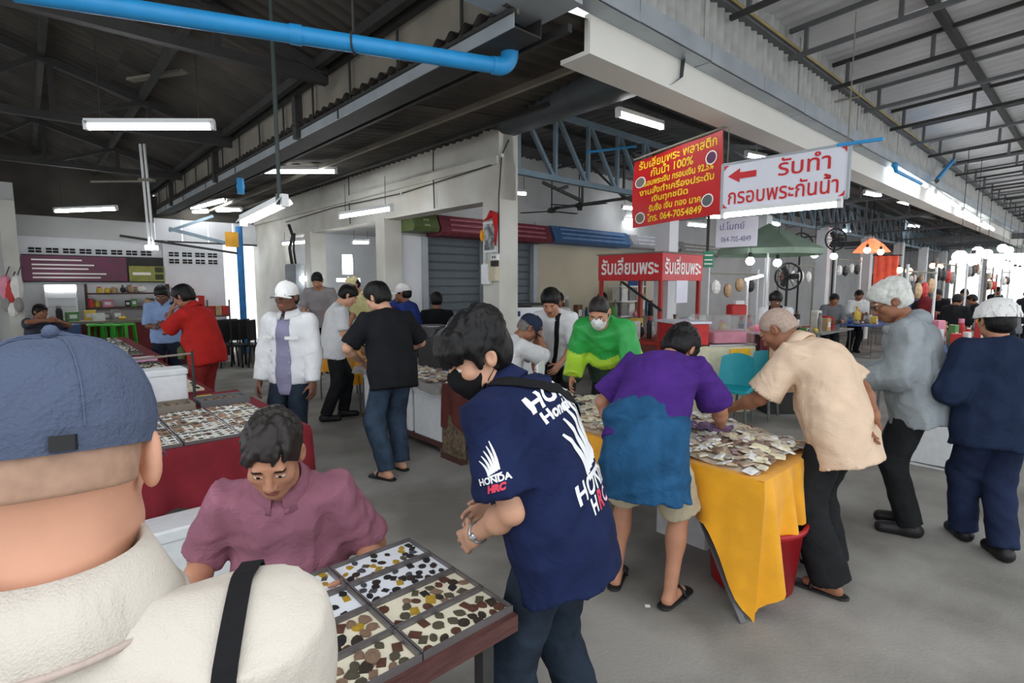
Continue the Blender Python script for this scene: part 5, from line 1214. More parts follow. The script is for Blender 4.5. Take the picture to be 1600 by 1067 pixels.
# cases on the first left table
m_case = mat('white_amulet_case', (214, 216, 210), .35, .08, 30, spec=.6); m_caseb = mat('brown_amulet_case', (150, 120, 96), .5, .3, 30)
case_me = MB().rbx(-.028, .028, -.02, .02, 0, .014, .004).mesh('amulet_case', m_case); case_mb = MB().rbx(-.028, .028, -.02, .02, 0, .014, .004).mesh('amulet_case', m_caseb)
core = MB().rbx(-.014, .014, -.011, .011, 0, .017, .004)
core_me = [core.mesh('inset', m) for m in (AM[3], AM[4], AM[1])]
rs = random.Random(5); trn = 0
cn_ = ['far left', 'left', 'right', 'aisle edge']; rn_ = ['front row', 'second row', 'third row', 'fourth row']
front = [('%s %s tray' % (rn_[r], cn_[c]), .17 + .315 * c, 3.75 + .235 * r) for r in range(4) for c in range(4) if r < 2 or c > 0]
for nm, u, v in front:
    L, D = .3, .22
    tray_at(u, v, .757, L, D, m_liner_c, 'shallow tray of cased amulets on the first left table, ' + nm, rs, None, 0, nm)
    nx, ny = 5, 4
    for i in range(nx):
        for j in range(ny):
            if rs.random() < .04: continue
            q = W(u + (i - (nx - 1) / 2) * L / nx * .97, v + (j - (ny - 1) / 2) * D / ny * .97, .763)
            br = rs.random() < (.15 if v < 3.9 else .35)
            c = put(bpy.data.objects.new('amulet_case', case_mb if br else case_me), None, q, TH + rs.uniform(-.12, .12)); c.scale = (1, 1, rs.uniform(.8, 1.3))
            tag(c, 'small %s amulet case in the %s, first left table' % ('brown' if br else 'white plastic', nm), 'amulet case', 'cased amulets on the first left table')
            put(bpy.data.objects.new('inset', rs.choice(core_me)), c, (0, 0, .002))
def framed_tray(label, u, v, L, D, mfr, min_, rs, z=.757, n=14):
    t = thing('framed_tray', label, 'tray', W(u, v, z), TH)
    MB().bx(-L/2, L/2, -D/2, D/2, 0, .03).build('base', min_, t)
    for b4 in ((-L/2 - .02, -L/2, -D/2 - .02, D/2 + .02), (L/2, L/2 + .02, -D/2 - .02, D/2 + .02), (-L/2, L/2, -D/2 - .02, -D/2), (-L/2, L/2, D/2, D/2 + .02)): MB().bx(*b4, 0, .05).build('frame_rail', mfr, t)
    b = MB()
    for (x, y) in scatter(rs, n, L * .42, D * .42, .035): b.rbx(x - .012, x + .012, y - .012, y + .012, .03, .04, .004)
    o = b.build('amulets', rs.choice(AM[2:5]), t); o['kind'] = 'stuff'; return t
framed_tray('red velvet tray in a white frame on the first left table', .13, 4.36, .26, .3, m_white, m_maroon, rs)
MB().bx(-.2, .2, -.2, .2, -.004, .0).build('red_base', m_redcl, bpy.data.objects['framed_tray'])
framed_tray('brown framed tray behind the red velvet tray', .42, 4.78, .36, .2, m_panel, m_cream, rs)
framed_tray('grey framed tray with a white strip at the table edge', 1.14, 4.8, .32, .2, m_grey_steel, m_panel, rs)
framed_tray('wooden framed tray beside the grey framed tray', .78, 4.78, .24, .2, m_panel, m_caseb, rs)
t = thing('yellow_price_card', 'small yellow card beside the dark rod stand', 'card', W(1.08, 5.12, .757), TH); MB().bx(-.06, .06, -.04, .04, .004, .012).build('card', mat('yellow_card', (226, 214, 60), .7), t); MB().bx(-.07, .07, -.05, .05, 0, .004).build('backing', m_white, t)
# farther trays of the left row
rs = random.Random(9); k = 0
for v in np.arange(5.65, 11.9, .42):
    for i, u in enumerate((.22, .6, .98)):
        if 8.3 < v < 8.6: continue
        t = thing('amulet_tray', 'pale amulet tray on the long left row, %s, %s from us' % (['outer left', 'middle', 'aisle side'][i], ['first', 'second', 'third', 'fourth', 'fifth', 'sixth', 'seventh', 'eighth', 'ninth', 'tenth', 'eleventh', 'twelfth', 'thirteenth', 'fourteenth', 'fifteenth', 'sixteenth'][int((v - 5.6) / .42)]), 'tray', W(u, v, .757), TH + rs.uniform(-.04, .04))
        MB().bx(-.17, .17, -.19, .19, 0, .02).build('liner', rs.choice((m_liner_w, m_liner_c, m_case, m_panel)), t)
        b = MB()
        for (x, y) in scatter(rs, 26, .15, .17, .04): b.cur = rs.randrange(3); b.rbx(x - .014, x + .014, y - .018, y + .018, .02, .032, .004)
        o = b.build('amulets', [AM[1], AM[3], m_case], t); o['kind'] = 'stuff'
t = thing('pink_wrapped_tray', 'pink wrapped tray on the far left row near the red shirt', 'tray', W(1.0, 7.9, .785), TH); MB().rbx(-.16, .16, -.12, .12, 0, .04, .01).build('wrap', mat('pale_pink_film', (226, 170, 206), .4), t); MB().bx(-.1, .1, -.02, .02, .04, .045).build('label', m_white, t)
t = thing('teal_case', 'teal plastic case lying on the left row', 'case', W(.55, 5.62, .785), TH); MB().rbx(-.1, .1, -.05, .05, 0, .035, .008).build('body', mat('teal_plastic', (36, 130, 150), .4), t); MB().bx(-.03, .03, -.055, -.05, .01, .025).build('latch', m_white, t)

# yellow table with the heap of amulet packets
m_yellow = mat('saffron_cloth', (236, 166, 24), .6, .12, 5, .15, 90, sheen=.2)
YU0, YU1, YV0, YV1 = 2.68, 3.48, 1.1, 2.85
t, c = clothed_table('market table under the saffron cloth', 'saffron yellow tablecloth with a long drooping corner under the heap', YU0, YU1, YV0, YV1, .74, m_yellow, .30, 8, .03, .42, .045)
MB().bar((2.80, 1.62, .66), (2.60, 1.12, 0), .035, .012).build('brace_leg', m_grey_steel, t)
rs = random.Random(21)
CM = [mat('packet_' + n, c_, .55, .15, 25, .2, 50) for n, c_ in (('cream', (214, 206, 186)), ('grey', (170, 164, 154)), ('beige', (188, 170, 148)), ('white', (228, 228, 224)), ('brown', (128, 104, 90)), ('ivory', (220, 214, 180)), ('mauve', (150, 124, 122)), ('blue', (70, 130, 200)), ('orange', (232, 108, 62)), ('red', (160, 40, 50)))]
CN = ['cream', 'grey', 'beige', 'white', 'brown', 'ivory', 'mauve', 'blue', 'orange', 'red']
cards = []
for (L, D, H_) in ((.03, .022, .006), (.026, .026, .008), (.022, .016, .008), (.04, .026, .004)):
    cards.append([])
    for m in CM:
        b = MB(); b.rbx(-L, L, -D, D, 0, H_ * 1.2, .004); b.bx(-L * .55, L * .55, -D * .55, D * .55, H_ * 1.2, H_ * 1.45); cards[-1].append(b.mesh('packet', m))
pts = scatter(rs, 760, (YU1 - YU0) / 2 - .03, (YV1 - YV0) / 2 - .02, .022)
cu, cv = (YU0 + YU1) / 2, (YV0 + YV1) / 2
def heap_z(x, y): return .748 + .075 * max(0, 1 - (x / .42) ** 4) * max(0, 1 - (y / .95) ** 6) + .02 * sin(9 * x + 2) * sin(7 * y)
b = MB(); b.grid(lambda i, j: Vector((cu + (i - .5) * .76, cv + (j - .5) * 1.7, heap_z((i - .5) * .76, (j - .5) * 1.7) - .004)), 16, 30)
hp = b.build('packet_heap', CM[2], None, (0, 0, 0), TH, smooth=True); tag(hp, 'tightly packed lower layer of the heap on the saffron table', 'heap', kind='stuff')
pts = [p for p in pts if not (p[1] > .93)]
pts.sort(key=lambda p: p[1])
extra = MB(); n_ind = 0
def packet(x, y, ci_, k, z, tilt=.3):
    o = bpy.data.objects.new('packet', cards[k][ci_]); q = W(cu + x, cv + y, z); o.rotation_mode = 'XYZ'
    put(o, None, q); o.rotation_euler = (rs.uniform(-tilt, tilt), rs.uniform(-tilt, tilt), rs.uniform(0, 6.28)); s_ = rs.uniform(.85, 1.25); o.scale = (s_, s_, s_)
    pos = 'nearest end' if y < -.55 else ('near half' if y < -.1 else ('far half' if y < .4 else 'far end')); sd = 'aisle side' if x < -.13 else ('middle' if x < .13 else 'inner side')
    tag(o, '%s %s packet in the heap on the saffron table, %s, %s' % (CN[ci_], ['oblong', 'square', 'small', 'flat card'][k], pos, sd), 'packet', 'packets heaped on the saffron table')
for i, (x, y) in enumerate(pts):
    ci_ = rs.choices(range(10), (6, 6, 6, 4, 3, 4, 2, .25, .25, .3))[0]; k = rs.randrange(4); z = heap_z(x, y) + rs.uniform(0, .012)
    if n_ind < 296: packet(x, y, ci_, k, z); n_ind += 1
    else:
        extra.cur = min(ci_, 5); b0 = len(extra.v); L, D = rs.uniform(.02, .034), rs.uniform(.016, .024); extra.rbx(-L, L, -D, D, 0, .009, .003)
        M = Matrix.Translation((cu + x, cv + y, z)) @ Matrix.Rotation(rs.uniform(0, 6.28), 4, 'Z') @ Matrix.Rotation(rs.uniform(-.3, .3), 4, 'X')
        for q in range(b0, len(extra.v)): extra.v[q] = tuple(M @ Vector(extra.v[q]))
o = extra.build('packet_heap', CM[:6], None, (0, 0, 0), TH); tag(o, 'rest of the loose packets at the far end of the saffron table heap', 'heap', kind='stuff')
def special(name, label, cat, u, v, z, parts, rz=0):
    t = thing(name, label, cat, W(u, v, z), TH + rz)
    for nm, b, m in parts: b.build(nm, m, t, smooth=False)
    return t
special('purple_bag', 'crumpled purple plastic bag lying in the middle of the heap', 'bag', 3.05, 1.62, .83, [('film', MB().grid(lambda i, j: Vector(((i - .5) * .16 + .01 * sin(j * 20), (j - .5) * .34, .02 + .015 * sin(i * 17 + j * 5) * cos(j * 13))), 12, 18), mat('purple_film', (124, 98, 132), .3, .25, 20)), ('twist', MB().tube([(0, .16, .02), (.01, .19, .04), (.0, .22, .03)], [.02, .01, .015], 6), mat('purple_film', (1, 1, 1)))], .3)
special('watch_box', 'white oval dish with a cream medallion on the heap', 'dish', 2.98, 1.33, .80, [('dish', MB().lathe([(.02, 0), (.06, .004), (.07, .014), (.065, .016), (.02, .008)], (0, 0, 0), 16), m_white), ('medallion', MB().lathe([(.04, .008), (.042, .016), (.03, .02)], (0, 0, 0), 14), CM[5])])
special('plastic_tray', 'white tray with red and white packets at the inner side of the heap', 'tray', 3.34, 2.42, .80, [('dish', MB().rbx(-.12, .12, -.09, .09, 0, .03, .01), m_white), ('packets', MB().rbx(-.08, -.02, -.05, .04, .03, .05, .005), CM[9]), ('card', MB().rbx(.0, .08, -.05, .05, .03, .045, .005), CM[5])])
for i, (u, v) in enumerate(((2.95, 2.5), (3.0, 2.56), (3.05, 2.62))): special('notebook', ['nearest', 'middle', 'farthest'][i] + ' dark blue notebook lying at the far end of the heap', 'notebook', u, v, .80, [('cover', MB().bx(-.1, .1, -.05, .05, 0, .012), mat('navy_cover', (44, 50, 92), .5)), ('pages', MB().bx(-.095, .095, -.053, .045, .002, .01), m_white)], .4)
# red tub under the saffron table
t = thing('plastic_tub', 'big red plastic tub under the saffron tablecloth', 'tub', W(3.03, 1.27, 0), TH); m_tub = mat('red_plastic_tub', (166, 26, 36), .4, .12, 4)
MB().lathe([(.2, 0), (.22, .01), (.255, .36), (.275, .37), (.28, .4), (.262, .4), (.24, .36), (.2, .03)], (0, 0, 0), 28).build('shell', m_tub, t, smooth=True)
for s_ in (-1, 1): MB().tube([(s_ * .27, -.07, .36), (s_ * .31, -.05, .34), (s_ * .31, .05, .34), (s_ * .27, .07, .36)], .014, 6).build('handle', mat('pink_red_plastic', (214, 60, 72), .4), t)
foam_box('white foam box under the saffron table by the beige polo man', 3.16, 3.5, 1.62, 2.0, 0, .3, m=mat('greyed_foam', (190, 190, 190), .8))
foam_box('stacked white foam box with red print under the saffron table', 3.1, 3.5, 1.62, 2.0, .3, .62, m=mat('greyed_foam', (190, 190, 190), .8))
# second stall of the row, with the white board
m_brcl = mat('brown_red_cloth', (92, 44, 38), .85, .15, 6)
clothed_table('middle stall table behind the navy team shirt', 'brown-red cloth on the middle stall', 3.0, 3.55, 2.95, 4.3, .74, m_brcl, .4, 12)
clothed_table('far stall table behind the black T-shirt man', 'grey cloth on the far stall table', 3.0, 3.55, 4.4, 6.2, .70, mat('grey_cloth', (150, 148, 144), .9), .06, 13)
rs = random.Random(31)
for (u0, u1, v0, v1, n, lb, base) in ((3.03, 3.52, 3.0, 4.25, 260, 'loose amulet packets covering the middle stall', .752), (3.03, 3.52, 4.45, 6.1, 200, 'loose amulet packets on the far stall table', .712)):
    b = MB()
    for (x, y) in scatter(rs, n, (u1 - u0) / 2, (v1 - v0) / 2, .03):
        b.cur = rs.choices(range(8), (5, 5, 5, 4, 3, 3, 2, .3))[0]; L, D = rs.uniform(.02, .04), rs.uniform(.016, .03); z = base + rs.uniform(0, .03); b0 = len(b.v); b.rbx(-L, L, -D, D, 0, .014, .004)
        M = Matrix.Translation(((u0 + u1) / 2 + x, (v0 + v1) / 2 + y, z)) @ Matrix.Rotation(rs.uniform(0, 6.28), 4, 'Z') @ Matrix.Rotation(rs.uniform(-.25, .25), 4, 'X')
        for q in range(b0, len(b.v)): b.v[q] = tuple(M @ Vector(b.v[q]))
    o = b.build('packet_spread', CM[:8], None, (0, 0, 0), TH); tag(o, lb, 'packets', kind='stuff')
special('plastic_board', 'upright milky white plastic board beside the bent purple shirt', 'board', 3.08, 3.06, .75, [('sheet', MB().rbx(-.15, .15, -.006, .006, .0, .34, .003), m_foam), ('foot', MB().bx(-.12, .12, -.03, .03, 0, .02), m_foam)], .6)
special('yellow_pouch', 'small yellow pouch on the middle stall', 'pouch', 3.3, 3.6, .78, [('pouch', MB().ball((0, 0, .02), .05, sq=(1.2, .8, .5)), mat('yellow_card', (226, 214, 60))), ('tie', MB().ball((.05, 0, .03), .015), m_panel)])
foam_box('white foam chest under the far stall, nearest of three', 3.04, 3.5, 4.42, 4.95, .12, .66); foam_box('white foam chest under the far stall, middle of three', 3.04, 3.5, 5.0, 5.5, .12, .66); foam_box('white foam chest under the far stall, farthest of three', 3.04, 3.5, 5.55, 6.1, .12, .66)
t = thing('low_bench', 'dark low bench carrying the white foam chests', 'bench', (0, 0, 0), TH); MB().bx(3.02, 3.52, 4.4, 6.15, .07, .115).build('bench_top', m_wood, t)
for v in (4.5, 6.05): MB().bx(3.06, 3.48, v - .03, v + .03, 0, .07).build('foot', m_wood, t)
special('carved_board', 'dark brown carved board leaning under the middle stall', 'board', 3.02, 4.25, 0, [('panel', MB().bx(-.03, .0, -.25, .1, .05, .45), mat('carved_brown', (112, 98, 78), .7, .5, 25, .5, 30)), ('foot', MB().bx(-.05, .02, -.25, .1, 0, .05), m_wood)])
clothed_table('yellow-draped table beyond the white T-shirt man', 'yellow tablecloth on the farthest aisle table', 3.15, 3.85, 6.5, 7.9, .74, m_yellow, .3, 15, wav=.03)
rs = random.Random(33)
for i in range(5): special('goods_bag', ['first', 'second', 'third', 'fourth', 'fifth'][i] + ' crumpled bag along the farthest yellow aisle table', 'bag', 3.4 + .2 * (i % 2), 6.7 + .24 * i, .75, [('bag', MB().ball((0, 0, .06), .09, sq=(1, 1, .7)), rs.choice(CM[:6])), ('neck', MB().cyl((0, 0, .1), (0, 0, .16), .02, .04, 8), CM[3])])
special('stool', 'small stool hidden behind the foreground trays under the seated man', 'stool', .72, 2.0, 0, [('seat', MB().lathe([(.15, .42), (.16, .43), (.16, .455), (.14, .46)], (0, 0, 0), 16), m_redcl)] + [('leg', MB().cyl((.1 * a, .1 * b_, .42), (.14 * a, .14 * b_, 0), .016, n=6), m_grey_steel) for a in (-1, 1) for b_ in (-1, 1)])
special('stool', 'stool under the seated navy cap wearer behind the stall', 'stool', 3.66, 3.91, 0, [('seat', MB().lathe([(.15, .45), (.16, .46), (.16, .49), (.14, .5)], (0, 0, 0), 16), m_redcl)] + [('leg', MB().cyl((.1 * a, .1 * b_, .45), (.14 * a, .14 * b_, 0), .016, n=6), m_grey_steel) for a in (-1, 1) for b_ in (-1, 1)])
# ------------------------------------------------------------------ stalls, shops and goods farther back
def box_part(nm, m, *b): return (nm, MB().bx(*b), m)
def place(name, label, cat, loc, parts, rz=TH, group=None):
    t = thing(name, label, cat, loc, rz, group)
    for nm, b, m in parts: b.build(nm, m, t)
    return t
col = lambda n, c, r=.6, **k: mat(n, c, r, .12, 8, **k)
# --- back-left food stall in front of the white end wall
m_purb = mat('faded_purple_vinyl', (128, 64, 96), .6, .35, 5, rgb2=(104, 74, 84)); m_olive = col('olive_sign', (150, 150, 78))
place('stall_banner', 'faded purple banner with pale lettering on the end wall', 'banner', W(.0, VE - .06, 0), [box_part('sheet', m_purb, 0, 1.72, -.02, 0, 1.78, 2.3), box_part('sheet_border', m_dark_steel, 0, 2.45, .0, .02, 1.76, 2.32)] + [box_part('lettering', m_wprint, .15, .15 + L_, -.026, -.02, z, z + .03) for z, L_ in ((2.2, .8), (2.1, 1.0), (2.02, .9), (1.92, 1.2), (1.84, 1.1))])
place('stall_sign', 'olive green sign with leaf pictures beside the purple banner', 'sign', W(1.76, VE - .06, 0), [box_part('board', m_olive, 0, .68, -.04, -.005, 1.78, 2.12), box_part('picture_print', col('leaf_print', (60, 66, 44)), .48, .64, -.046, -.04, 1.82, 1.94), box_part('picture_print', col('leaf_print', (60, 66, 44)), .48, .64, -.046, -.04, 1.98, 2.1), box_part('lettering', m_wprint, .06, .4, -.046, -.04, 1.92, 1.98)])
t = place('glass_cooler', 'lit white drinks cooler under the purple banner', 'cooler', W(.3, VE - .5, 0), [box_part('case', m_white, 0, .5, 0, .4, 0, 1.7), box_part('lit_header', m_glow, .02, .48, -.02, 0, 1.6, 1.7), box_part('door', m_clear, .03, .47, -.03, -.01, .9, 1.58)] + [box_part('shelf', m_chrome, .03, .47, -.01, .02, z, z + .02) for z in (1.05, 1.25, 1.42)])
rs = random.Random(51)
t = place('stall_counter', 'cluttered red-fronted food counter by the end wall', 'counter', W(.0, 13.2, 0), [box_part('front_panel', col('dark_red_panel', (130, 44, 48)), 0, 2.5, 0, .05, 0, .95), box_part('top', m_panel, -.05, 2.55, -.05, .55, .95, 1.0), box_part('end_panel', m_wood, 2.45, 2.5, .05, .5, 0, .95)])
gm = [col('goods_' + n, c) for n, c in (('red', (186, 50, 48)), ('tan', (182, 150, 112)), ('white', (222, 220, 214)), ('brown', (116, 80, 60)), ('pink', (220, 140, 160)), ('green', (90, 140, 80)), ('blue', (70, 100, 160)), ('yellow', (220, 190, 80)), ('grey', (140, 138, 134)), ('black', (44, 42, 42)))]
gn = ['red', 'tan', 'white', 'brown', 'pink', 'green', 'blue', 'yellow', 'grey', 'black']
def goods(n, label, u0, u1, v0, v1, z, rs, cat='package', group=None, hmin=.08, hmax=.3):
    k = 0
    for (x, y) in scatter(rs, n, (u1 - u0) / 2, (v1 - v0) / 2, .12):
        i = rs.randrange(10); kind = rs.randrange(3); h = rs.uniform(hmin, hmax); w = rs.uniform(.05, .1)
        side = ['leftmost', 'left', 'middle', 'right', 'rightmost'][min(4, int((x / (u1 - u0) + .5) * 5))] + (' front' if y < 0 else ' rear')
        lb = '%s %s %s, %s' % (gn[i], ['carton', 'jar', 'bundle'][kind], label, side)
        q = W((u0 + u1) / 2 + x, (v0 + v1) / 2 + y, z)
        if kind == 0: place('carton', lb, 'carton', q, [('box', MB().rbx(-w, w, -w * .7, w * .7, 0, h, .006), gm[i]), box_part('label', m_white, -w * .6, w * .6, -w * .7 - .004, -w * .7, h * .3, h * .7)], TH + rs.uniform(-.3, .3), group)
        elif kind == 1: place('jar', lb, 'jar', q, [('body', MB().lathe([(w * .6, 0), (w * .7, .02), (w * .7, h * .7), (w * .45, h * .85)], (0, 0, 0), 10), gm[i]), ('lid', MB().lathe([(w * .5, h * .85), (w * .5, h), (w * .4, h)], (0, 0, 0), 10), gm[rs.randrange(10)])], TH, group)
        else: place('bundle', lb, 'bundle', q, [('wrap', MB().ball((0, 0, h * .4), w, 10, 6, (1, .8, h * .4 / w)), gm[i]), ('tie', MB().cyl((0, 0, h * .7), (0, 0, h), w * .2, w * .45, 8), gm[i])], TH, group)
goods(12, 'on the red-fronted food counter', .1, 2.4, 13.25, 13.7, 1.0, rs, group='goods on the food counter')
t = place('wall_shelf', 'open shelf of goods against the end wall', 'shelf', W(.95, VE - .4, 0), [box_part('plank', m_wood, 0, 1.5, 0, .3, z, z + .03) for z in (1.2, 1.5)] + [box_part('upright', m_wood, x, x + .03, 0, .3, 0, 1.72) for x in (0, 1.47)])
goods(9, 'on the end wall shelf', 1.0, 2.4, VE - .36, VE - .14, 1.53, rs, hmin=.08, hmax=.2, group='goods on the end wall shelf'); goods(8, 'on the lower end wall shelf', 1.0, 2.4, VE - .36, VE - .14, 1.23, rs, hmin=.08, hmax=.2, group='goods on the lower end wall shelf')
place('red_cabinet', 'red drinks cabinet at the right of the food stall', 'cabinet', W(2.55, VE - .6, 0), [box_part('case', col('cola_red', (196, 42, 40)), 0, .55, 0, .5, 0, 1.45), box_part('side_glass', m_clear, .02, .3, -.02, 0, .7, 1.3), box_part('lettering', m_wprint, .1, .42, -.012, 0, 1.32, 1.4)])
place('carton_rack', 'rack of red and tan cartons beside the red cabinet', 'rack', W(3.15, VE - .55, 0), [box_part('plank', m_wood, 0, .5, 0, .4, z, z + .03) for z in (.55, .95)] + [box_part('post', m_grey_steel, x, x + .03, 0, .03, 0, 1.35) for x in (0, .47)] + [box_part('carton', gm[i], .04 + .15 * (k % 3), .17 + .15 * (k % 3), .03, .3, z, z + .22) for k, (i, z) in enumerate(((0, .98), (1, .98), (0, .98), (1, .58), (2, .58), (9, .58)))])
place('potted_shrub', 'dark potted shrub before the vent wall', 'plant', W(2.55, 13.4, 0), [('pot', MB().lathe([(.12, 0), (.17, .25), (.15, .26)], (0, 0, 1.0), 12), m_dark_steel)] + [('leaf', MB().bar((0, 0, 1.25), (.25 * cos(a), .2 * sin(a), 1.45 + .12 * (a % 2)), .06, .01), col('dark_leaf', (58, 70, 50))) for a in (0, .9, 1.8, 2.7, 3.6, 4.5, 5.4)])
place('pot_plinth', 'plain plinth under the dark potted shrub', 'plinth', W(2.55, 13.4, 0), [('block', MB().rbx(-.2, .2, -.2, .2, 0, .97, .02), m_grey_wall), ('cap', MB().rbx(-.22, .22, -.22, .22, .97, 1.0, .01), m_grey_wall)])
m_grn = mat('green_plastic', (58, 168, 44), .4, .08)
for k in range(4):
    q = at(150 + 14 * k, 500, Y=10.2 + .12 * (k % 2)); t = thing('plastic_stool', ['leftmost', 'second', 'third', 'rightmost'][k] + ' green plastic stool stacked beyond the long left row', 'stool', (q.x, q.y, 0), TH + .3 * k)
    MB().rbx(-.15, .15, -.15, .15, .93, .97, .02).build('seat', m_grn, t); MB().bx(-.14, .14, -.14, .14, .55, .58).build('lower_seat', m_grn, t)
    for a in (-1, 1):
        for b_ in (-1, 1): MB().bar((.12 * a, .12 * b_, .95), (.16 * a, .16 * b_, 0), .05, .03).build('leg', m_grn, t)
place('blue_crate', 'blue and white cooler crate beside the seated man at far left', 'crate', at(92, 560, Y=9.6) - Vector((0, 0, at(92, 560, Y=9.6).z)), [('body', MB().rbx(-.3, .3, -.2, .2, .55, 1.0, .02), col('blue_crate', (62, 86, 130))), ('panel', MB().bx(-.2, .2, -.215, -.2, .62, .9), col('pale_blue', (150, 176, 200))), ('stand', MB().bx(-.28, .28, -.18, .18, 0, .55), m_dark_steel)], .2)
place('white_case', 'white low cabinet in front of the carton rack', 'cabinet', W(2.6, 13.0, 0), [box_part('case', m_white, 0, .75, 0, .4, .0, .6), box_part('opening_shade', m_dark_steel, .05, .7, -.01, 0, .15, .5), box_part('top', m_grey_wall, -.03, .78, -.03, .43, .6, .64)])  # dark plate on the front paints the shade of an open cabinet
for k in range(3):
    q = at(8 + 9 * k, 440 + 8 * (k % 2), Y=8.9); place('hanging_goods', ['leftmost', 'middle', 'rightmost'][k] + ' bunch of pink and red goods hung on the left pier', 'goods', q, [('bunch', MB().ball((0, 0, -.1), .1, 8, 5, (1, .7, 2.2)), gm[(4, 0, 2)[k]]), ('bunch_tail', MB().ball((.03, -.03, -.38), .08, 8, 5, (1, .7, 1.6)), gm[(8, 2, 8)[k]]), ('hook', MB().cyl((0, 0, .05), (0, .1, .25), .008, n=5), m_dark_steel)], 0)
# dark stacked chairs near the exit
for k in range(5):
    q = at(352 + 13 * k, 500, Y=11.2 + .2 * (k % 2)); t = thing('stacked_chair', ['leftmost', 'second', 'third', 'fourth', 'rightmost'][k] + ' dark chair in the row by the exit wall', 'chair', (q.x, q.y, 0), TH + .2 * k)
    MB().rbx(-.17, .17, -.17, .17, .42, .47, .02).build('seat', m_black, t); MB().rbx(-.17, .17, .14, .18, .55, .98, .02).build('backrest', m_black, t)
    for a in (-1, 1):
        for b_ in (-1, 1): MB().bar((.14 * a, .14 * b_, .44), (.17 * a, .17 * b_, 0), .03).build('leg', m_panel if k % 2 else m_black, t)
        MB().bar((.14 * a, .16, .46), (.14 * a, .17, .6), .025).build('back_post', m_black, t)
# --- shop bays in the cream wall
for k, (v, z, w, h, c) in enumerate(((8.75, 2.35, .5, .36, (96, 60, 66)), (8.9, 1.85, .3, .4, (110, 74, 66)), (9.4, 1.95, .35, .3, (140, 116, 70)))):
    place('wall_picture', ['wide maroon', 'narrow brown', 'small ochre'][k] + ' framed picture inside the shop bay', 'picture', W(7.96, v + .9, z), [box_part('frame', m_dark_steel, 0, .03, -w / 2, w / 2, -h / 2, h / 2), box_part('print', col('shop_print_%d' % k, c), -.008, 0, -w / 2 + .03, w / 2 - .03, -h / 2 + .03, h / 2 - .03)])
place('shop_counter', 'pale shop counter inside the second bay', 'counter', W(5.2, 8.8, 0), [box_part('front', m_white, 0, .06, 0, 3.4, 0, 1.0), box_part('top', m_panel, -.05, .5, -.05, 3.45, 1.0, 1.05)])
q = at(543, 415, Y=10.2); place('ring_lamp', 'bright white work lamp standing behind the grey T-shirt man', 'lamp', q, [('panel', MB().rbx(-.09, .09, -.02, .02, -.16, .2, .01), m_glow), ('bar', MB().bx(-.2, .22, -.03, .0, -.3, -.24), m_glow), ('stem', MB().cyl((0, .03, -.2), (0, .03, -q.z), .015, n=6), m_grey_steel), ('base', MB().lathe([(.14, 0), (.14, .02), (.03, .03)], (0, .03, -q.z), 10), m_grey_steel)], .15)
q = at(483, 436, Y=11.6); place('desk_lamp', 'lit white desk lamp in the first shop bay', 'lamp', q, [('head', MB().rbx(-.2, .2, -.04, .04, -.04, .05, .01), m_glow), ('upper_panel', MB().bx(.05, .17, -.02, .02, .12, .3), m_glow), ('stem', MB().cyl((0, 0, -.04), (0, 0, -q.z), .015, n=6), m_grey_steel), ('base', MB().lathe([(.14, 0), (.14, .02), (.03, .03)], (0, 0, -q.z), 10), m_grey_steel)], .1)
rs = random.Random(61)
goods(9, 'on the pale shop counter', 5.25, 5.6, 9.0, 12.0, 1.05, rs, hmin=.1, hmax=.3, group='goods on the pale shop counter')
# shop awning boxes along the hall
for lb, u0, u1, z0, z1, c in (('maroon shop awning box beside the corner column', 5.35, 8.08, 2.55, 2.9, (120, 52, 62)), ('blue shop awning box right of the maroon one', 8.15, 10.75, 2.58, 2.92, (70, 106, 150)), ('pale grey shop awning box beyond the blue one', 10.85, 12.9, 2.6, 2.9, (176, 178, 184)), ('dull green shop awning at the bay edge', 4.8, 5.3, 2.6, 2.95, (96, 110, 66)), ('second pale awning box behind the red sign stall', 13.0, 16.0, 2.55, 2.85, (160, 158, 154))):
    t = thing('shop_awning', lb, 'awning', W(u0, VS - .02, 0), TH); m = col('awn_%d_%d' % (c[0], c[1]), c); L_ = u1 - u0
    MB().prism([(0, 0), (-.45, 0), (-.5, .06), (-.36, z1 - z0), (0, z1 - z0)], 0, L_).xf(Matrix(((0, 0, 1, 0), (1, 0, 0, 0), (0, 1, 0, z0), (0, 0, 0, 1)))).build('box', m, t)
    for k in range(3): MB().bx(.2, L_ - .2, -.5 + .03 * k, -.48 + .03 * k, z0 + .08 + .09 * k, z0 + .11 + .09 * k).build('lettering', col('awn_l_%d' % c[0], tuple(min(255, x + 40) for x in c)), t)
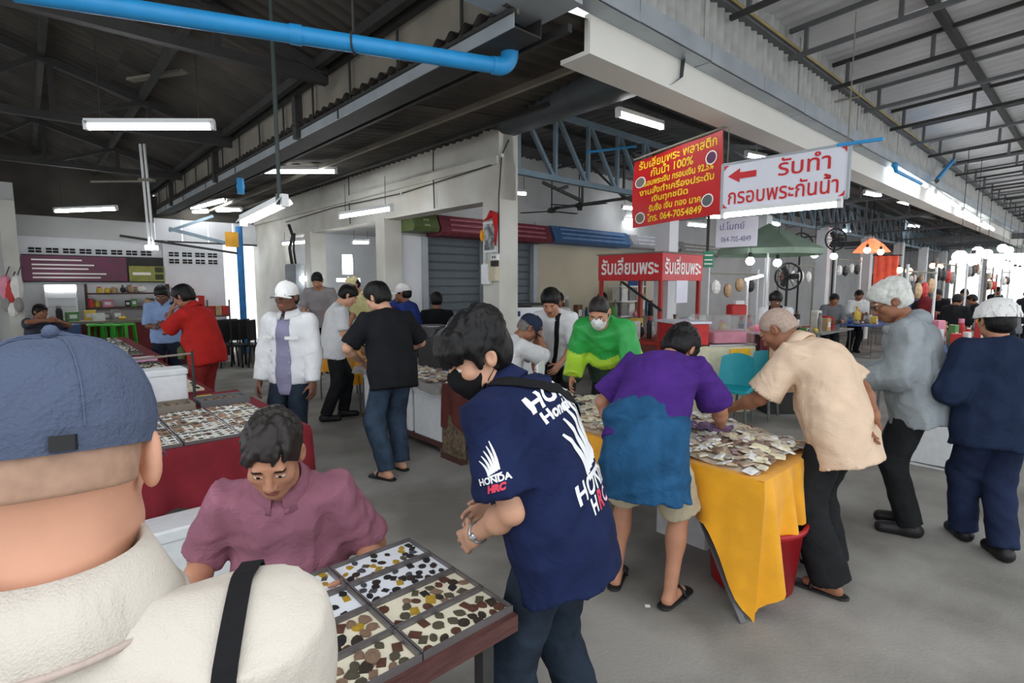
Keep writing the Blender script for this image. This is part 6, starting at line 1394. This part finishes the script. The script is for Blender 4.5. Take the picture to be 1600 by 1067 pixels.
# clutter at the cream wall
rs = random.Random(71)
place('goods_table', 'grey table of kitchen things before the cream wall', 'table', W(8.3, 7.3, 0), [box_part('top', m_panel, 0, 3.6, 0, .55, .9, .95)] + [box_part('leg', m_grey_steel, x, x + .04, y, y + .04, 0, .9) for x in (.05, 3.5) for y in (.05, .46)] + [box_part('skirt', col('mauve_grey', (120, 104, 104)), 1.2, 3.5, .0, .02, .3, .9)])
goods(16, 'on the grey table by the cream wall', 8.4, 11.8, 7.35, 7.8, .95, rs, hmin=.15, hmax=.55, group='things on the grey table by the cream wall')
place('metal_shelf', 'white rack of stacked paper goods before the cream wall', 'rack', W(10.2, 7.55, 0), [box_part('tier', m_white, 0, 1.0, 0, .35, z, z + .03) for z in (.95, 1.3, 1.65)] + [box_part('stack', gm[i], .08 + .3 * k, .3 + .3 * k, .02, .3, z, z + h) for k, i, z, h in ((0, 2, 1.33, .28), (1, 8, 1.33, .25), (2, 2, 1.33, .3), (0, 8, .98, .3), (1, 2, .98, .28), (2, 6, 1.68, .2))] + [box_part('post', m_grey_steel, x, x + .03, 0, .03, 0, 2.0) for x in (0, .97)])
place('wall_clock', 'dark round ornament on the cream wall', 'ornament', W(10.3, VS - .02, 2.1), [('dial', MB().ball((0, 0, 0), .12, 12, 6, (1, .3, 1.3)), m_dark_steel), ('tail', MB().ball((.4, 0, -.05), .06, 8, 5, (1, .4, 1.4)), m_dark_steel)])
# black cabinet with white door
q = at(800, 478, Y=7.35); place('tall_cabinet', 'black cabinet with a yellow stripe and white door behind the seated cap wearer', 'cabinet', (q.x, q.y, 0), [('case', MB().bx(-.45, .28, 0, .6, 0, q.z), m_black), ('door', MB().bx(-.02, .62, -.06, -.02, .1, q.z - .02), m_white), ('stripe', MB().bx(-.3, -.26, -.01, 0, .2, q.z - .1), mat('yellow_stripe', (206, 196, 40), .5)), ('top', MB().bx(-.47, .63, -.05, .6, q.z, q.z + .02), m_dark_steel), ('mark', MB().bx(.03, .1, -.066, -.06, q.z - .14, q.z - .07), col('ink_blue', (40, 50, 110)))], .25)
q = at(715, 520, Y=7.6); place('vendor_table', 'cluttered dark table beside the corner column', 'table', (q.x, q.y, 0), [('top', MB().bx(-.6, .25, -.3, .3, .95, .99), m_dark_steel), ('skirt', MB().bx(-.6, .25, -.31, -.3, .3, .95), m_dark_steel)] + [('leg', MB().bx(x, x + .04, y, y + .04, 0, .95), m_grey_steel) for x in (-.58, .2) for y in (-.28, .24)], .3)
place('pink_basin', 'pink plastic basin on the cluttered dark table', 'basin', (q.x + .02, q.y + .1, .99), [('bowl', MB().lathe([(.1, 0), (.16, .1), (.17, .1), (.1, .01)], (0, 0, 0), 14), mat('pink_plastic', (236, 120, 150), .4)), ('packet', MB().rbx(-.05, .05, -.04, .04, .02, .2, .01), mat('pink_plastic', (1, 1, 1)))], 0)
place('wire_basket', 'dull metal basket on the cluttered dark table', 'basket', (q.x - .35, q.y - .05, .99), [('basin', MB().lathe([(.12, 0), (.18, .14), (.19, .14), (.12, .01)], (0, 0, 0), 14), m_chrome), ('rim', MB().lathe([(.185, .14), (.2, .145), (.2, .155), (.185, .15)], (0, 0, 0), 14), m_chrome)], 0)
# --- red sign stall
SU0, SV0 = 6.57, 4.17
m_rbox = mat('red_signbox', (200, 30, 38), .45, .06, 4); m_redpost = mat('red_painted_post', (168, 52, 44), .6, .1, 6)
t = thing('sign_stall', 'stall frame topped by a red box sign with white Thai lettering', 'stall', W(SU0, SV0, 0), TH)
MB().bx(0, 1.1, 0, 1.12, 1.77, 2.15).build('sign_box', m_rbox, t); MB().bx(-.02, 1.12, -.02, 1.14, 2.15, 2.17).build('sign_cap', m_panel, t)
text_obj('รับเลี่ยมพระ', .28, m_wprint, t, planeM('u', (-.004, .56, 1.95)), fit=1.0, bold=.006, depth=.001)
text_obj('รับเลี่ยมพระ', .28, m_wprint, t, planeM('v', (.55, -.004, 1.95)), fit=.98, bold=.006, depth=.001)
for x in (.02, 1.05):
    for y in (.02, 1.07): MB().bx(x, x + .05, y, y + .05, 0, 1.77).build('post', m_redpost, t)
MB().bx(.05, 1.05, .05, 1.05, .85, .9).build('shelf_top', m_redpost, t); MB().bx(.05, 1.05, .02, .05, .2, .85).build('front_board', col('brown_panel', (112, 60, 48)), t); MB().bx(.02, .05, .05, 1.05, .2, .85).build('side_board', col('brown_panel', (112, 60, 48)), t)
MB().bx(.35, .65, -.02, 0, 1.45, 1.77).build('paper_notice', m_sign, t); MB().bar((.0, .0, 1.35), (-.1, .6, 1.75), .03).build('stay', m_black, t)
goods(8, 'inside the red sign stall', SU0 + .15, SU0 + .95, SV0 + .15, SV0 + .95, .9, random.Random(81), hmin=.15, hmax=.4, group='things inside the red sign stall')
place('grey_helmet', 'grey wrapped bundle on a pole under the red sign', 'bundle', W(SU0 + .5, SV0 - .1, 0), [('bundle', MB().ball((0, 0, 1.12), .17, 12, 7, (1.3, .9, .8)), m_gut), ('pole', MB().cyl((0, 0, 0), (0, 0, 1.1), .02, n=6), m_black), ('base', MB().lathe([(.16, 0), (.16, .03), (.03, .04)], (0, 0, 0), 10), m_black)])
# glass display cases right of it
q = at(1120, 600, Y=7.4); c0 = Vector((q.x, q.y, 0))
place('display_case', 'cream counter with a clear display case and yellow label', 'counter', c0, [('counter', MB().rbx(-.55, .38, -.3, .3, 0, .9, .02), col('cream_counter', (212, 208, 178))), ('glass_box', MB().bx(-.3, .36, -.28, .28, .92, 1.3), m_clear), ('case_floor', MB().bx(-.32, .38, -.3, .3, .9, .92), m_chrome), ('yellow_label', MB().bx(-.02, .28, -.315, -.3, .66, .86), mat('yellow_label', (240, 184, 40), .5)), ('red_tray', MB().rbx(-.75, -.32, -.28, .28, .92, 1.2, .01), col('red_tray', (200, 52, 50))), ('lid', MB().bx(-.8, -.3, -.3, .3, 1.2, 1.23), m_sign), ('goods', MB().rbx(-.2, .3, -.2, .2, .93, 1.08, .02), gm[4])], .2)
for k, (x, y, lb) in enumerate(((1146, 566, 'teal plastic chair, left one of the pair beside the display counter'), (1186, 552, 'teal plastic chair, right one of the pair beside the display counter'))):
    q = at(x, y, Y=6.6 + .3 * k); t = thing('plastic_chair', lb, 'chair', (q.x, q.y, 0), -.6 - .1 * k); m_teal = mat('teal_plastic_chair', (24, 152, 166), .4, .08, 6)
    def bkf(i, j): return Vector(((i - .5) * (.44 - .06 * j), .2 + .08 * j + .06 * (2 * i - 1) ** 2 * -1, .42 + .42 * j - .05 * j * (2 * i - 1) ** 2))
    b = MB(); b.grid(bkf, 10, 6); b.grid(lambda i, j: bkf(1 - i, j) + Vector((0, .02, 0)), 10, 6); b.build('backrest', m_teal, t, smooth=True)
    MB().rbx(-.22, .22, -.22, .22, .4, .44, .02).build('seat', m_teal, t)
    for a in (-1, 1):
        for b_ in (-1, 1): MB().cyl((.18 * a, .18 * b_, .41), (.21 * a, .21 * b_, 0), .016, n=8).build('leg', m_grey_steel, t)
q = at(1196, 560, Y=8.0); place('maroon_counter', 'maroon draped counter with a glass top painted white as if lit', 'counter', (q.x, q.y, 0), [('drape', MB().grid(lambda i, j: Vector((-.32 + .74 * i, -.3 + .02 * sin(i * 30), .55 + .45 * j)), 30, 2), col('maroon_drape', (110, 36, 54))), ('base', MB().bx(-.3, .42, -.27, .3, 0, 1.0), m_wood), ('whitened_glass_top', MB().bx(-.34, .44, -.32, .32, 1.0, 1.03), m_sign), ('pink_cloth', MB().ball((-.2, -.1, 1.07), .12, 10, 6, (1.4, 1, .5)), mat('pink_plastic', (1, 1, 1))), ('green_cloth', MB().ball((.25, -.1, 1.06), .08, 10, 6, (1.3, 1, .6)), m_lime)], .2)  # glass top is opaque white, its light put into the colour
q = at(1238, 560, Y=6.9); place('cardboard_panel', 'brown cardboard panel leaning beside the maroon counter', 'panel', (q.x, q.y, 0), [('sheet', MB().add([(-.3, 0, .3), (.3, .12, .3), (.3, .12, 1.02), (-.3, 0, 1.02), (-.3, .02, .3), (.3, .14, .3), (.3, .14, 1.02), (-.3, .02, 1.02)], [(0, 1, 2, 3), (7, 6, 5, 4), (0, 4, 5, 1), (3, 2, 6, 7)]), col('cardboard', (168, 134, 98))), ('stand', MB().bx(-.25, .25, .1, .4, 0, .3), m_dark_steel)], 0)
q = at(1168, 437, Y=7.9); place('led_stand_lamp', 'white lamp on a slim post over the display counter', 'lamp', (q.x, q.y, 0), [('post', MB().cyl((0, 0, 0), (0, 0, q.z - .02), .02, n=8), m_lampw), ('head', MB().bar((-.02, 0, q.z), (.2, -.02, q.z + .06), .1, .03), m_glow), ('base', MB().lathe([(.15, 0), (.15, .03), (.03, .04)], (0, 0, 0), 12), m_lampw)], 0)
place('red_kettle', 'small red and white box on the display counter', 'box', c0 + Vector((.27, .1, 1.3)), [('body', MB().rbx(-.12, .12, -.08, .08, 0, .14, .02), gm[0]), ('cap', MB().rbx(-.04, .1, -.04, .04, .14, .19, .01), m_white)], .2)
q = at(1106, 405, Y=9.5); place('exit_sign', 'small green sign behind the red box sign', 'sign', q, [('plate', MB().bx(-.08, .1, 0, .02, -.14, .14), mat('exit_green', (40, 128, 92), .5)), ('bracket', MB().bx(-.02, .02, .02, .05, -.05, 1.2), m_dark_steel)] + [('lettering', MB().bx(-.06, .08, -.004, 0, z, z + .02), m_wprint) for z in (-.09, -.02, .06)], 0)
# green parasol
q = at(1200, 395, Y=10.2); t = thing('market_parasol', 'faded green market parasol beneath the white notice', 'parasol', (q.x, q.y, 0)); m_par = mat('faded_green_canvas', (150, 172, 152), .8, .1, 4)
for k in range(8):
    a0, a1 = k * pi / 4, (k + 1) * pi / 4
    MB().add([(0, 0, 2.85), (.95 * cos(a0), .95 * sin(a0), 2.35), (.95 * cos(a1), .95 * sin(a1), 2.35), (.95 * cos(a1), .95 * sin(a1), 2.25), (.95 * cos(a0), .95 * sin(a0), 2.25)], [(0, 1, 2), (1, 4, 3, 2)]).build('canopy_panel', m_par, t)
    MB().cyl((0, 0, 2.8), (.93 * cos(a0), .93 * sin(a0), 2.33), .008, n=5).build('rib', m_dark_steel, t)
MB().cyl((0, 0, 0), (0, 0, 2.85), .022, n=8).build('pole', m_lampw, t)
for x, y, Y, lb in ((1252, 382, 11.5, 'black standing fan left of the hall column'), (1306, 374, 12.5, 'black standing fan right of the hall column'), (1232, 432, 9.8, 'dark hanging fan above the stall keeper')):
    q = at(x, y, Y=Y); t = thing('standing_fan', lb, 'fan', (q.x, q.y, 0)); r = .24
    MB().tube([(r * cos(a), 0, q.z + r * sin(a)) for a in [2*pi*i/18 for i in range(19)]], .018, 5).build('guard_ring', m_black, t)
    for k in range(6): a = k * pi / 6; MB().cyl((r * cos(a), 0, q.z + r * sin(a)), (-r * cos(a), 0, q.z - r * sin(a)), .006, n=4).build('guard_wire', m_black, t)
    for k in range(3): a = k * 2.09; MB().bar((.03 * cos(a), .02, q.z + .03 * sin(a)), (.2 * cos(a), .02, q.z + .2 * sin(a)), .1, .01, up=(0, 1, 0)).build('blade', m_black, t)
    MB().cyl((0, .04, 0), (0, .04, q.z), .02, n=6).build('stand', m_black, t); MB().lathe([(.2, 0), (.2, .03), (.04, .05)], (0, .04, 0), 12).build('base', m_black, t)
# --- right-hand table and the far stalls
def simple_table(label, u0, u1, v0, v1, z, m, rz=TH):
    t = thing('trestle_table', label, 'table', W(u0, v0, 0), rz); a, b_ = u1 - u0, v1 - v0
    MB().bx(0, a, 0, b_, z - .03, z).build('table_top', m, t)
    for x in (.05, a - .05):
        MB().tube([(x, .05, z - .03), (x, .05, .03), (x, b_ - .05, .03), (x, b_ - .05, z - .03)], .013, 6).build('leg_frame', m_grey_steel, t)
    return t
simple_table('trestle table with red cloth behind the grey hooded jacket', 6.15, 8.2, .75, 1.5, .74, m_redcl)
rs = random.Random(91); goods(14, 'on the red trestle table at right', 6.2, 8.15, .8, 1.45, .74, rs, hmin=.03, hmax=.1, group='goods on the red trestle table')
foam_box('white foam box under the red trestle table, left one', 6.2, 6.7, .85, 1.35, 0, .5); foam_box('white foam box under the red trestle table, right one', 6.8, 7.3, .85, 1.35, 0, .45)
place('table_rail', 'wooden rail lying on the floor under the red trestle table', 'rail', W(6.1, .62, 0), [('plank', MB().bx(0, 1.4, 0, .06, 0, .04), m_panel), ('end_block', MB().bx(0, .08, -.02, .08, 0, .05), m_panel)])
stalls = [(8.6, 3.7, 'brown'), (11.2, 3.6, 'grey'), (14.2, 3.5, 'blue'), (17.6, 3.6, 'red'), (21.2, 3.5, 'tan'), (25.0, 3.6, 'black'), (9.4, 1.1, 'blue'), (12.4, 1.3, 'grey'), (15.6, 1.3, 'white'), (19.4, 1.4, 'brown'), (23.4, 1.5, 'tan'), (27.6, 2.4, 'grey')]
od = ['first', 'second', 'third', 'fourth', 'fifth', 'sixth']
m_warm = mat('warm_bulb', (255, 176, 130), .4, .02, emit=7.0)
for i, (u, v, cn) in enumerate(stalls):
    row = 'back' if v > 2.8 else 'front'; nth = od[i if i < 6 else i - 6]; rs = random.Random(100 + i)
    simple_table('%s far stall table in the %s row at right, %s top' % (nth, row, cn), u, u + 1.9, v, v + .75, .78, gm[gn.index(cn)])
    goods(15, 'on the %s stall of the %s row' % (nth, row), u + .05, u + 1.85, v + .05, v + .7, .78, rs, hmin=.06, hmax=.42, group='goods on the far stalls')
    t = thing('stall_rack', 'pole frame with hung bags over the %s stall of the %s row' % (nth, row), 'frame', W(u, v + .86, 0), TH)
    hgt = 2.0 + .2 * (i % 3)
    for x in (0, 1.9): MB().cyl((x, 0, 0), (x, 0, hgt), .02, n=6).build('pole', m_panel if i % 2 else m_lampw, t)
    MB().cyl((0, 0, hgt - .1), (1.9, 0, hgt - .1), .015, n=6).build('crossbar', m_panel, t)
    for k in range(4):
        x = .25 + .45 * k; zz = rs.uniform(.28, .4); MB().ball((x, 0, hgt - zz), .1, 8, 5, (1.3 * rs.uniform(.7, 1.2), .6, 1.3)).build('hung_bag', rs.choice((gm[1], gm[2], gm[8], gm[2], gm[3], gm[9], gm[0])), t)
    for k in range(2):
        x = .4 + 1.1 * k; q = W(u + x, v + .35, hgt + .1); warm = i in (3, 4)
        b = thing('stall_bulb', '%s glowing bulb over the %s stall of the %s row' % (('left', 'right')[k], nth, row), 'lamp', q, 0)
        MB().ball((0, 0, 0), .07 + .02 * (i > 2), 10, 6).build('bulb', m_warm if warm else m_glow, b, smooth=True); MB().cyl((0, 0, .06), (0, 0, .14), .03, n=8).build('socket', m_black, b); MB().cyl((0, 0, .14), (0, 0, 3.6 - q.z), .005, n=4).build('flex', m_black, b)
place('orange_lampshade', 'glowing orange lampshade above the far back row', 'lampshade', at(1362, 388, Y=14), [('shade', MB().lathe([(.05, .25), (.25, .1), (.42, -.1), (.4, -.1), (.04, .23)], (0, 0, 0), 16), mat('orange_shade', (240, 120, 80), .5, .05, emit=1.2)), ('cord', MB().cyl((0, 0, .25), (0, 0, 1.2), .01, n=5), m_black)], 0)  # no bulb inside; the lamp's glow is put into the shade material
place('red_hanging', 'red and orange hanging cloth beyond the hall columns', 'cloth', at(1385, 425, Y=15), [('cloth', MB().grid(lambda i, j: Vector(((i - .5) * .7, .03 * sin(i * 20), (j - .5) * .9)), 16, 4), col('orange_red_cloth', (232, 90, 60))), ('rod', MB().cyl((-.4, 0, .46), (.4, 0, .46), .015, n=5), m_black)], 0)
for i, (x, Y, f, c, H_, lb) in enumerate(((1452, 11.5, 40, 'maroon', 1.72, 'far standing figure in dark red clothes'), (1490, 10.5, -60, 'black', 1.55, 'far figure in black beside the dark red one'), (1546, 11.0, 150, 'orange', 1.35, 'far seated figure in an orange top'), (1575, 9.8, 70, 'black', 1.5, 'far figure in dark clothes nearest the bright end'), (1512, 15.5, 100, 'grey', 1.6, 'far figure in grey against the bright end'), (1420, 14.5, 200, 'blue', 1.6, 'far figure in blue among the back stalls'), (1595, 14.0, -100, 'black', 1.6, 'far dark figure at the right edge of the view'), (1335, 13.5, 180, 'white', 1.6, 'far stall keeper in white between hall columns'), (1298, 11.2, 170, 'grey', 1.55, 'far stall keeper in grey by the hall column'), (868, 8.6, 190, 'white', 1.62, 'far vendor behind the stooping dark-haired man'), (941, 9.6, 170, 'green', 1.6, 'far vendor left of the red sign stall'),
    (1530, 12.6, 40, 'black', 1.5, 'far dark figure behind the orange top'), (1562, 13.2, -30, 'maroon', 1.45, 'far figure in dull red at the front row'), (1468, 13.6, 120, 'black', 1.62, 'far dark figure between the dark red and the black one'), (1586, 11.6, 10, 'grey', 1.4, 'far stooping figure in grey at the right edge'), (1436, 12.6, -80, 'black', 1.58, 'far dark figure left of the dark red one'), (1502, 17.5, 160, 'black', 1.6, 'far dark figure in the middle of the bright exit'), (1550, 18.0, 180, 'black', 1.65, 'far dark figure at the right of the bright exit'))):
    cm = cloth('far_' + c, dict(maroon=(110, 34, 40), black=(34, 34, 38), orange=(232, 150, 40), grey=(110, 112, 116), blue=(60, 80, 120), white=(214, 214, 214), green=(90, 150, 80))[c])
    q = at(x, 480, Y=Y); person(lb, (q.x, q.y), f, H_, 14, 'tan', lean=(8, 0), curl=8, head=(0, 22, 0), hands={-1: (-.12, .32, .62 * H_), 1: (.12, .32, .62 * H_)}, hair=dict(th=.014), top=dict(mat=cm, sleeve=1.5, hem=.14), bottom=dict(mat=m_blk_tr), shoe=dict(mat=m_shoe_b), seed=40 + i)
